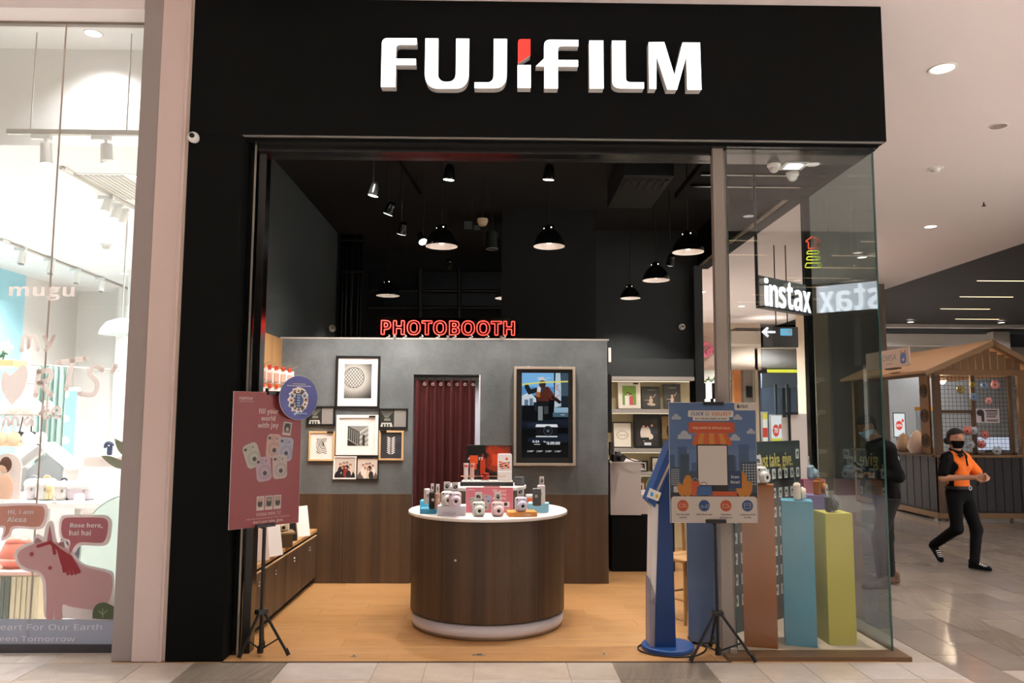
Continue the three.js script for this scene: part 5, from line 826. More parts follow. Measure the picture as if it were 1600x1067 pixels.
{
  const t = thing('wooden_chair', 'light wooden chair standing behind the blue kiosk', 'chair', [1.68, 0, -1.2], 0.5), w = mt.stool, sy = onZ(1060, 873, -1.1).y;
  part('seat', moved(rbox(0.4, 0.03, 0.4, 0.01), 0, sy, 0), w, t);
  for (const [x, z] of [[-0.17, 0.17], [0.17, 0.17]]) part('leg', bar([x * 0.85, sy, z * 0.85], [x * 1.1, 0, z * 1.1], 0.018, 0.014), w, t);
  for (const x of [-0.17, 0.17]) part('leg', bar([x * 1.1, 0, -0.2], [x * 0.9, sy + 0.42, -0.22], 0.016, 0.016), w, t);
  for (const [a, b] of [[[-0.17, -0.19], [0.17, -0.19]], [[-0.18, 0.18], [-0.18, -0.19]], [[0.18, 0.18], [0.18, -0.19]]]) part('stretcher', bar([a[0], 0.2, a[1]], [b[0], 0.2, b[1]], 0.011), w, t);
  part('backrest', moved(rbox(0.36, 0.14, 0.02, 0.008), 0, sy + 0.36, -0.22), w, t);
}
for (const [px, py, w, label] of [[553, 1025, 0.045, 'small metal floor latch nearest the red poster stand'], [749, 1023, 0.1, 'long metal floor latch before the round counter'], [944, 1022, 0.04, 'small round floor socket nearest the blue kiosk']]) {
  const p = onY(px, py, 0), t = thing('floor_latch', label, 'floor latch', [p.x, 0, p.z]); part('plate', moved(box(w, 0.003, 0.035, 0.001), 0, 0.0015, 0), mt.silver, t); part('slot', moved(box(w * 0.4, 0.002, 0.014, 0), 0, 0.0035, 0), mt.rubber, t);
}
// ---------------------------------------------------------------- the vitrine
{
  const A = new THREE.Vector3(1.80, 0, -0.47), B = new THREE.Vector3(2.77, 0, -1.33), len = A.distanceTo(B), turn = Math.atan2(-(B.z - A.z), B.x - A.x), y0 = 0.032, y1 = onZ(1265, 688, -1.33).y, h = y1 - y0;
  const t = thing('display_board', 'dark display panel with yellow lettering and rows of small instant photos inside the vitrine', 'display panel', [A.x, 0, A.z], turn);
  part('board', moved(box(len, h, 0.02, 0.002), len / 2, y0 + h / 2, 0), M(0x1d2220, 0.5), t);
  const yel = M(0xd9c873, 0.5), str = "don't just take, give.", g = text(str, 0.1, 0.004, font), bb = g.boundingBox, want = len * 0.62;
  g.scale(want / (bb.max.x - bb.min.x), 1.1, 1); part('lettering', g.translate(len * 0.26, y1 - 0.22, 0.011), yel, t);
  const cardG = box(0.054, 0.086, 0.003, 0), imG = plane(0.045, 0.06);
  for (let r = 0; r < 8; r++) for (let c = 0; c < 12; c++) {
    const x = 0.07 + c * 0.106, y = y1 - 0.12 - r * 0.165; if (r === 0 && c < 11) continue; if (y < 0.12) continue;
    const m = part('instant_photo', cardG, mt.white, t, [x, y, 0.0125]); part('image', imG, art('mono', 96, 128, 1 + (r * 5 + c * 3) % 9), m, [0, 0.006, 0.0018]);
  }
}
function plinth(label, px0, px1, bottom, top, mat, turn, extra = 0, depthOf) {
  const a = depthOf !== undefined ? onZ(px0, bottom, depthOf) : onY(px0, bottom, 0.032), b = onZ(px1, bottom, a.z), w = (b.x - a.x) / Math.cos(turn), T2 = onZ((px0 + px1) / 2, top, a.z).y, h = T2 - 0.032;
  const cx = (a.x + b.x) / 2, d = extra || w, t = thing('display_plinth', label, 'plinth', [cx + Math.sin(-turn) * d / 2 * -1 * -1, 0.032, a.z - Math.cos(turn) * d / 2], turn);
  part('column', moved(box(w, h - 0.012, d, 0.002), 0, (h - 0.012) / 2, 0), mat, t); part('top_plate', moved(box(w, 0.012, d, 0.002), 0, h - 0.006, 0), mat, t);
  return { x: t.position.x, z: t.position.z, y: T2, w, d };
}
{
  const orange = M(0x9a5410, 0.6), blue = M(0x4f9cb8, 0.6), yellow = M(0xc2b74c, 0.6), purple = M(0x7d70aa, 0.6), pink = M(0xd88aa2, 0.6);
  const O = plinth('orange plinth in the vitrine, nearest the door post', 1165.5, 1213.5, 1012, 757, orange, -0.3, 0.13), Bp = plinth('turquoise blue plinth in the vitrine', 1229.5, 1274.5, 1010, 783, blue, -0.32), Y = plinth('yellow green plinth in the vitrine, nearest the glass corner', 1296, 1339.5, 1008, 802, yellow, 0, 0.24);
  const P = plinth('violet plinth standing behind the yellow plinth', 1269, 1299, 975, 774, purple, -0.2, 0.18, -0.72), K = plinth('pink plinth at the back of the vitrine', 1262, 1297, 960, 749, pink, 0, 0.1, -1.08);
  const put = (kind, mat, on, turn, s, label, dx = 0, noPhoto) => { const c = cameraModel(mat, kind); c.position.set(on.x + dx, on.y, on.z + 0.02); c.rotation.y = turn; c.scale.setScalar(s); if (noPhoto) c.children.filter((k) => k.name.startsWith('photo_print')).forEach((k) => c.remove(k)); tag(c, label, 'camera'); return c; };
  put(2, M(0xe8e3df, 0.35), O, 0.5, 1.15, 'white instant camera with a print on the orange plinth', 0.02); put(3, M(0xe9d9c9, 0.35), Bp, 1.2, 1.15, 'cream instant camera turned sideways on the turquoise plinth', 0.0); put(4, M(0xaec3d8, 0.35), K, 1.0, 1.05, 'pale blue instant camera on the pink plinth', -0.02); 
  const q = put(5, M(0x23252a, 0.35), Y, 0.9, 1.1, 'black instant camera with a print on the yellow plinth', -0.03); void q;
  const o = thing('retro_camera', 'square orange brown camera with a large round lens on the violet plinth', 'camera', [P.x + 0.02, P.y, P.z + 0.02], 0.9), ob = M(0xa8622c, 0.4);
  part('body', moved(rbox(0.12, 0.12, 0.06, 0.012), 0, 0.06, 0), ob, o); part('lens_ring', lathe([[0.02, 0], [0.044, 0], [0.044, 0.03], [0.034, 0.034], [0.03, 0.02], [0, 0.018]], 28).rotateX(1.57).translate(0.005, 0.056, 0.03), ob, o); part('lens_glass', cyl(0.029, 0.029, 0.006).rotateX(1.57).translate(0.005, 0.056, 0.056), mt.plasticBlack, o); part('top_bump', moved(rbox(0.05, 0.02, 0.04, 0.006), 0, 0.126, 0), ob, o);
}
{ // hanging lit lettering, and the outline drawing beside the mullion
  const a = onZ(1188, 476, -0.85), b = onZ(1264, 491, -1.36), len = Math.hypot(b.x - a.x, b.z - a.z), turn = Math.atan2(-(b.z - a.z), b.x - a.x), y0 = (a.y + b.y) / 2, h = 0.25;
  const t = thing('hanging_sign', 'lit white raised letters on a grey box hung inside the vitrine by the mullion', 'sign', [a.x, y0, a.z], turn);
  part('back_box', moved(box(len, h * 1.1, 0.02, 0.004), len / 2, h * 0.55, -0.03), M(0x5e5b59, 0.6), t);
  part('base_tray', moved(box(len, 0.016, 0.09, 0.003), len / 2, -0.012, 0.0), mt.plasticBlack, t);
  const face = glow(0xf4f4ff, 2.0), sideM = M(0xc9c6c4, 0.5); let x = 0.02; const ws = [0.07, 0.15, 0.13, 0.11, 0.16, 0.15], sum = ws.reduce((p, c) => p + c, 0) + 0.02 * 5;
  [...'instax'].forEach((ch, i) => { const w = ws[i] / sum * (len - 0.04), g = text(ch, 0.2, 0.05, font), bb = g.boundingBox.clone(), hh = bb.max.y - bb.min.y; const target = ch === 't' || ch === 'i' ? h * 0.98 : h * 0.78; const sx = w / (bb.max.x - bb.min.x), sy = target / hh; g.translate(-bb.min.x, -bb.min.y, 0).scale(sx, sy, 1).translate(x, 0, -0.02); const l = part('letter_body', g, sideM, t); const f = text(ch, 0.2, 0.003, font).translate(-bb.min.x, -bb.min.y, 0).scale(sx, sy, 1).translate(x, 0, 0.031); part('letter_face', f, face, l); x += w + 0.02 / sum * (len - 0.04); });
  part('hanger', bar([0, 0, -0.03], [0, 3.88 - y0, -0.03], 0.014), mt.plasticBlack, t); part('hanger', bar([len - 0.02, 0, -0.03], [len - 0.02, 3.88 - y0, -0.03], 0.01), mt.plasticBlack, t);
  const r = new THREE.RectAreaLight(0xf2f3ff, LIGHT.sign, len, h); r.position.set((a.x + b.x) / 2 + Math.sin(turn) * 0.045, y0 + h / 2, (a.z + b.z) / 2 + Math.cos(turn) * 0.045); r.lookAt(r.position.x + Math.sin(turn), r.position.y, r.position.z + Math.cos(turn)); scene.add(r);
  const z = -1.36, P = (x2, y2) => { const p = onZ(x2, y2, z); return [p.x, p.y, z]; }, d = thing('outline_doodle', 'small outline drawing of a red arrow above yellow bars on the mullion of the vitrine', 'neon sign');
  const red = glow(0xe8553a, 0.8), yl = glow(0xdde04a, 0.7), loop = (pts, m, n) => { const v = pts.map(([x2, y2]) => new THREE.Vector3(...P(x2, y2))), path = new THREE.CurvePath(); for (let i = 0; i < v.length; i++) path.add(new THREE.LineCurve3(v[i], v[(i + 1) % v.length])); part(n, new THREE.TubeGeometry(path, 40, 0.0055, 6, true), m, d); };  // mild glow stands in for the bright colour of the outlines
  loop([[1270, 369], [1282, 377], [1278, 378], [1278, 388], [1263, 388], [1263, 378], [1258.5, 377]], red, 'outline_arrow');
  for (const [x0, x1, y0b, y1b] of [[1261, 1280, 392, 396.5], [1260.5, 1281.5, 401, 406], [1258.5, 1283, 411, 418]]) loop([[x0 + 2, y0b], [x1 - 1.5, y0b], [x1, (y0b + y1b) / 2], [x1 - 2, y1b], [x0, y1b], [x0, (y0b + y1b) / 2]], yl, 'outline_bar');
}
// ---------------------------------------------------------------- the aisle beside the shop: column, far shops, signs
{
  const a = onZ(1301, 600, -12.6), b = onZ(1388, 600, -12.6), c = struct('wall_column');
  part('column_face', span(a.x, b.x, 0, 5.0, -13.9, -12.6), M(0x8f8983, 0.75), c);
  part('column_cheek', span(a.x - 0.34, a.x, 0, 5.0, -13.9, -12.75), M(0xc9b59e, 0.75), c);
  part('column_joint', span(a.x - 0.01, a.x, 0, 5.0, -12.605, -12.59), mt.grey, c);
}
{ // far row of shops at the end of the aisle
  const Z = -20.5, s = struct('wall_far_shops'), R4 = (x0, y0, x1, y1, z = Z) => { const a = onZ(x0, y0, z), b = onZ(x1, y1, z); return [a.x, b.x, b.y, a.y]; };
  const blk = (name, x0, y0, x1, y1, mat, d = 0.3, z = Z) => { const [a, b, c, e] = R4(x0, y0, x1, y1, z); return part(name, span(a, b, Math.max(0, c), e, z - d, z), mat, s); };
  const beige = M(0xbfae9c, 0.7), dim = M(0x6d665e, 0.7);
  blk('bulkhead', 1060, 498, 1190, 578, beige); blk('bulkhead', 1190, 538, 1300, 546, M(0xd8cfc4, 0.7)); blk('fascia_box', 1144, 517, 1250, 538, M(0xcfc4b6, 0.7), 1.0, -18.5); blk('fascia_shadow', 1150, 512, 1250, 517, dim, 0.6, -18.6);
  blk('orange_pier', 1147, 578, 1161, 760, M(0xc87f44, 0.6)); blk('grey_pier', 1161, 578, 1179, 760, M(0x857d74, 0.7)); blk('beige_pier', 1179, 545, 1189, 760, M(0xb7a48f, 0.7));
  blk('grey_ceiling', 1190, 546, 1300, 575, M(0x8d8d8a, 0.7)); blk('dark_shop_wall', 1190, 583, 1300, 760, M(0x4b5868, 0.5), 0.2, -23.0); blk('pale_shop_wall', 1040, 578, 1147, 760, M(0xdfe3d4, 0.7), 0.2, -23.0); blk('pale_shop_counter', 1085, 672, 1125, 760, M(0x4f5f54, 0.6), 0.5, -21.5);
  blk('dark_band', 1190, 583, 1270, 606, M(0x6a7a8c, 0.5), 0.1, -21.8); blk('dark_post', 1222, 606, 1238, 700, M(0x2c333a, 0.5), 0.3, -22);
  for (const px of [1214, 1232, 1250]) blk('mullion', px, 600, px + 1.2, 760, M(0x39434d, 0.4), 0.1, -20.6);
  const led = blk('yellow_light_strip', 1200, 577, 1262, 582, glow(0xd8e24a, 0.8), 0.1, -20.4); void led;
  const g = thing('leaf_garland', 'green leafy garland hung across the pale far shop', 'garland', onZ(1110, 592, -21)); part('vine', tube([[-0.8, 0.05, 0], [-0.3, -0.08, 0], [0.2, 0.02, 0], [0.7, -0.1, 0]], 0.012, 30), M(0x5b7a3a, 0.7), g);
  for (let i = 0; i < 24; i++) part('leaf', new THREE.SphereGeometry(0.05, 6, 4).scale(1.2, 0.5, 0.4).rotateZ(i).translate(-0.75 + i * 0.063, -0.03 + 0.06 * Math.sin(i * 1.9), 0.01), M(0x6a8a44, 0.7), g);
  for (const [px, n] of [[1098, 'leftmost'], [1117, 'middle'], [1137, 'rightmost']]) { const p = onZ(px, 611, -21.3), t = thing('hanging_screen', `small black screen in the pale far shop, ${n} of the three`, 'screen', p, 0); part('panel', box(0.2, 0.55, 0.05, 0.01), mt.plasticBlack, t); part('arm', bar([0, 0.27, 0], [0, 0.5, 0], 0.012), mt.rubber, t); }
  const sp = onZ(1170.5, 612, Z + 0.08), m = thing('wall_screen', 'black screen on the grey pier of the far shops', 'screen', sp); part('panel', box(0.18, 0.36, 0.06, 0.01), mt.plasticBlack, m); part('bezel', box(0.2, 0.38, 0.04, 0.005), mt.rubber, m);
  const lp = onZ(1104, 546, Z + 0.22), l = thing('shop_logo', 'round pink looping logo on the beige far shop front', 'sign', lp); part('loop', new THREE.TorusGeometry(0.2, 0.08, 8, 24).scale(0.7, 1, 1), M(0xd77a92, 0.5), l); part('tail', new THREE.TorusGeometry(0.13, 0.07, 8, 20, 4).translate(0.16, -0.12, 0.02), M(0xd77a92, 0.5), l);
  for (const [x, z] of [[6.0, -22], [8.8, -21.8]]) downlight(x, z, 4.2, 0.08, LIGHT.far, 'small unseen lamp lighting the inside of a far shop', 'lamps of the far shops', NEUTRAL, 1.3);  // unseen lamps, placed to light the far shop interiors
  const fc = struct('ceiling'); part('far_shop_ceiling', span(4, 12, 4.2, 4.3, -24.5, -20.8), mt.ceilingWhite, fc);
}
{ // lit poster panels, boards and a signboard in the aisle
  const panel = (label, x0, y0, x1, y1, z, draw) => { const a = onZ(x0, y0, z), b = onZ(x1, y1, z), w = b.x - a.x, h = a.y - b.y, t = thing('poster_screen', label, 'lit poster', [(a.x + b.x) / 2, 0, z]); part('casing', moved(box(w + 0.05, h + 0.05, 0.08, 0.01), 0, b.y + h / 2, 0), mt.grey, t); part('lit_screen', moved(plane(w, h), 0, b.y + h / 2, 0.0415), new THREE.MeshStandardMaterial({ color: 0, roughness: 0.3, emissive: 0xffffff, emissiveMap: paint(128, 200, draw), emissiveIntensity: 0.85 }), t); part('stand', moved(box(w * 0.5, b.y, 0.06, 0.01), 0, b.y / 2, 0), mt.grey, t); };
  panel('lit poster with a red band, furthest from the white boards', 1190.5, 645, 1199.5, 712, -16, (g) => { g.fillStyle = '#f2efe2'; g.fillRect(0, 0, 128, 200); g.fillStyle = '#e6d85a'; g.fillRect(0, 0, 128, 30); g.fillRect(0, 150, 128, 50); g.fillStyle = '#d6463a'; g.fillRect(0, 70, 128, 44); });
  panel('lit white poster with a red discount circle reading 70', 1203.5, 649.5, 1222, 700, -15, (g) => { g.fillStyle = '#eef3f4'; g.fillRect(0, 0, 128, 200); g.fillStyle = '#e0d94e'; g.fillRect(0, 140, 128, 60); g.fillStyle = '#d94b3d'; g.beginPath(); g.arc(56, 92, 38, 0, 7); g.fill(); g.beginPath(); g.arc(106, 66, 16, 0, 7); g.fill(); g.fillStyle = '#fff'; g.font = 'bold 44px sans-serif'; g.textAlign = 'center'; g.fillText('70', 56, 108); });
  panel('lit white poster with a red discount circle reading 60%, seen left of the hut post', 1395, 646, 1413.5, 682, -14.5, (g) => { g.fillStyle = '#eef3f4'; g.fillRect(0, 0, 128, 200); g.fillStyle = '#e8584a'; g.beginPath(); g.arc(60, 104, 40, 0, 7); g.fill(); g.beginPath(); g.arc(104, 62, 14, 0, 7); g.fill(); g.fillStyle = '#fff'; g.font = 'bold 34px sans-serif'; g.textAlign = 'center'; g.fillText('60%', 60, 116); });
  const z = -3.4, t = thing('poster_stand', 'black poster stand seen from behind with two white boards, through the vitrine glass', 'poster stand', [onZ(1234, 665, z).x, 0, z], 0.0), q = (x, y) => { const p = onZ(x, y, z); return [p.x - t.position.x, p.y]; };
  const b0 = q(1238, 646), b1 = q(1258, 690); part('white_board', moved(box(b1[0] - b0[0] + 0.06, b0[1] - 0.6, 0.012, 0.002), (b0[0] + b1[0]) / 2, (b0[1] + 0.6) / 2, 0.02), M(0xd9cfcb, 0.6), t, [0, 0, 0], [0, 0.0, 0]); const c0 = q(1222, 652), c1 = q(1233, 690); part('white_board', moved(box(c1[0] - c0[0], c0[1] - 0.6, 0.012, 0.002), (c0[0] + c1[0]) / 2, (c0[1] + 0.6) / 2, -0.02), M(0xcfc8c4, 0.6), t);
  const tp = q(1234, 646); part('crossbar', moved(box(0.16, 0.03, 0.04, 0.003), 0, tp[1], 0.05), standMat, t); tripod(t, tp[1], 0.5, [[-0.25, 0.15], [0.25, 0.15], [0, -0.28]], 0.016);
}
{ // hanging toilet sign
  const z = -8.5, a = onZ(1190, 511, z), b = onZ(1246, 543, z), w = b.x - a.x, h = a.y - b.y, cx = (a.x + b.x) / 2, cy = (a.y + b.y) / 2, t = thing('hanging_sign', 'black hanging direction sign with a white arrow and a blue toilet plate', 'sign', [cx, cy, z]);
  part('sign_box', box(w, h, 0.12, 0.008), M(0x1a1b1d, 0.4), t);
  part('grey_reflection', moved(box(w * 0.28, h, 0.124, 0.004), -w * 0.36, 0, 0), M(0x4d4a48, 0.4), t);  // grey end colours in the reflection over the sign box
  const arrow = [[-0.14, 0], [-0.03, 0.1], [0.0, 0.07], [-0.045, 0.02], [0.12, 0.02], [0.12, -0.02], [-0.045, -0.02], [0.0, -0.07], [-0.03, -0.1]];
  part('arrow_light', moved(extrude(arrow, 0.006), -w * 0.33, h * 0.24, 0.062), glow(0xeef2ff, 0.9), t);
  const pl = part('blue_plate_light', moved(extrude(roundRect(0.22, 0.13, 0.02), 0.006), w * 0.16, h * 0.24, 0.06), glow(0x63b4dc, 0.7), t);
  for (const x of [0.03, 0.075]) part('person_symbol', join([new THREE.SphereGeometry(0.012, 8, 6).translate(0, 0.04, 0), new THREE.BoxGeometry(0.026, 0.05, 0.006)]).translate(w * 0.16 + x, h * 0.24 - 0.005, 0.068), mt.white, pl); part('lettering', text('TOILET', 0.022, 0.002).translate(w * 0.16 - 0.095, h * 0.24 - 0.012, 0.067), mt.white, pl);
  for (const px of [1212.5, 1230.5]) { const x = onZ(px, 511, z).x - cx; part('hanger_rod', bar([x, h / 2, 0], [x, 5 - cy, 0], 0.01), mt.rubber, t); }
}
{ // white beams and the dark shop beyond the slatted ceiling
  const s = struct('wall_end'), Z = -21, bk = (n, x0, y0, x1, y1, mat, d, z = Z) => { const a = onZ(x0, y0, z), b = onZ(x1, y1, z); return part(n, span(a.x, b.x, b.y, a.y, z - d, z), mat, s); };
  const w = M(0xe4e0da, 0.8), dk = M(0x3a3b3c, 0.8);
  bk('soffit_beam', 1385, 504, 1680, 513, w, 0.3, -20.5); bk('dark_gap', 1385, 513, 1680, 521, M(0x5f686c, 0.8), 0.3, -20.9); bk('white_beam', 1385, 521, 1552, 541, w, 0.6); bk('round_beam', 1552, 518, 1580, 560, M(0xbab4aa, 0.8), 0.8, -20.6); bk('lower_soffit', 1385, 541, 1680, 560, M(0xb3afa8, 0.8), 0.4, -21.3);
  bk('shop_back', 1385, 560, 1680, 800, M(0x9a9c9a, 0.7), 0.2, -23.4);
  for (const [x, z] of [[13.5, -19.5], [16.5, -19.5], [13.0, -22.6], [16.0, -22.6]]) downlight(x, z, 4.95, 0.1, LIGHT.far * 0.6, 'lamp placed behind the hut to light the white beams and the shop back', 'lamps over the white beams', NEUTRAL, 1.3);  // the deeper two are out of view, lighting the shop back wall
  const a = onZ(1586, 570, -10.5), b = onZ(1645, 740, -10.5), t = thing('blue_signboard', 'dark blue lit shop board with white letters behind the hut', 'sign', [(a.x + b.x) / 2, 0, -10.5]); part('board', moved(box(b.x - a.x, a.y, 0.1, 0.01), 0, a.y / 2, 0), M(0x1c2c58, 0.4), t);
  part('lit_panel', moved(plane(b.x - a.x - 0.05, 1.6), 0, a.y - 0.85, 0.052), new THREE.MeshStandardMaterial({ color: 0, emissive: 0xffffff, roughness: 0.4, emissiveIntensity: 0.35, emissiveMap: paint(128, 300, (g) => { g.fillStyle = '#22386e'; g.fillRect(0, 0, 128, 120); g.fillStyle = '#3f78b8'; g.fillRect(0, 120, 128, 180); g.fillStyle = '#fff'; g.font = 'bold 30px sans-serif'; g.fillText('OW', 2, 62); g.font = 'bold 20px sans-serif'; g.fillText('S A', 8, 142); g.font = 'bold 18px sans-serif'; ['TU', 'AKE', 'CER'].forEach((x, i) => g.fillText(x, 20, 200 + i * 28)); }) }), t);
}
// ---------------------------------------------------------------- the wooden hut kiosk with plush toys
{
  const Z0 = -8.0, X0 = 7.8, X1 = 9.35, Z1 = -11.2, RX = 8.7, EY = 2.68, PY = 3.14, t = thing('wooden_hut', 'wooden gable-roofed sales hut with wire mesh front and dark base', 'kiosk');
  const wood = M(0x8c6f50, 0.7), roofM = M(0xb98d62, 0.7), woodD = M(0x5f4a36, 0.7), base = M(0x2b2d2e, 0.6), slat = M(0x34363a, 0.55);
  const roof = (x0, x1, s, n) => { const dx = x1 - x0, dy = EY - 0.08 - PY, L = Math.hypot(dx, dy), a = Math.atan2(dy, Math.abs(dx)) * s; part(n, box(L, 0.05, Z0 + 0.3 - Z1, 0.004), roofM, t, [(x0 + x1) / 2, (EY - 0.08 + PY) / 2, (Z0 + 0.3 + Z1) / 2], [0, 0, a * 1]); };
  roof(RX, X0 - 0.32, -1, 'roof_slope'); roof(RX, X1 + 0.3, 1, 'roof_slope');
  for (const sx of [-1, 1]) { const ex = sx < 0 ? X0 - 0.34 : X1 + 0.32, L = Math.hypot(ex - RX, PY - EY + 0.08); part('barge_board', box(L, 0.09, 0.03, 0.003), wood, t, [(RX + ex) / 2, (PY + EY - 0.08) / 2 - 0.035, Z0 + 0.3], [0, 0, Math.atan2(PY - EY + 0.08, RX - ex) * 1 + (sx > 0 ? Math.PI : 0)]); }
  part('ridge_cap', box(0.05, 0.09, 0.05, 0.004), wood, t, [RX, PY - 0.01, Z0 + 0.31]);
  for (let i = 0; i < 11; i++) { const x = X0 + 0.1 + i * 0.135, top = Math.min(PY - 0.1, PY - 0.1 - Math.abs(x - RX) * 0.42); if (top - 2.66 > 0.03) part('gable_board', box(0.12, top - 2.64, 0.02, 0.002), wood, t, [x + 0.01, (top + 2.64) / 2, Z0 + 0.02]); }
  part('gable_beam', box(X1 - X0 + 0.1, 0.1, 0.08, 0.004), wood, t, [(X0 + X1) / 2, 2.6, Z0 + 0.03]);
  for (const [x, z, w] of [[X0, Z0, 0.1], [X1, Z0, 0.16], [X0, Z1, 0.1], [X1, Z1, 0.1]]) part('corner_post', box(w, 2.6, 0.1, 0.004), x === X0 && z === Z0 ? woodD : wood, t, [x, 1.3, z]);
  part('mesh_stile', box(0.07, 1.5, 0.05, 0.003), woodD, t, [8.45, 1.85, Z0]); part('mesh_stile', box(0.07, 1.5, 0.05, 0.003), woodD, t, [9.12, 1.85, Z0]); part('mesh_rail', box(1.4, 0.06, 0.05, 0.003), woodD, t, [8.5, 1.16, Z0]); part('mesh_rail', box(0.6, 0.05, 0.05, 0.003), woodD, t, [8.15, 1.9, Z0 - 0.02]);
  const wires = []; for (let i = 0; i < 19; i++) wires.push(bar([X0 + 0.08 + i * 0.07, 1.18, Z0 + 0.0], [X0 + 0.08 + i * 0.07, 2.55, Z0 + 0.0], 0.0035, 0.0035, 4)); for (let i = 0; i < 19; i++) wires.push(bar([X0 + 0.06, 1.2 + i * 0.073, Z0 + 0.004], [9.1, 1.2 + i * 0.073, Z0 + 0.004], 0.0035, 0.0035, 4)); stuff(part('wire_mesh', join(wires), M(0x1d1c1a, 0.5, { metalness: 0.4 }), t));
  part('base_front', box(X1 - X0 + 0.1, 0.98, 0.06, 0.004), base, t, [(X0 + X1) / 2, 0.62, Z0 - 0.01]); part('base_side', box(0.06, 0.98, Z0 - Z1, 0.004), base, t, [X0, 0.62, (Z0 + Z1) / 2]); part('back_wall', box(X1 - X0, 1.1, 0.05, 0.003), base, t, [(X0 + X1) / 2, 0.6, Z1]);
  for (let i = 0; i < 10; i++) part('base_slat', box(0.14, 0.94, 0.015, 0.002), slat, t, [X0 + 0.09 + i * 0.156, 0.63, Z0 + 0.028]);
  for (let i = 0; i < 12; i++) part('base_slat', box(0.015, 0.94, 0.24, 0.002), slat, t, [X0 - 0.036, 0.63, Z0 - 0.16 - i * 0.26]);
  part('plinth_rail', box(X1 - X0 + 0.16, 0.09, 0.05, 0.004), wood, t, [(X0 + X1) / 2, 0.085, Z0 + 0.05]); part('plinth_rail', box(0.05, 0.09, Z0 - Z1, 0.004), wood, t, [X0 - 0.05, 0.085, (Z0 + Z1) / 2]); part('counter_top', box(X1 - X0 + 0.16, 0.04, 0.3, 0.004), wood, t, [(X0 + X1) / 2, 1.12, Z0 - 0.06]); part('counter_top', box(0.5, 0.04, Z0 - Z1, 0.004), woodD, t, [X0 + 0.12, 1.12, (Z0 + Z1) / 2]);
  part('side_beam', box(0.08, 0.1, Z0 - Z1, 0.004), woodD, t, [X0 - 0.02, 2.6, (Z0 + Z1) / 2]);
  part('pillar_board', box(0.04, 1.42, 0.3, 0.003), M(0x8a6236, 0.6), t, [X0 - 0.03, 1.86, Z0 - 0.32]);
  for (let i = 0; i < 3; i++) { const y = 2.28 - i * 0.45, g = []; for (const r of [0.115, 0.075, 0.038]) g.push(new THREE.TorusGeometry(r, 0.012, 6, 24).rotateY(Math.PI / 2)); part('spiral_ornament', join(g), woodD, t, [X0 - 0.055, y, Z0 - 0.32]); part('spiral_ornament', join([0.12, 0.075].map((r) => new THREE.TorusGeometry(r, 0.011, 6, 24))), M(0xb0aca4, 0.4), t, [9.24, y - 0.02, Z0 - 0.06]); }
  for (const [x, z] of [[X0 + 0.2, Z0 - 0.2], [9.1, Z0 - 0.1]]) part('castor', new THREE.CylinderGeometry(0.035, 0.035, 0.03, 16).rotateZ(1.57).translate(x, 0.037, z), mt.rubber, t);
  const lampT = thing('hut_lamp', 'small warm lamp placed under the roof to light the inside of the wooden hut', 'lamp', [8.15, 2.5, Z0 - 0.4]); part('cap', cyl(0.05, 0.07, 0.06), mt.white, lampT); part('bulb', new THREE.SphereGeometry(0.045, 16, 10).translate(0, -0.05, 0), glow(0xffe9c8, 5), lampT); part('cord', bar([0, 0.02, 0], [0, 0.25, 0], 0.006), mt.rubber, lampT);
  const pl = new THREE.PointLight(0xffe2bc, 2.2, 0, 2); pl.position.set(8.15, 2.42, Z0 - 0.4); pl.castShadow = true; scene.add(pl);  // placed under the roof to light the inside of the hut
  // sign on the eave
  const a = onX(1386, 549, 7.42), b = onX(1418.5, 543, 7.42), s = thing('hut_sign', 'pink signboard with grey letters and a blue bear on the eave of the wooden hut', 'sign', [7.42, 0, (a.z + b.z) / 2]), sl = (b.z - a.z) + 0.9, sh = 0.34;
  part('board', moved(box(0.03, sh, sl, 0.004), 0, 2.9, -0.4), M(0xd7b9a2, 0.6), s);
  part('board_print', plane(sl - 0.02, sh - 0.02).rotateY(-Math.PI / 2).translate(-0.0165, 2.9, -0.4), print(paint(512, 130, (g, W2, H2) => { g.fillStyle = '#dcc0aa'; g.fillRect(0, 0, W2, H2); g.fillStyle = '#6d7a86'; g.font = '62px sans-serif'; g.fillText('OMSA', 205, 78); g.font = '20px sans-serif'; g.fillText('FTSANBY', 250, 110); g.fillStyle = '#5b76b4'; g.beginPath(); g.roundRect(420, 32, 66, 82, 24); g.fill(); g.fillStyle = '#b98a4a'; g.fillRect(424, 16, 14, 22); g.fillRect(468, 16, 14, 22); g.fillStyle = '#e2b8b0'; g.beginPath(); g.arc(453, 84, 12, 0, 7); g.fill(); }), 0.5), s); part('bracket', moved(box(0.12, 0.03, 0.4, 0.003), 0.06, 2.72, -0.3), woodD, s);
  // notice, screen, plush toys
  const n0 = onZ(1525, 638.5, Z0 + 0.02), n1 = onZ(1562, 660.5, Z0 + 0.02), n = thing('notice_board', 'white printed notice tied to the wire mesh of the hut', 'notice', [(n0.x + n1.x) / 2, (n0.y + n1.y) / 2, Z0 + 0.02]);
  part('card', box(n1.x - n0.x, n0.y - n1.y, 0.006, 0), mt.white, n); part('card_print', moved(plane(n1.x - n0.x - 0.01, n0.y - n1.y - 0.01), 0, 0, 0.0036), print(paint(300, 180, (g) => { g.fillStyle = '#ddd2d4'; g.fillRect(0, 0, 300, 180); g.fillStyle = '#3a3438'; g.beginPath(); g.ellipse(50, 50, 50, 44, 0, 0, 7); g.fill(); g.fillRect(60, 60, 40, 110); g.fillStyle = '#1f1c20'; g.fillRect(120, 14, 160, 18); for (let i = 0; i < 3; i++) g.fillRect(130, 46 + i * 26, 150 - i * 12, 13); g.fillRect(130, 138, 160, 6); g.fillRect(130, 154, 150, 12); }), 0.5), n);
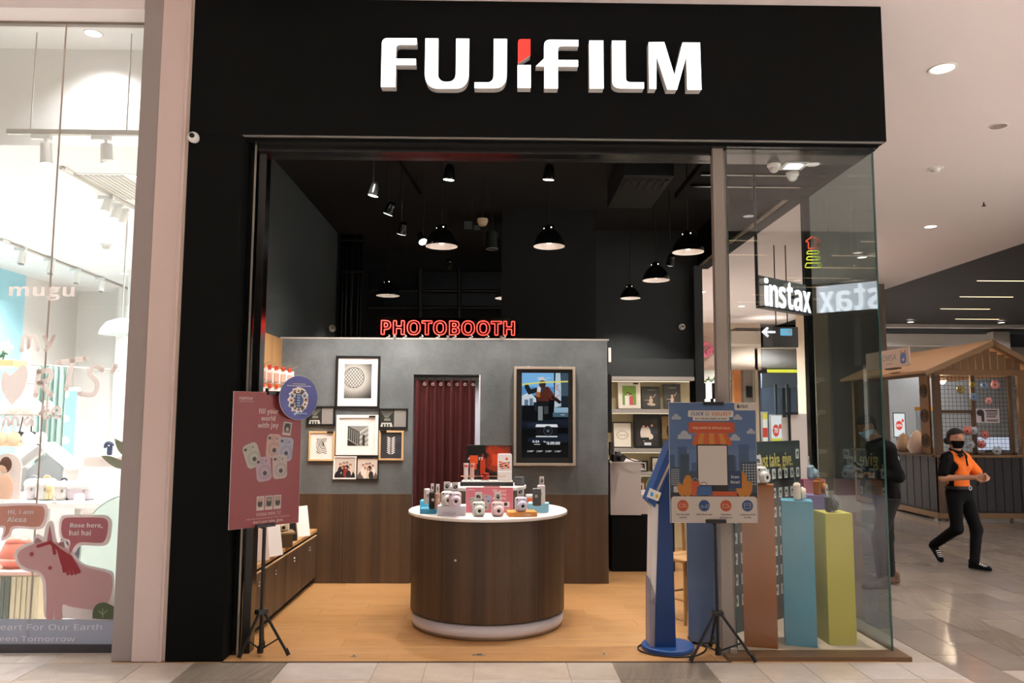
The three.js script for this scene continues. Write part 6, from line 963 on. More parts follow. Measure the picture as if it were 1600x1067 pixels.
  const s0 = onZ(1523, 683, Z0 - 0.5), s1 = onZ(1584, 703, Z0 - 0.5), sc = thing('counter_screen', 'bluish white lit screen behind the wire mesh of the hut', 'screen', [(s0.x + s1.x) / 2, (s0.y + s1.y) / 2, Z0 - 0.5]); part('casing', box(s1.x - s0.x + 0.04, s0.y - s1.y + 0.04, 0.05, 0.005), mt.grey, sc); part('lit_screen', moved(box(s1.x - s0.x, s0.y - s1.y, 0.004, 0), 0, 0, 0.027), glow(0xc4d2ea, 0.75), sc); part('screen_foot', moved(box(0.3, 0.06, 0.1, 0), 0, -0.14, 0), mt.grey, sc);
  const P = { pink: M(0xd98078, 0.6), blue: M(0x7d9bc0, 0.6), tan: M(0xa59a5a, 0.6), pale: M(0xb4c0cc, 0.6), rose: M(0xe09a98, 0.6) };
  const balls = [[1501, 609, 6, 'tan', 'khaki plush ball at the upper mesh, nearest the corner post'], [1520, 601, 4.5, 'tan', 'small khaki plush ball high on the mesh by the stile'], [1538, 602, 5, 'blue', 'blue plush ball high on the mesh beside the rose one'], [1555, 601, 6.5, 'rose', 'rose plush ball highest on the mesh by the far stile'], [1521.5, 620, 6, 'blue', 'blue plush ball below the small khaki one'], [1545, 626.5, 5, 'rose', 'rose plush ball just above the white notice'], [1512, 673, 6.5, 'pink', 'coral plush ball right beside the head of the woman in orange'], [1521.5, 673, 6, 'pale', 'pale blue plush ball touching the coral one'], [1539, 679.5, 6, 'pink', 'coral plush ball below the white notice'], [1516.5, 695, 6, 'pale', 'pale plush ball at the shoulder of the woman in orange'], [1533.5, 694.5, 6, 'pink', 'coral plush ball in front of the lit screen'], [1558, 704.5, 6.5, 'pale', 'pale plush ball lowest on the mesh near the far stile']];
  for (const [px, py, r, c, label] of balls) { const q = onZ(px, py, Z0 + 0.06), k = r * (EYE.z - Z0) / FOCAL, b2 = thing('plush_ball', label, 'plush toy', q); part('head', new THREE.SphereGeometry(k, 18, 14), P[c], b2); for (const sx of [-1, 1]) part('ear', new THREE.SphereGeometry(k * 0.26, 8, 6).translate(sx * k * 0.55, k * 0.9, 0), P[c], b2); part('snout', new THREE.SphereGeometry(k * 0.2, 8, 6).translate(-k * 0.55, 0, k * 0.82), mt.plasticBlack, b2); part('hook', bar([0, 0, -k], [0, 0.01, -0.075], 0.006), mt.rubber, b2); }
  // things on the side counter
  const wrap = (px0, px1, y0, y1, x, label, col) => { const c = onX((px0 + px1) / 2, y1, x), top = onX((px0 + px1) / 2, y0, x), h = top.y - 1.14, w2 = (px1 - px0) * (EYE.z - c.z) / FOCAL / 2, o = thing('wrapped_plush', label, 'plush toy', [x, 1.14, c.z]); part('body', lathe([[0, 0], [w2 * 0.7, 0.0], [w2, h * 0.25], [w2 * 0.9, h * 0.5], [w2 * 0.5, h * 0.85], [0, h]], 20), M(col, 0.8), o); part('cap', new THREE.SphereGeometry(w2 * 0.52, 14, 10, 0, 6.3, 0, 1.6).scale(1, 1.3, 1).translate(0, h * 0.66, 0), M(0xd0968e, 0.8), o); part('plastic_wrap', lathe([[w2 * 0.72, 0.0], [w2 * 1.06, h * 0.25], [w2 * 0.98, h * 0.5], [w2 * 0.58, h * 0.88], [0, h * 1.06]], 20), new THREE.MeshPhysicalMaterial({ color: 0xffffff, roughness: 0.08, transmission: 1, thickness: 0, ior: 1.4 }), o); };
  wrap(1420, 1451, 672, 720, 7.78, 'big pale plush toy with a rose cap wrapped in clear plastic, nearest the hut post', 0xd8bfae); wrap(1402, 1424, 676, 718, 7.9, 'beige plush toy wrapped in clear plastic, nearest the man in black', 0xb99f84);
  const mz = onX(1435, 690, 8.0), g = thing('candy_machine', 'clear cylinder vending machine with a yellow top on the hut counter', 'vending machine', [8.2, 1.14, mz.z - 0.1]); part('base', moved(cyl(0.16, 0.17, 0.1), 0, 0.05, 0), M(0x8f8378, 0.5), g); part('clear_cylinder', cyl(0.15, 0.15, 0.7, 28).translate(0, 0.45, 0), new THREE.MeshPhysicalMaterial({ color: 0xdfe6ea, roughness: 0.05, transmission: 1, thickness: 0 }), g); part('yellow_top', cyl(0.17, 0.17, 0.07).translate(0, 0.83, 0), M(0xb98a1c, 0.4), g); part('red_display', moved(box(0.12, 0.1, 0.05, 0.004), -0.02, 0.92, 0.06), M(0x701a18, 0.4), g); part('inner_post', cyl(0.05, 0.05, 0.68).translate(0, 0.45, 0), M(0xa9b6bd, 0.5), g);
}
// ---------------------------------------------------------------- the bright neighbouring shop behind its decorated glass
const GZ = -0.18, CH = 4.08;
{
  const f = struct('floor'); part('white_floor', span(-8.2, -2.5, -0.1, -0.002, -9, GZ - 0.03), M(0xe9e2da, 0.35), f);
  const c = struct('ceiling'); part('front_ceiling', span(-8.2, -2.5, 4.95, 5.1, -0.75, -0.05), mt.ceilingWhite, c); part('bulkhead', span(-8.2, -2.5, CH, 5.0, -0.85, -0.75), mt.ceilingWhite, c); part('white_ceiling', span(-8.2, -2.5, CH, CH + 0.1, -9, -0.85), mt.ceilingWhite, c);
  const w = struct('wall_neighbour'); part('blue_face', span(-8.0, -7.9, 0, CH, -7.2, -0.1), M(0xa9dcea, 0.8), w); part('white_face', span(-8.0, -7.9, 0, CH, -9, -7.2), mt.whiteMatte, w); part('back_face', span(-8.2, -2.5, 0, CH, -9, -8.85), mt.whiteMatte, w); part('party_wall', span(-2.62, -2.5, 0, 5, -9, -0.2), mt.whiteMatte, w); part('back_pier', span(-6.9, -6.5, 0, CH, -8.85, -8.3), mt.whiteMatte, w); part('lintel', span(-8.2, -2.77, 4.9, 5.05, GZ - 0.1, 0.05), mt.ceiling, w);
  const g = struct('window_4'), sx = onZ(75, 500, GZ).x;
  part('glass_pane', span(-8.0, sx - 0.004, 0.06, 4.9, GZ - 0.006, GZ + 0.006), mt.glass, g); part('glass_pane', span(sx + 0.004, -2.77, 0.06, 4.9, GZ - 0.006, GZ + 0.006), mt.glass, g);
  part('silicone_joint', span(sx - 0.004, sx + 0.004, 0.06, 4.9, GZ - 0.006, GZ + 0.006), M(0xcdbfb4, 0.5), g); part('sill_channel', span(-8.0, -2.77, 0, 0.06, GZ - 0.03, GZ + 0.02), M(0x4a4a4e, 0.5), g); part('head_channel', span(-8.0, -2.77, 4.88, 4.9, GZ - 0.03, GZ + 0.02), M(0x8a8076, 0.5), g);
  // lamps
  for (const [px, py, label] of [[146, 52, 'recessed light high in the front ceiling of the bright shop']]) { const p = onY(px, py, 4.95); downlight(p.x, Math.max(p.z, -0.6), 4.95, 0.07, 9, label, 'lamps of the bright shop'); }
  for (const [px, py] of [[140, 371], [15, 405], [195, 427], [105, 458]]) { const p = onY(px, py, CH); if (p.z > -8.7 && p.x > -7.7) downlight(p.x, p.z, CH, 0.08, LIGHT.neighbour, `recessed light of the bright shop, ${py === 371 ? 'below the track of three spots' : py === 405 ? 'closest to the blue wall' : py === 427 ? 'closest to the mauve column strip' : 'deepest, near the back corner'}`, 'lamps of the bright shop', COOL, 1.25); }
  for (const [x, z] of [[-3.6, -1.6], [-5.4, -1.8], [-3.8, -3.6], [-6.4, -3.8], [-5.0, -5.6], [-7.2, -1.6]]) downlight(x, z, CH, 0.08, LIGHT.neighbour, 'recessed light placed in the white ceiling to light the bright shop', 'more lamps of the bright shop', COOL, 1.25);  // further lamps, places chosen to light the bright shop
  const can = (name, p, label, tilt, hot = true) => { const t = thing(name, label, 'spotlight', p, 0, 'white track spots of the bright shop'); const q = part('can', cyl(0.045, 0.048, 0.17).translate(0, -0.16, 0), mt.white, t, [0, 0, 0], [tilt, 0, 0.05]); part('lens', cyl(0.04, 0.04, 0.006).translate(0, -0.246, 0), hot ? mt.lampHot : mt.grey, q); part('gear_box', moved(box(0.16, 0.04, 0.04, 0.004), -0.04, -0.02, 0), mt.white, t); part('neck', bar([0, -0.03, 0], [0, -0.09, 0], 0.01), mt.white, t); return t; };
  const tz = -0.45, a = onZ(12, 206, tz), b = onZ(215, 210, tz), tr = thing('track_rail', 'grey track rail hung on two thin rods behind the shop glass', 'lighting track', [0, a.y, tz]);
  part('rail', span(a.x, -2.7, -0.02, 0.02, -0.02, 0.02), mt.greyLight, tr); void b;
  for (const px of [48, 198]) { const p = onZ(px, 200, tz); part('rod', bar([p.x, 0.01, 0], [p.x, 4.95 - a.y, 0], 0.005), mt.silver, tr); }
  for (const [px, label] of [[72, 'white track spot of the front rail, nearest the glass joint'], [166, 'white track spot of the front rail, nearest the mauve column strip']]) { const p = onZ(px, 212, tz); can('shop_spotlight', [p.x, a.y - 0.02, tz], label, 0.05); spot(p.x, a.y - 0.3, tz, p.x, 0, tz - 0.4, LIGHT.neighbourTrack, 0.6, COOL, 3); }
  const rail = (p0, p1, label) => { const A = onY(...p0, CH - 0.02), B = onY(...p1, CH - 0.02), t = thing('track_rail', label, 'lighting track', [0, CH - 0.02, 0]); part('rail', bar([A.x, 0, A.z], [B.x, 0, B.z], 0.018), mt.greyLight, t); part('feed_box', moved(box(0.06, 0.03, 0.14, 0.003), A.x, 0.003, A.z - 0.1), mt.white, t); };
  rail([95, 262], [212, 326], 'white ceiling track running to the mauve strip with three bright spots'); rail([0, 374], [205, 453], 'white ceiling track running from the blue wall across the bright shop');
  [[172, 318, 'first bright spot of the ceiling track'], [186, 330, 'second bright spot of the ceiling track'], [197, 338, 'third bright spot of the ceiling track']].forEach(([px, py, l]) => { const p = onY(px, py - 12, CH - 0.03); can('shop_spotlight', p, l, -0.5); });
  [[37, 395, 'white spot of the long ceiling track before the blue wall'], [82, 412, 'white spot of the long ceiling track over the lettering'], [122, 428, 'white spot of the long ceiling track with a dark lens'], [160, 442, 'deepest white spot of the long ceiling track']].forEach(([px, py, l]) => { const p = onY(px, py - 8, CH - 0.03); can('shop_spotlight', p, l, -0.25, false); });
  const v = onY(190, 292, CH), vt = thing('ceiling_vent', 'slatted air vent in the white ceiling of the bright shop', 'air vent', [v.x, CH, v.z]); part('frame', moved(box(0.5, 0.01, 0.9, 0.002), 0, -0.004, 0), mt.white, vt); for (let i = 0; i < 9; i++) part('slat', moved(box(0.025, 0.012, 0.84, 0), -0.2 + i * 0.05, -0.012, 0), mt.greyLight, vt);
  const sm = onY(166, 382, CH), st = thing('smoke_detector', 'white smoke detector in the ceiling of the bright shop', 'smoke detector', sm); part('base', cyl(0.07, 0.075, 0.02).translate(0, -0.01, 0), mt.white, st); part('head', lathe([[0.05, -0.02], [0.035, -0.06], [0, -0.065]]), mt.greyLight, st);
  const dp = onZ(190, 512, -3.2), d = thing('dome_pendant', 'wide pale grey pendant shade half hidden by the mauve column strip', 'pendant lamp', dp); part('shade', lathe([[0.24, -0.08], [0.22, -0.02], [0.16, 0.06], [0.06, 0.1], [0.02, 0.11]]), M(0xc9d2d2, 0.5), d); part('cord', bar([0, 0.1, 0], [0, CH - dp.y, 0], 0.008), mt.greyLight, d); part('bulb', new THREE.SphereGeometry(0.05, 12, 8).translate(0, 0.0, 0), mt.lampWhite, d);
}
{ // furniture and goods
  const white = M(0xf4f1ee, 0.5), pinkW = M(0xefdcd4, 0.5), sage = M(0x9db5ad, 0.85), wood = M(0xd7c3a4, 0.6);
  const TZ = -1.75, th = onZ(75, 786, TZ).y, xa = onZ(0, 786, TZ).x, t = thing('display_table', 'long white display table with goods behind the shop glass', 'table', [0, 0, 0]);
  const q0 = onY(75, 790, th), q1 = onY(188, 768, th); void q0; void q1;
  part('tabletop', span(xa - 0.8, -2.75, th - 0.05, th, TZ - 0.8, TZ), white, t); for (const x of [xa - 0.5, -4.35, -2.85]) for (const z of [TZ - 0.7, TZ - 0.08]) part('leg', span(x - 0.03, x + 0.03, 0, th - 0.05, z - 0.03, z + 0.03), white, t); part('lower_shelf', span(xa - 0.5, -2.85, 0.3, 0.33, TZ - 0.7, TZ - 0.1), wood, t); part('dark_crate', span(-4.25, -3.85, 0.33, 0.6, TZ - 0.6, TZ - 0.2), M(0x3c4a55, 0.7), t); part('wood_crate', span(-3.75, -3.1, 0.33, 0.62, TZ - 0.6, TZ - 0.15), wood, t);
  const bag = (px0, px1, py0, z, label, m, strap) => { const a = onZ(px0, py0, z), b = onZ(px1, py0, z), w = b.x - a.x, h = a.y - th, o = thing('small_bag', label, 'bag', [(a.x + b.x) / 2, th, z], 0.15); part('body', moved(rbox(w, h * 0.82, 0.2, 0.05), 0, h * 0.41, 0), m, o); part('flap', moved(rbox(w * 1.03, h * 0.4, 0.205, 0.05), 0, h * 0.66, 0.01), M(0xf6f2f2, 0.5), o); part('handle', new THREE.TorusGeometry(w * 0.2, 0.01, 6, 20, Math.PI).translate(0, h * 0.84, 0), strap, o); part('clasp', moved(box(0.02, 0.03, 0.01, 0.002), w * 0.2, h * 0.45, 0.115), mt.silver, o); };
  bag(44, 64, 742, TZ - 0.35, 'small pale grey bag, leftmost of the bags on the white table', M(0xd9d3d6, 0.6), M(0x8a8890, 0.6)); bag(62, 86, 742, TZ - 0.3, 'small white bag with a yellow scarf on the white table', white, M(0xe7c987, 0.6)); bag(90, 111, 746, TZ - 0.3, 'small white bag with a dark top handle on the white table', white, M(0x4a4a52, 0.6)); bag(110, 150, 746, TZ - 0.32, 'wide lilac and white bag, largest on the table', M(0xd8cdd6, 0.6), white);
  const sc = onZ(78, 752, TZ - 0.16), scarf = thing('scarf', 'pale yellow scarf tied to the white bag', 'scarf', [sc.x, th + 0.02, TZ - 0.16]); part('knot', new THREE.SphereGeometry(0.03, 10, 8).translate(0, 0.12, 0), M(0xf0dba6, 0.8), scarf); for (const s of [-1, 1]) part('tail', moved(rbox(0.03, 0.12, 0.015, 0.006), s * 0.018, 0.06, 0), M(0xf0dba6, 0.8), scarf);
  const cp = onZ(124, 778, TZ - 0.12), cup = thing('pink_pot', 'small pale pink upturned pot on the white table', 'pot', [cp.x, th, TZ - 0.12]); part('pot', lathe([[0.05, 0], [0.05, 0.01], [0.042, 0.07], [0.03, 0.078], [0, 0.078]]), pinkW, cup); part('rim', new THREE.TorusGeometry(0.05, 0.006, 6, 24).rotateX(1.57).translate(0, 0.008, 0), pinkW, cup);
  const pp = onZ(100, 776, TZ - 0.1), pap = thing('paper_stack', 'stack of white papers at the edge of the white table', 'papers', [pp.x, th, TZ - 0.1], 0.3); for (let i = 0; i < 3; i++) part('sheet', moved(box(0.22, 0.002, 0.12, 0), i * 0.008, 0.002 + i * 0.003, 0), white, pap, [0, 0, 0], [0, i * 0.1, 0]);
  const st = onZ(12, 776, TZ - 0.15), standee = thing('portrait_standee', 'arched standee with a photo of a woman on the white table', 'standee', [st.x - 0.02, th, TZ - 0.15]), sh = onZ(10, 708, TZ - 0.15).y - th;
  const arch = new THREE.Shape(); arch.moveTo(-0.14, 0); arch.lineTo(0.14, 0); arch.lineTo(0.14, sh - 0.14); arch.absarc(0, sh - 0.14, 0.14, 0, Math.PI); arch.lineTo(-0.14, 0); part('board', extrude(arch, 0.012), pinkW, standee);
  part('figure', join([new THREE.SphereGeometry(0.05, 14, 10).scale(1, 1.25, 0.12).translate(-0.02, sh * 0.72, 0.014), new THREE.SphereGeometry(0.085, 14, 10).scale(1, 1.7, 0.08).translate(-0.01, sh * 0.27, 0.014)]), M(0xe7bca0, 0.7), standee); part('hair', new THREE.SphereGeometry(0.06, 14, 10).scale(1, 1.3, 0.12).translate(-0.012, sh * 0.76, 0.013), M(0x5b3a2c, 0.8), standee);
  part('foot', moved(box(0.3, 0.02, 0.1, 0.003), 0, 0.01, 0.0), white, standee);
  const bench = thing('white_crate', 'white slatted crate standing on the far end of the white table', 'crate', [-2.98, th, TZ - 0.6]); for (let i = 0; i < 6; i++) part('slat', moved(box(0.05, 0.22, 0.015, 0.002), -0.17 + i * 0.062, 0.11, 0.0), white, bench); for (const y of [0.03, 0.2]) part('rail', moved(box(0.42, 0.03, 0.02, 0.002), -0.01, y, -0.016), white, bench);
  const jw = thing('folded_jeans', 'folded blue grey cloth on the white crate', 'cloth', [-3.0, th + 0.225, TZ - 0.6]); part('fold', moved(rbox(0.2, 0.02, 0.12, 0.008), 0, 0.012, 0), M(0x8e9ab0, 0.8), jw); part('fold', moved(rbox(0.14, 0.015, 0.1, 0.006), -0.02, 0.03, 0), M(0x7684a0, 0.8), jw);
  // house-shaped shelf
  const HZ = -2.82, h0 = onZ(40, 735, HZ), hp = onZ(70, 697, HZ), h1 = onZ(92, 720, HZ), hy = h0.y - 0.25, hs = thing('house_shelf', 'white house-shaped display shelf before the sage curtain', 'display shelf', [hp.x, 0, HZ]);
  part('leg_block', span(-0.3, 0.3, 0, hy, -0.2, 0.1), white, hs); part('back', extrude([[-0.28, hy], [0.28, hy], [0.28, h1.y - 0.06], [0, hp.y - 0.04], [-0.28, h1.y - 0.12]], 0.02).translate(0, 0, -0.18), M(0xdfe6ea, 0.7), hs); for (const s of [-1, 1]) { part('side', span(s * 0.28 - 0.012, s * 0.28 + 0.012, hy, h1.y - 0.08, -0.18, 0.1), white, hs); part('roof', box(0.46, 0.025, 0.34, 0.003), white, hs, [s * 0.17, hp.y - 0.11, -0.04], [0, 0, -s * 0.66]); } part('floor', span(-0.28, 0.28, hy, hy + 0.02, -0.18, 0.1), white, hs); part('tag', moved(box(0.09, 0.06, 0.004, 0), 0.12, hy + 0.08, 0.1), M(0x9fc9dc, 0.6), hs);
  // curtain, mirror, white door
  const CZ2 = -4.6, c0 = onZ(61, 572, CZ2), c1 = onZ(96, 705, CZ2), cw = c1.x - c0.x, ch2 = c0.y - 0.3, cu = thing('sage_curtain', 'sage green fitting room curtain in the bright shop', 'curtain', [(c0.x + c1.x) / 2, 0, CZ2]);
  const g = new THREE.PlaneGeometry(cw, ch2, 60, 4), p = g.attributes.position; for (let i = 0; i < p.count; i++) p.setZ(i, 0.04 * Math.sin((p.getX(i) / cw + 0.5) * 6.283 * 5)); g.translate(0, 0.3 + ch2 / 2, 0); g.computeVertexNormals(); part('cloth', join([g, g.clone().translate(0, 0, -0.004)]), new THREE.MeshStandardMaterial({ color: 0x9db5ad, roughness: 0.9, side: THREE.DoubleSide }), cu); part('rod', bar([-cw / 2 - 0.1, c0.y + 0.02, 0], [cw / 2 + 0.7, c0.y - 0.05, 0], 0.012), mt.silver, cu); void sage;
  const m0 = onZ(97, 606, -5.2), m1 = onZ(112, 706, -5.2), mi = thing('lit_mirror', 'tall fitting mirror with round bulbs beside the sage curtain', 'mirror', [(m0.x + m1.x) / 2, 0, -5.2]); part('frame', moved(box(m1.x - m0.x + 0.1, 1.9, 0.04, 0.004), 0, 1.2, -0.03), white, mi); part('mirror_glass', moved(box(m1.x - m0.x, 1.8, 0.01, 0), 0.03, 1.2, 0), M(0xdfe6f2, 0.05, { metalness: 1 }), mi); for (const py of [616, 654, 688]) { const q = onZ(101, py, -5.2); part('bulb', new THREE.SphereGeometry(0.05, 12, 8).translate(q.x - (m0.x + m1.x) / 2, q.y, 0.02), mt.lampWhite, mi); } part('foot', moved(box(0.3, 0.26, 0.2, 0.004), 0, 0.13, -0.02), white, mi);
  const d0 = onZ(125, 656, -6.5), d1 = onZ(153, 760, -6.5), dr = struct('door_1', [(d0.x + d1.x) / 2, 0, -6.5]); part('door_leaf', moved(box(d1.x - d0.x, d0.y, 0.05, 0.004), 0, d0.y / 2, 0), M(0xe9ebf2, 0.5), dr); part('door_rim', moved(extrude(roundRect(d1.x - d0.x - 0.15, d0.y - 0.3, 0.01), 0.01), 0, d0.y / 2, 0.025), M(0xf2f3f7, 0.5), dr); part('partition', span(0.3 + (d1.x - d0.x) / 2, 1.9, 0, CH - 0.01, -0.05, 0.0), mt.whiteMatte, dr);
  // tops on two rails
  const topMat = [M(0xf2eeee, 0.8), M(0xe9d9d4, 0.8), M(0xf0cfc0, 0.8), M(0x2a2a2e, 0.8), M(0xd9aa8c, 0.8)];
  const mk = (label, x, y, z, m) => { const o = thing('bralette', label, 'top', [x, y, z]); for (const s of [-1, 1]) { part('cup', new THREE.SphereGeometry(0.085, 14, 10).scale(0.95, 1, 0.55).translate(s * 0.07, -0.26, 0), m, o); part('strap', bar([s * 0.07, -0.2, 0.02], [s * 0.05, -0.01, 0], 0.007), m, o); } part('band', moved(rbox(0.3, 0.05, 0.06, 0.015), 0, -0.32, -0.01), m, o); part('hanger', tube([[-0.09, -0.02, 0], [0, 0.02, 0], [0.09, -0.02, 0]], 0.005, 10), mt.silver, o); return o; };
  const rk = thing('garment_rack', 'garment rack with two rails of tops along the blue wall', 'clothes rack'), RZ = -3.45, ys = [onZ(40, 603, RZ).y, onZ(40, 652, RZ).y], rx0 = onZ(-20, 600, RZ).x, rx1 = onZ(76, 600, RZ).x;
  for (const y of ys) part('rail', bar([rx0, y + 0.03, RZ], [rx1, y + 0.03, RZ], 0.012), mt.silver, rk); for (const x of [rx0, rx1]) part('upright', bar([x, 0, RZ], [x, ys[0] + 0.05, RZ], 0.014), mt.silver, rk); part('shelf', span(rx0, rx1, 0.9, 0.94, RZ - 0.25, RZ + 0.15), wood, rk);
  [[0, 8, 0, 'white top on the upper rail, leftmost'], [0, 25, 1, 'pale pink top on the upper rail, left of the peach one'], [0, 42, 2, 'peach top on the upper rail'], [0, 58, 1, 'pale pink top on the upper rail, nearest the sage curtain'], [1, 10, 0, 'white top on the lower rail, beside the peach one'], [1, 25, 4, 'tan top on the lower rail, half behind the black one'], [1, 37, 3, 'black top on the lower rail'], [1, 58, 0, 'white patterned top on the lower rail, nearest the house shelf']].forEach(([r, px, c, l], i) => mk(l, onZ(px, 640, RZ).x, ys[r] + 0.01, RZ + (i % 3) * 0.1 - 0.08, topMat[c]));
  const fz = -4.2, fl = onZ(10, 568, fz), shf = thing('wall_shelf', 'wooden wall shelf with a light strip under it on the blue wall', 'shelf', [fl.x - 0.2, fl.y, fz]); part('board', box(0.75, 0.08, 0.3, 0.004), M(0xd2ab7a, 0.6), shf); part('light_strip', moved(box(0.7, 0.015, 0.03, 0), 0, -0.05, 0.1), mt.lampWhite, shf); part('bracket', moved(box(0.03, 0.4, 0.03, 0), -0.3, -0.2, -0.13), white, shf);
  const fw = thing('white_flower', 'white flower with dark leaves on the wooden wall shelf', 'flower', [fl.x - 0.02, fl.y + 0.04, fz]); part('stem', bar([-0.03, 0, 0], [0, 0.14, 0], 0.008), M(0x3c5a44, 0.7), fw); for (let i = 0; i < 5; i++) part('petal', new THREE.SphereGeometry(0.05, 8, 6).scale(1, 0.6, 0.5).rotateZ(i * 1.26).translate(Math.cos(i * 1.26) * 0.05, 0.17 + Math.sin(i * 1.26) * 0.05, 0), white, fw); for (let i = 0; i < 4; i++) part('leaf', new THREE.SphereGeometry(0.045, 8, 6).scale(1, 0.4, 0.4).rotateZ(i * 0.9).translate(-0.06 + i * 0.02, 0.05 + i * 0.015, 0.01), M(0x38604a, 0.7), fw);
  // pedestal with a pink bag near the glass
  const PZ = -0.75, pa = onZ(-15, 893, PZ), pb = onZ(62, 893, PZ), ped = thing('striped_pedestal', 'wood-striped pedestal near the shop glass under the pink bag', 'pedestal', [(pa.x + pb.x) / 2, 0, PZ]), pw = pb.x - pa.x; part('body', moved(box(pw, pa.y - 0.03, 0.4, 0.003), 0, (pa.y - 0.03) / 2, -0.2), M(0xcabb9c, 0.6), ped); for (let i = 0; i < 9; i++) part('slat', moved(box(pw / 9 - 0.012, pa.y - 0.04, 0.012, 0.002), -pw / 2 + (i + 0.5) * pw / 9, (pa.y - 0.04) / 2, 0.006), i < 4 ? M(0x59625c, 0.6) : M(0xd8caac, 0.6), ped); part('pink_top', moved(box(pw + 0.02, 0.03, 0.42, 0.004), 0, pa.y - 0.015, -0.2), M(0xf0c0b4, 0.5), ped);
  const pbg = onZ(22, 890, PZ - 0.15), bg = thing('pink_bag', 'glossy coral pink rounded bag on the striped pedestal', 'bag', [pbg.x, pa.y, PZ - 0.18]); part('body', lathe([[0, 0], [0.09, 0.0], [0.13, 0.04], [0.14, 0.1], [0.1, 0.2], [0.04, 0.24], [0, 0.245]], 28).scale(1.1, 1, 0.7), M(0xe8826c, 0.3), bg); part('band', new THREE.TorusGeometry(0.135, 0.012, 8, 32).rotateX(1.57).scale(1.1, 1, 0.7).translate(0, 0.07, 0), M(0xf3c0b0, 0.4), bg); part('top_flap', new THREE.SphereGeometry(0.1, 16, 10, 0, 6.3, 0, 1.4).scale(1.1, 0.6, 0.7).translate(0, 0.2, 0), M(0xe06f5c, 0.3), bg);
}
{ // lettering and stickers on the glass
  const Zg = GZ + 0.009, vinyl = (c, tr = 0.35, r = 0.9) => new THREE.MeshPhysicalMaterial({ color: c, roughness: r, transmission: tr, thickness: 0, ior: 1.3, side: THREE.DoubleSide });
  const P = (x, y) => { const p = onZ(x, y, Zg); return new THREE.Vector2(p.x, p.y); };
  const flat = (shape, mat, name, parent, dz = 0) => part(name, new THREE.ExtrudeGeometry(shape, { depth: 0.0015, bevelEnabled: false, curveSegments: 16 }), mat, parent, [0, 0, Zg + dz]);
  const smooth = (pts) => { const s = new THREE.Shape(), v = pts.map((p) => P(...p)); s.moveTo(v[0].x, v[0].y); s.splineThru(v.slice(1).concat([v[0]])); return s; };
  const poly = (pts) => new THREE.Shape(pts.map((p) => P(...p)));
  const beige = vinyl(0xf0e9e6, 0.6);
  const put = (str, x, y, hpx, wpx, mat, parent, name = 'lettering', f = font, dz = 0) => { const a = P(x, y), b = P(x + wpx, y - hpx), g = text(str, 1, 0.01, f), bb = g.boundingBox; g.translate(-bb.min.x, -bb.min.y, 0).scale((b.x - a.x) / (bb.max.x - bb.min.x), (b.y - a.y) / (bb.max.y - bb.min.y), 0.15).translate(a.x, a.y, Zg + dz); return part(name, g, mat, parent); };
  const stroke = (list, w, mat, parent, name, dz = 0) => { for (const pts of list) { const v = pts.map((q) => { const p = P(...q); return new THREE.Vector3(p.x, p.y, 0); }), c = new THREE.CatmullRomCurve3(v, false, 'catmullrom', 0.5), r = w * 0.00498 / 2; const g = join([new THREE.TubeGeometry(c, 28, r, 10, false), new THREE.SphereGeometry(r, 10, 8).translate(v[0].x, v[0].y, 0), new THREE.SphereGeometry(r, 10, 8).translate(v[v.length - 1].x, v[v.length - 1].y, 0)]); g.scale(1, 1, 0.06).translate(0, 0, Zg + 0.002 + dz); part(name, g, mat, parent); } };
  const n1 = thing('glass_lettering', 'beige shop name in rounded lower case letters at the top of the glass lettering', 'lettering'); put('mugu', 13, 469, 21, 104, beige, n1);
  const n2 = thing('glass_lettering', 'beige handwritten short word above the heart on the glass', 'lettering'); stroke([[[34, 548], [37, 526], [43, 527], [45, 545], [48, 527], [56, 526], [60, 546]], [[69, 525], [76, 538], [85, 525]], [[84, 526], [78, 540], [72, 547]]], 6, beige, n2, 'letter_stroke');
  const n3 = thing('glass_lettering', 'large beige handwritten word beginning with a heart on the glass', 'lettering');
  flat(smooth([[18, 633], [4, 612], [2, 590], [8, 580], [16, 586], [26, 578], [36, 570], [43, 578], [42, 596], [34, 616]]), beige, 'heart', n3);
  stroke([[[56, 618], [61, 580]], [[61, 581], [78, 579], [78, 592], [62, 598]], [[63, 598], [80, 617]], [[92, 566], [134, 560]], [[114, 563], [104, 608]], [[160, 578], [148, 572], [140, 584], [152, 598], [146, 616], [124, 615]], [[181, 572], [176, 580]]], 8, beige, n3, 'letter_stroke');
  const n4 = thing('glass_lettering', 'small beige handwritten letters under the large word on the glass', 'lettering'); stroke([[[5, 664], [8, 654], [13, 655], [14, 664]], [[18, 662], [22, 652], [28, 655], [29, 664]], [[44, 652], [38, 658], [43, 664], [50, 655], [51, 664]], [[68, 635], [69, 652], [76, 652]], [[62, 646], [76, 641]], [[84, 647], [94, 643], [90, 636], [82, 642], [86, 652], [95, 650]]], 5, beige, n4, 'letter_stroke');
  // lilac band with lettering
  const band = thing('window_band', 'grey lilac band with white lettering along the foot of the shop glass', 'window sticker'), b0 = P(-60, 967), b1 = P(176, 1012); part('band_film', moved(box(-2.775 - b0.x + 0.0, b0.y - b1.y, 0.002, 0), (b0.x - 2.775) / 2, (b0.y + b1.y) / 2, Zg), vinyl(0xb4b8c4, 0.45), band);
  const wh = M(0xe9e6ea, 0.7); put('Heart For Our Earth', -12, 984, 9.5, 172, wh, band, 'lettering', fontRegular, 0.003); put('Green Tomorrow', -20, 1002, 8.5, 138, wh, band, 'lettering', fontRegular, 0.003);
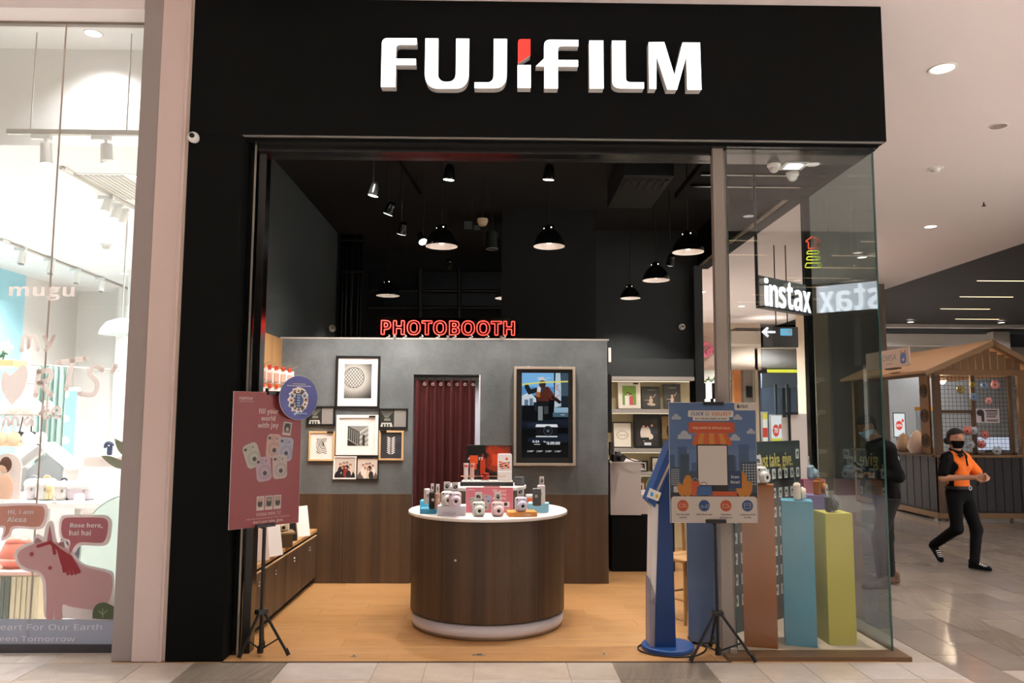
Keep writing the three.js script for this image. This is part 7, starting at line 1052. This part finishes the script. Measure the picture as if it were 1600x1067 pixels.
  // green arch behind the animal, bubbles, animal, bush, leaves
  const arch = thing('window_sticker', 'pale mint half-arch sticker behind the pink unicorn on the glass', 'window sticker'); flat(poly([[190, 773], [178, 778], [165, 784], [152, 793], [142, 804], [134, 818], [128, 836], [124, 856], [122, 880], [122, 966], [190, 966]]), vinyl(0xeef7f4, 0.6), 'mint_film', arch, -0.0145 - 0.004); part('edge_film', new THREE.TubeGeometry(new THREE.CatmullRomCurve3([[190, 773], [165, 784], [142, 804], [128, 836], [122, 880]].map((q) => { const v = P(...q); return new THREE.Vector3(v.x, v.y, 0); })), 30, 0.006, 6).scale(1, 1, 0.1).translate(0, 0, Zg - 0.0165), vinyl(0xeaf2ee, 0.3), arch);
  const bubble = (label, out, inn, c, lines, tx, ty) => { const t = thing('speech_bubble', label, 'window sticker'); flat(smooth(out), vinyl(0xefe4e4, 0.3), 'white_rim', t, 0); flat(smooth(inn), vinyl(c, 0.45), 'pink_film', t, 0.002); lines.forEach(([s, w], i) => put(s, tx - i * 1.2, ty + i * 11.3, 8, w, wh, t, 'lettering', font, 0.005)); };
  bubble('pink speech bubble with a greeting, nearest the mauve column strip', [[93, 815], [97, 806], [110, 804], [150, 804], [168, 806], [175, 815], [174, 832], [170, 847], [160, 853], [130, 852], [122, 856], [117, 864], [108, 872], [106, 868], [107, 848], [96, 842], [92, 830]], [[97, 816], [101, 810], [112, 808.5], [150, 808.5], [164, 810], [169, 817], [168, 832], [164, 844], [156, 848], [128, 847], [118, 852], [111, 863], [108.5, 864], [109.5, 845], [100, 840], [96, 829]], 0xd8929e, [['Rose here,', 51], ['hai hai', 34]], 110, 825);
  bubble('peach speech bubble with a greeting across the glass joint', [[-20, 790], [20, 786], [62, 786], [74, 790], [75, 806], [70, 822], [58, 827], [24, 826], [16, 838], [4, 845], [2, 840], [4, 825], [-20, 824]], [[-20, 794], [20, 790], [60, 790], [69, 794], [70, 806], [65, 819], [56, 823], [21, 822], [14, 833], [6, 839], [8, 822], [-20, 820]], 0xecbcae, [['Hi, i am', 40], ['Alexa', 30]], 13, 804);
  const u = thing('unicorn_sticker', 'pink unicorn sticker with a red mane on the shop glass', 'window sticker');
  flat(smooth([[22, 869], [26, 858], [40, 849], [52, 846], [54, 838], [60, 834], [68, 838], [70, 830], [73, 818], [78, 814], [84, 817], [90, 846], [100, 842], [104, 850], [112, 858], [118, 868], [130, 880], [150, 886], [168, 890], [178, 897], [178, 930], [174, 966], [100, 966], [72, 966], [68, 940], [66, 908], [58, 896], [40, 892], [28, 884]]), vinyl(0xe6dede, 0.3), 'white_rim', u, 0);
  flat(smooth([[27, 870], [31, 861], [44, 853], [60, 848], [78, 845], [98, 851], [108, 862], [116, 872], [130, 884], [150, 890], [166, 894], [174, 899], [176, 915], [172, 935], [160, 952], [140, 952], [112, 948], [98, 945], [97, 966], [86, 966], [85, 947], [83, 966], [73, 966], [73, 930], [71, 906], [62, 893], [44, 888], [32, 881]]), vinyl(0xe8c4c8, 0.45), 'pink_film', u, 0.002);
  flat(poly([[74, 845], [78, 820], [83, 845]]), vinyl(0xc88590, 0.3), 'horn', u, 0.0035); flat(smooth([[54, 849], [58, 840], [66, 846]]), vinyl(0xc49a9e, 0.3), 'ear', u, 0.0035); flat(smooth([[90, 850], [99, 846], [101, 855]]), vinyl(0xb98c92, 0.3), 'ear', u, 0.0035);
  stroke([[[60, 853], [70, 850], [80, 847]], [[80, 848], [90, 856], [98, 864]], [[84, 852], [86, 864]], [[92, 858], [98, 880]], [[96, 862], [101, 892]], [[100, 864], [107, 896]], [[104, 866], [113, 896]], [[108, 868], [119, 895]], [[111, 870], [124, 893]], [[96, 861], [110, 870]]], 5, vinyl(0xb04a52, 0.25), u, 'mane_stroke', 0.004); for (const [x, y] of [[50, 865.5], [79, 887]]) part('eye', cyl(0.014, 0.014, 0.002, 20).rotateX(1.5708).translate(P(x, y).x, P(x, y).y, Zg + 0.006), M(0xa0444c, 0.7), u);
  const bush = thing('window_sticker', 'dark green round bush sticker beside the unicorn', 'window sticker'); flat(smooth([[145, 966], [146, 953], [152, 944], [162, 941], [172, 944], [180, 950], [180, 966]]), vinyl(0x6f7a62, 0.25), 'green_film', bush, 0.004); stroke([[[161, 964], [161, 951]], [[161, 960], [155, 954]], [[161, 960], [168, 953]]], 1.6, vinyl(0xaab89a, 0.3), bush, 'vein', 0.005);
  const lv = thing('window_sticker', 'two grey green leaf stickers beside the mauve column strip', 'window sticker'); flat(smooth([[157, 712], [170, 712], [184, 717], [196, 722], [194, 732], [182, 731], [170, 724]]), vinyl(0xb3b8a4, 0.3), 'leaf', lv, 0); flat(smooth([[178, 684], [188, 689], [196, 694], [198, 714], [190, 710], [183, 700]]), vinyl(0xb3b8a4, 0.3), 'leaf', lv, 0);
  const dk = thing('tape_dispenser', 'small dark blue curved stand behind the leaf stickers', 'stand', [onZ(171, 712, -3.0).x, onZ(171, 711, -3.0).y, -3.0]); part('stem', moved(rbox(0.05, 0.1, 0.04, 0.01), 0, 0.05, 0), M(0x232c44, 0.5), dk); part('head', new THREE.TorusGeometry(0.035, 0.022, 8, 18, 3.6).translate(-0.012, 0.1, 0), M(0x232c44, 0.5), dk);
  const sb = thing('white_pedestal', 'tall white stand behind the leaf stickers in the bright shop', 'stand', [dk.position.x, 0, -3.05]); part('body', moved(box(0.5, dk.position.y - 0.01, 0.3, 0.005), 0, (dk.position.y - 0.01) / 2, -0.02), M(0xf0e6e0, 0.6), sb); part('ledge', moved(box(0.6, 0.02, 0.36, 0.004), 0, dk.position.y - 0.01, 0), M(0xf0dcd2, 0.6), sb);
}
// ---------------------------------------------------------------- people
const cap = (a, b, ra, rb = ra) => { const [ax, ay, az] = a, bx = b[0] - ax, by = b[1] - ay, bz = b[2] - az, L = bx * bx + by * by + bz * bz || 1e-9; return (x, y, z) => { const px = x - ax, py = y - ay, pz = z - az, t = Math.max(0, Math.min(1, (px * bx + py * by + pz * bz) / L)); return Math.hypot(px - bx * t, py - by * t, pz - bz * t) - (ra + (rb - ra) * t); }; };
const ell = (c, r, yaw = 0) => { const cs = Math.cos(yaw), sn = Math.sin(yaw), m = Math.min(...r); return (x, y, z) => { const dx = x - c[0], dy = y - c[1], dz = z - c[2], u = dx * cs - dz * sn, w = dx * sn + dz * cs; return (Math.hypot(u / r[0], dy / r[1], w / r[2]) - 1) * m; }; };
const blend = (list, k) => (x, y, z) => { let d = 1e9; for (const f of list) { const e = f(x, y, z), h = Math.max(k - Math.abs(d - e), 0) / k; d = Math.min(d, e) - h * h * k * 0.25; } return d; };
function nets(f, lo, hi, cell, bump = 0) {                            // surface of f = 0 inside the box lo..hi, as a smooth mesh
  const n = lo.map((l, i) => Math.ceil((hi[i] - l) / cell) + 1), [nx, ny, nz] = n, v = new Float32Array(nx * ny * nz), at = (i, j, k) => i + nx * (j + ny * k);
  for (let k = 0; k < nz; k++) for (let j = 0; j < ny; j++) for (let i = 0; i < nx; i++) v[at(i, j, k)] = f(lo[0] + i * cell, lo[1] + j * cell, lo[2] + k * cell);
  const id = new Int32Array(nx * ny * nz).fill(-1), pos = [], idx = [];
  for (let k = 0; k < nz - 1; k++) for (let j = 0; j < ny - 1; j++) for (let i = 0; i < nx - 1; i++) {
    let m = 0, sx = 0, sy = 0, sz = 0, c = 0; const q = [];
    for (let a = 0; a < 8; a++) { q[a] = v[at(i + (a & 1), j + (a >> 1 & 1), k + (a >> 2))]; if (q[a] < 0) m |= 1 << a; }
    if (m === 0 || m === 255) continue;
    for (let a = 0; a < 8; a++) for (const d of [1, 2, 4]) { const b = a | d; if (b === a || (m >> a & 1) === (m >> b & 1)) continue; const t = q[a] / (q[a] - q[b]); sx += (a & 1) + (d === 1 ? t : 0); sy += (a >> 1 & 1) + (d === 2 ? t : 0); sz += (a >> 2) + (d === 4 ? t : 0); c++; }
    id[at(i, j, k)] = pos.length / 3; pos.push(lo[0] + (i + sx / c) * cell, lo[1] + (j + sy / c) * cell, lo[2] + (k + sz / c) * cell);
  }
  const quad = (a, b, c, d, flip) => { if (a < 0 || b < 0 || c < 0 || d < 0) return; if (flip) idx.push(a, c, b, a, d, c); else idx.push(a, b, c, a, c, d); };
  for (let k = 1; k < nz - 1; k++) for (let j = 1; j < ny - 1; j++) for (let i = 1; i < nx - 1; i++) {
    const s = v[at(i, j, k)] < 0;
    if (s !== v[at(i + 1, j, k)] < 0) quad(id[at(i, j - 1, k - 1)], id[at(i, j, k - 1)], id[at(i, j, k)], id[at(i, j - 1, k)], !s);
    if (s !== v[at(i, j + 1, k)] < 0) quad(id[at(i - 1, j, k - 1)], id[at(i - 1, j, k)], id[at(i, j, k)], id[at(i, j, k - 1)], !s);
    if (s !== v[at(i, j, k + 1)] < 0) quad(id[at(i - 1, j - 1, k)], id[at(i, j - 1, k)], id[at(i, j, k)], id[at(i - 1, j, k)], !s);
  }
  const g = new THREE.BufferGeometry(); g.setAttribute('position', new THREE.Float32BufferAttribute(pos, 3)); g.setIndex(idx); g.computeVertexNormals(); void bump; return g;
}
const skin = M(0xb88467, 0.55), skinMan = M(0x8f6449, 0.6), hairM = M(0x14100f, 0.6), black = new THREE.MeshPhysicalMaterial({ color: 0x08090a, roughness: 0.9, specularIntensity: 0.4 }), eyeW = M(0xe8e4df, 0.3);
const V3 = (a, b, t) => [a[0] + (b[0] - a[0]) * t, a[1] + (b[1] - a[1]) * t, a[2] + (b[2] - a[2]) * t];
function handField(w, dir, across, up, s, curl) {                     // palm, four unequal bent fingers and a thumb
  const o = (c, a, b, d) => [c[0] + dir[0] * a + across[0] * b + up[0] * d, c[1] + dir[1] * a + across[1] * b + up[1] * d, c[2] + dir[2] * a + across[2] * b + up[2] * d], list = [];
  for (const b of [-0.026, -0.009, 0.009, 0.026]) list.push(cap(o(w, 0.01, b * 0.6, 0), o(w, 0.075, b, 0), 0.016 * s, 0.014 * s));
  [[-0.03, 0.036], [-0.01, 0.046], [0.01, 0.043], [0.03, 0.033]].forEach(([b, l]) => { const k0 = o(w, 0.078, b, 0), k1 = o(k0, l * Math.cos(curl), 0, -l * Math.sin(curl)), k2 = o(k1, l * 0.8 * Math.cos(curl * 2.2), 0, -l * 0.8 * Math.sin(curl * 2.2)); list.push(cap(k0, k1, 0.0105 * s, 0.0095 * s), cap(k1, k2, 0.0095 * s, 0.008 * s)); });
  const t0 = o(w, 0.02, -0.025, -0.005), t1 = o(w, 0.052, -0.05, -0.02), t2 = o(w, 0.08, -0.046, -0.03); list.push(cap(t0, t1, 0.013 * s, 0.011 * s), cap(t1, t2, 0.011 * s, 0.009 * s));
  return blend(list, 0.012);
}
function head(t, c, yaw, pitch, mat, opts) {                          // local head, c is its middle; faces +z before turning
  const g = new THREE.Group(); g.position.set(...c); g.rotation.order = 'YXZ'; g.rotation.set(pitch, yaw, 0);
  const f = blend([ell([0, 0.025, -0.008], [0.073, 0.09, 0.092]), ell([0, -0.035, 0.012], [0.057, 0.075, 0.07]), ell([0, -0.085, 0.04], [0.03, 0.024, 0.03]), cap([0, 0.012, 0.082], [0, -0.024, 0.1], 0.009, 0.014), ell([-0.073, -0.008, -0.008], [0.012, 0.03, 0.018]), ell([0.073, -0.008, -0.008], [0.012, 0.03, 0.018]), cap([-0.034, 0.03, 0.07], [0.034, 0.03, 0.07], 0.011, 0.011), cap([-0.018, -0.058, 0.076], [0.018, -0.058, 0.076], 0.008, 0.008), cap([0, -0.06, -0.02], [0, -0.17, -0.035], 0.05, 0.052)], 0.025);
  g.userData.geo = nets(f, [-0.11, -0.16, -0.13], [0.11, 0.14, 0.14], 0.0045); g.updateMatrix();
  const place = (geo) => geo.applyMatrix4(g.matrix);
  const hair = nets((x, y, z) => Math.max(f(x, y, z) - opts.hair, opts.line(x, y, z)), [-0.14, -0.17, -0.16], [0.14, 0.16, 0.15], 0.006);
  part('hair', place(opts.bun ? join([hair.deleteAttribute('uv'), opts.bun()].map((q) => { const n = q.index ? q.toNonIndexed() : q; n.deleteAttribute('uv'); return n; })) : hair), hairM, t);
  for (const s of [-1, 1]) { part('eye', place(new THREE.SphereGeometry(0.0115, 12, 10).scale(1.3, 0.8, 0.7).translate(s * 0.031, 0.006, 0.0745)), eyeW, t); part('iris', place(new THREE.SphereGeometry(0.0075, 10, 8).scale(1, 1, 0.5).translate(s * 0.031, 0.006, 0.0815)), M(0x1d130e, 0.3), t); part('eyebrow', place(new THREE.CapsuleGeometry(0.0035, 0.028, 4, 8).rotateZ(1.5708 + s * 0.12).rotateY(s * 0.3).translate(s * 0.033, 0.028, 0.081)), hairM, t); }
  if (opts.mask) { const m = nets((x, y, z) => Math.max(f(x, y, z) - 0.006, y + 0.018 - 0.12 * Math.max(0, z - 0.07), -(y + 0.108), -z + 0.005), [-0.11, -0.13, -0.02], [0.11, 0.02, 0.15], 0.0045); part('face_mask', place(m), opts.mask, t); for (const s of [-1, 1]) part('mask_loop', place(tube([[s * 0.062, -0.03, 0.03], [s * 0.082, 0.0, 0.0], [s * 0.085, 0.01, -0.015]], 0.0018, 10)), opts.mask, t); }
  return place(g.userData.geo);
}
function shoe(t, heel, toe, mat, soleMat, h, w = 0.042, laceMat) {
  const d = new THREE.Vector3(toe[0] - heel[0], toe[1] - heel[1], toe[2] - heel[2]), L = d.length(), g = new THREE.Group(); g.position.set(...heel); g.quaternion.setFromUnitVectors(new THREE.Vector3(0, 0, 1), d.normalize()); g.updateMatrix();
  const f = blend([cap([0, w * 0.72, w * 0.75], [0, w * 0.62, L - w * 0.9], w * 0.86, w * 0.95), cap([0, w, w * 0.8], [0, h, w * 0.9], w * 0.9, w * 0.95), cap([0, h * 0.9, w], [0, w * 0.9, L * 0.6], w * 0.8, w * 0.7)], 0.02), cut = (x, y, z) => Math.max(f(x, y, z), 0.014 - y);
  const up = part('shoe', nets(cut, [-0.07, -0.01, -0.06], [0.07, h + 0.06, L + 0.05], 0.008).applyMatrix4(g.matrix), mat, t), s = new THREE.Shape(); s.absellipse(0, 0, w * 1.3, L * 0.56, 0, 6.2832);
  part('sole', new THREE.ExtrudeGeometry(s, { depth: 0.03, bevelEnabled: true, bevelSize: 0.003, bevelThickness: 0.003, bevelSegments: 1, curveSegments: 16 }).rotateX(-Math.PI / 2).translate(0, 0.003, L * 0.48).applyMatrix4(g.matrix), soleMat, up);
  if (laceMat) for (let i = 0; i < 4; i++) { const z = L * (0.5 + i * 0.09); let y = 0.25; while (y > 0.02 && f(0, y, z) > 0) y -= 0.004; part('lace', tube([[-w * 0.6, y - 0.01, z], [0, y + 0.003, z + 0.006], [w * 0.6, y - 0.01, z]], 0.0055, 8).applyMatrix4(g.matrix), laceMat, up); }
  return up;
}
{ // woman in the orange and black polo shirt
  const t = thing('person', 'woman walking in an orange and black polo shirt, black trousers and face mask', 'person'), yaw = 0.42, F = [Math.sin(yaw), 0, Math.cos(yaw)], Lf = [Math.cos(yaw), 0, -Math.sin(yaw)], C = [5.57, 0, -3.62];
  const B = (l, y, f = 0) => [C[0] + Lf[0] * l + F[0] * f, y, C[2] + Lf[2] * l + F[2] * f];
  const neck = B(-0.03, 1.375, 0.01), sr = B(-0.185, 1.295, -0.01), sl = B(0.155, 1.295, -0.01), er = [5.315, 1.065, -3.5], el = [5.83, 1.085, -3.62], wr = [5.60, 1.085, -3.31], wl = [5.775, 1.075, -3.36];
  const hr = B(-0.085, 0.88), hl = B(0.085, 0.88), kr = [5.485, 0.46, -3.55], kl = [5.69, 0.46, -3.5], ar = [5.39, 0.22, -3.9], al = [5.605, 0.1, -3.43];
  const torso = (e) => [ell(B(-0.015, 1.2, 0.0), [0.165 + e, 0.16, 0.105 + e], yaw), ell(B(-0.01, 1.07, 0.01), [0.14 + e, 0.16, 0.1 + e], yaw), ell(B(0, 0.93, -0.005), [0.155 + e, 0.12, 0.11 + e], yaw), ell(B(-0.09, 1.2, 0.075), [0.06 + e, 0.06, 0.05 + e], yaw), ell(B(0.06, 1.2, 0.075), [0.06 + e, 0.06, 0.05 + e], yaw)];
  const sleeves = (e) => [cap(V3(neck, sr, 0.4), sr, 0.05 + e, 0.052 + e), cap(V3(neck, sl, 0.4), sl, 0.05 + e, 0.052 + e), cap(sr, V3(sr, er, 0.8), 0.052 + e, 0.06 + e), cap(sl, V3(sl, el, 0.8), 0.052 + e, 0.06 + e)];
  const arms = [cap(sr, er, 0.045, 0.038), cap(er, wr, 0.04, 0.026), cap(sl, el, 0.045, 0.038), cap(el, wl, 0.04, 0.026)];
  const legs = (e) => [cap(hr, kr, 0.085 + e, 0.056 + e * 1.6), cap(kr, ar, 0.055 + e * 1.6, 0.036 + e * 2.4), cap(hl, kl, 0.085 + e, 0.056 + e * 1.6), cap(kl, al, 0.055 + e * 1.6, 0.036 + e * 2.4), ell(B(0, 0.87), [0.155 + e, 0.12, 0.115 + e], yaw)];
  const hd = [5.545, 1.525, -3.58], hg = head(t, hd, 0.25, 0.05, skin, { hair: 0.016, line: (x, y, z) => Math.min(Math.max(0.052 - y + Math.max(0, z) * 0.28 - 0.0, z - 0.16), z + 0.008 + (y < -0.07 ? 0.5 : 0), 9), mask: black, bun: () => new THREE.SphereGeometry(0.045, 14, 10).translate(-0.01, -0.03, -0.12) });
  const body = nets(blend([...torso(-0.012), ...arms, ...legs(-0.008), cap(neck, [hd[0], hd[1] - 0.1, hd[2] - 0.01], 0.055, 0.05)], 0.035), [5.1, 0.05, -4.2], [6.05, 1.5, -3.15], 0.014);
  const h1 = nets(handField(wr, [0.86, 0.02, 0.5], [0.05, 0.99, 0.1], [0.5, -0.1, -0.86], 0.95, 0.75), [5.5, 0.95, -3.5], [5.85, 1.22, -3.1], 0.005), h2 = nets(handField(wl, [-0.8, 0.05, 0.6], [0.05, -0.99, 0.1], [0.6, 0.1, -0.8], 0.95, 0.75), [5.55, 0.95, -3.5], [5.9, 1.22, -3.1], 0.005);
  const clean = (g) => { const n = g.toNonIndexed(); n.deleteAttribute('uv'); return n; };
  part('body', mergeGeometries([body, hg, h1, h2].map(clean)), skin, t);
  const shirt = blend([...torso(0.008), ...sleeves(0.006)], 0.03), side = (x, z) => (x - C[0]) * Lf[0] + (z - C[2]) * Lf[2];
  const hem = (x, y, z) => Math.max(shirt(x, y, z), 0.955 - y, y - 1.385);
  part('orange_shirt', nets((x, y, z) => Math.max(hem(x, y, z), -(side(x, z) + 0.135)), [5.15, 0.9, -3.9], [6.0, 1.45, -3.25], 0.012), M(0xf0741c, 0.8), t);
  part('black_sleeve_panel', nets((x, y, z) => Math.max(hem(x, y, z), side(x, z) + 0.135), [5.15, 0.9, -3.9], [6.0, 1.45, -3.25], 0.012), black, t);
  part('collar', new THREE.TorusGeometry(0.066, 0.017, 10, 28).rotateX(1.5708).scale(1.05, 1.1, 0.95).rotateX(0.3).rotateY(yaw).translate(neck[0], neck[1] + 0.01, neck[2] + 0.005), black, t);
  for (const s of [-1, 1]) part('collar_flap', moved(rbox(0.07, 0.045, 0.012, 0.005), 0, 0, 0), black, t, B(-0.03 + s * 0.045, 1.335, 0.1), [-0.5, yaw + s * 0.25, -s * 0.5]);
  part('placket', rbox(0.022, 0.12, 0.012, 0.004), black, t, B(-0.015, 1.265, 0.133), [-0.25, yaw, 0]);
  part('trousers', nets((x, y, z) => Math.max(blend(legs(0.007), 0.03)(x, y, z), y - 0.95), [5.15, 0.06, -4.2], [6.0, 1.0, -3.2], 0.013), black, t);
  const belt = part('belt', new THREE.TorusGeometry(0.158, 0.018, 8, 40).rotateX(1.5708).scale(1, 1.1, 0.74).rotateY(yaw).translate(C[0], 0.945, C[2]), M(0x15171a, 0.6), t); part('buckle', new THREE.TorusGeometry(0.022, 0.005, 8, 24).rotateY(yaw).translate(...B(0.01, 0.945, 0.142)), mt.metal, belt);
  shoe(t, [5.38, 0.2, -3.98], [5.415, 0.012, -3.80], black, M(0xd9d5cf, 0.6), 0.1, 0.042, M(0xe6e2dc, 0.6)); shoe(t, [5.575, 0.0, -3.49], [5.72, 0.0, -3.29], black, M(0xd9d5cf, 0.6), 0.1, 0.042, M(0xe6e2dc, 0.6));
  part('lanyard', tube([B(0.2, 1.08, 0.1), B(0.22, 1.0, 0.11), B(0.21, 0.96, 0.09)], 0.006, 8), black, t);
}
{ // man in black reading his phone
  const t = thing('person', 'man in a black jacket and jeans looking down at a phone beside the glass', 'person'), Z = -2.55, q = (x, y, z = 0) => [x - 0.05, y, Z + z];
  const neck = q(4.13, 1.535), s1 = q(4.17, 1.45, 0.17), s2 = q(4.17, 1.45, -0.17), e1 = q(4.24, 1.16, 0.22), e2 = q(4.2, 1.16, -0.22), w1 = q(4.03, 1.165, 0.1), w2 = q(3.98, 1.2, -0.08);
  const h1 = q(4.2, 0.9, 0.08), h2 = q(4.22, 0.9, -0.08), k1 = q(4.06, 0.5, 0.11), k2 = q(4.24, 0.5, -0.09), a1 = q(4.08, 0.1, 0.1), a2 = q(4.27, 0.1, -0.1);
  const torso = (e) => [ell(q(4.18, 1.33), [0.125 + e, 0.2, 0.19 + e]), ell(q(4.2, 1.1), [0.12 + e, 0.2, 0.165 + e]), ell(q(4.21, 0.94), [0.12 + e, 0.12, 0.165 + e])];
  const armF = (e) => [cap(s1, e1, 0.062 + e, 0.05 + e), cap(e1, V3(e1, w1, 0.8), 0.048 + e, 0.04 + e), cap(s2, e2, 0.062 + e, 0.05 + e), cap(e2, V3(e2, w2, 0.8), 0.048 + e, 0.04 + e), cap(s1, s2, 0.06 + e, 0.06 + e), cap(neck, q(4.18, 1.4), 0.06 + e, 0.1 + e)];
  const legs = (e) => [cap(h1, k1, 0.095 + e, 0.066 + e), cap(k1, a1, 0.064 + e, 0.045 + e), cap(h2, k2, 0.095 + e, 0.066 + e), cap(k2, a2, 0.064 + e, 0.045 + e), ell(q(4.21, 0.92), [0.12 + e, 0.12, 0.165 + e])];
  const hd = q(4.03, 1.675), hg = head(t, hd, -Math.PI / 2 + 0.25, 0.45, skinMan, { hair: 0.014, line: (x, y, z) => Math.min(Math.max(0.045 - y + Math.max(0, z) * 0.3, z - 0.2), z + 0.03 + (y < -0.05 ? 0.5 : 0)), mask: M(0x9fc0dc, 0.8) });
  const body = nets(blend([...torso(-0.014), ...armF(-0.012), cap(V3(e1, w1, 0.6), w1, 0.034, 0.029), cap(V3(e2, w2, 0.6), w2, 0.034, 0.029), ...legs(-0.01), cap(neck, [hd[0] + 0.03, hd[1] - 0.09, hd[2]], 0.062, 0.056)], 0.035), [3.85, 0.05, Z - 0.4], [4.5, 1.7, Z + 0.4], 0.015);
  const g1 = nets(handField(w1, [-0.9, 0.2, -0.35], [0.1, 0.3, 0.95], [0.2, 0.95, -0.3], 1, 0.7), [3.8, 1.0, Z - 0.15], [4.15, 1.35, Z + 0.25], 0.006), g2 = nets(handField(w2, [-0.9, 0.2, 0.35], [-0.1, -0.3, 0.95], [0.2, 0.95, 0.3], 1, 0.7), [3.75, 1.0, Z - 0.25], [4.1, 1.4, Z + 0.15], 0.006);
  const clean = (g) => { const n = g.toNonIndexed(); n.deleteAttribute('uv'); return n; };
  part('body', mergeGeometries([body, hg, g1, g2].map(clean)), skinMan, t);
  part('jacket', nets((x, y, z) => Math.max(blend([...torso(0.012), ...armF(0.008)], 0.04)(x, y, z), 0.85 - y, y - 1.57), [3.85, 0.8, Z - 0.4], [4.5, 1.65, Z + 0.4], 0.014), black, t);
  part('collar', new THREE.TorusGeometry(0.072, 0.016, 8, 28).rotateX(1.5708).rotateZ(0.35).translate(neck[0] + 0.0, neck[1] + 0.01, neck[2]), black, t);
  part('jeans', nets((x, y, z) => Math.max(blend(legs(0.006), 0.035)(x, y, z), y - 0.93), [3.9, 0.06, Z - 0.35], [4.5, 1.0, Z + 0.35], 0.014), M(0x0b0d11, 0.95), t);
  shoe(t, q(4.14, 0, 0.12), q(3.84, 0, 0.16), M(0x5c4a3c, 0.7), M(0x4b4038, 0.7), 0.1, 0.045, M(0x7d6a58, 0.7)); shoe(t, q(4.36, 0, -0.1), q(4.08, 0, -0.06), M(0x5a4028, 0.6), M(0x1d1a18, 0.7), 0.1, 0.045);
  const lt = part('sleeve_print', join([box(0.004, 0.02, 0.03, 0), box(0.004, 0.012, 0.012, 0).translate(0, -0.02, 0.012)]), mt.white, t, q(4.236, 1.36, 0.225), [0, 0.3, 0.2]); void lt;
  const ph = thing('mobile_phone', 'mobile phone with a lit screen held by the man in black', 'phone', q(3.925, 1.255, 0.01), -Math.PI / 2); ph.rotation.set(0, -Math.PI / 2, 0); part('phone_case', box(0.075, 0.15, 0.009, 0.004), mt.plasticBlack, ph, [0, 0, 0], [0.9, 0, 0]); part('phone_screen', box(0.068, 0.14, 0.002, 0), glow(0xbcd4f0, 0.8), ph, [0, 0.0035, -0.0045], [0.9, 0, 0]);
}
renderer.render(scene, camera);
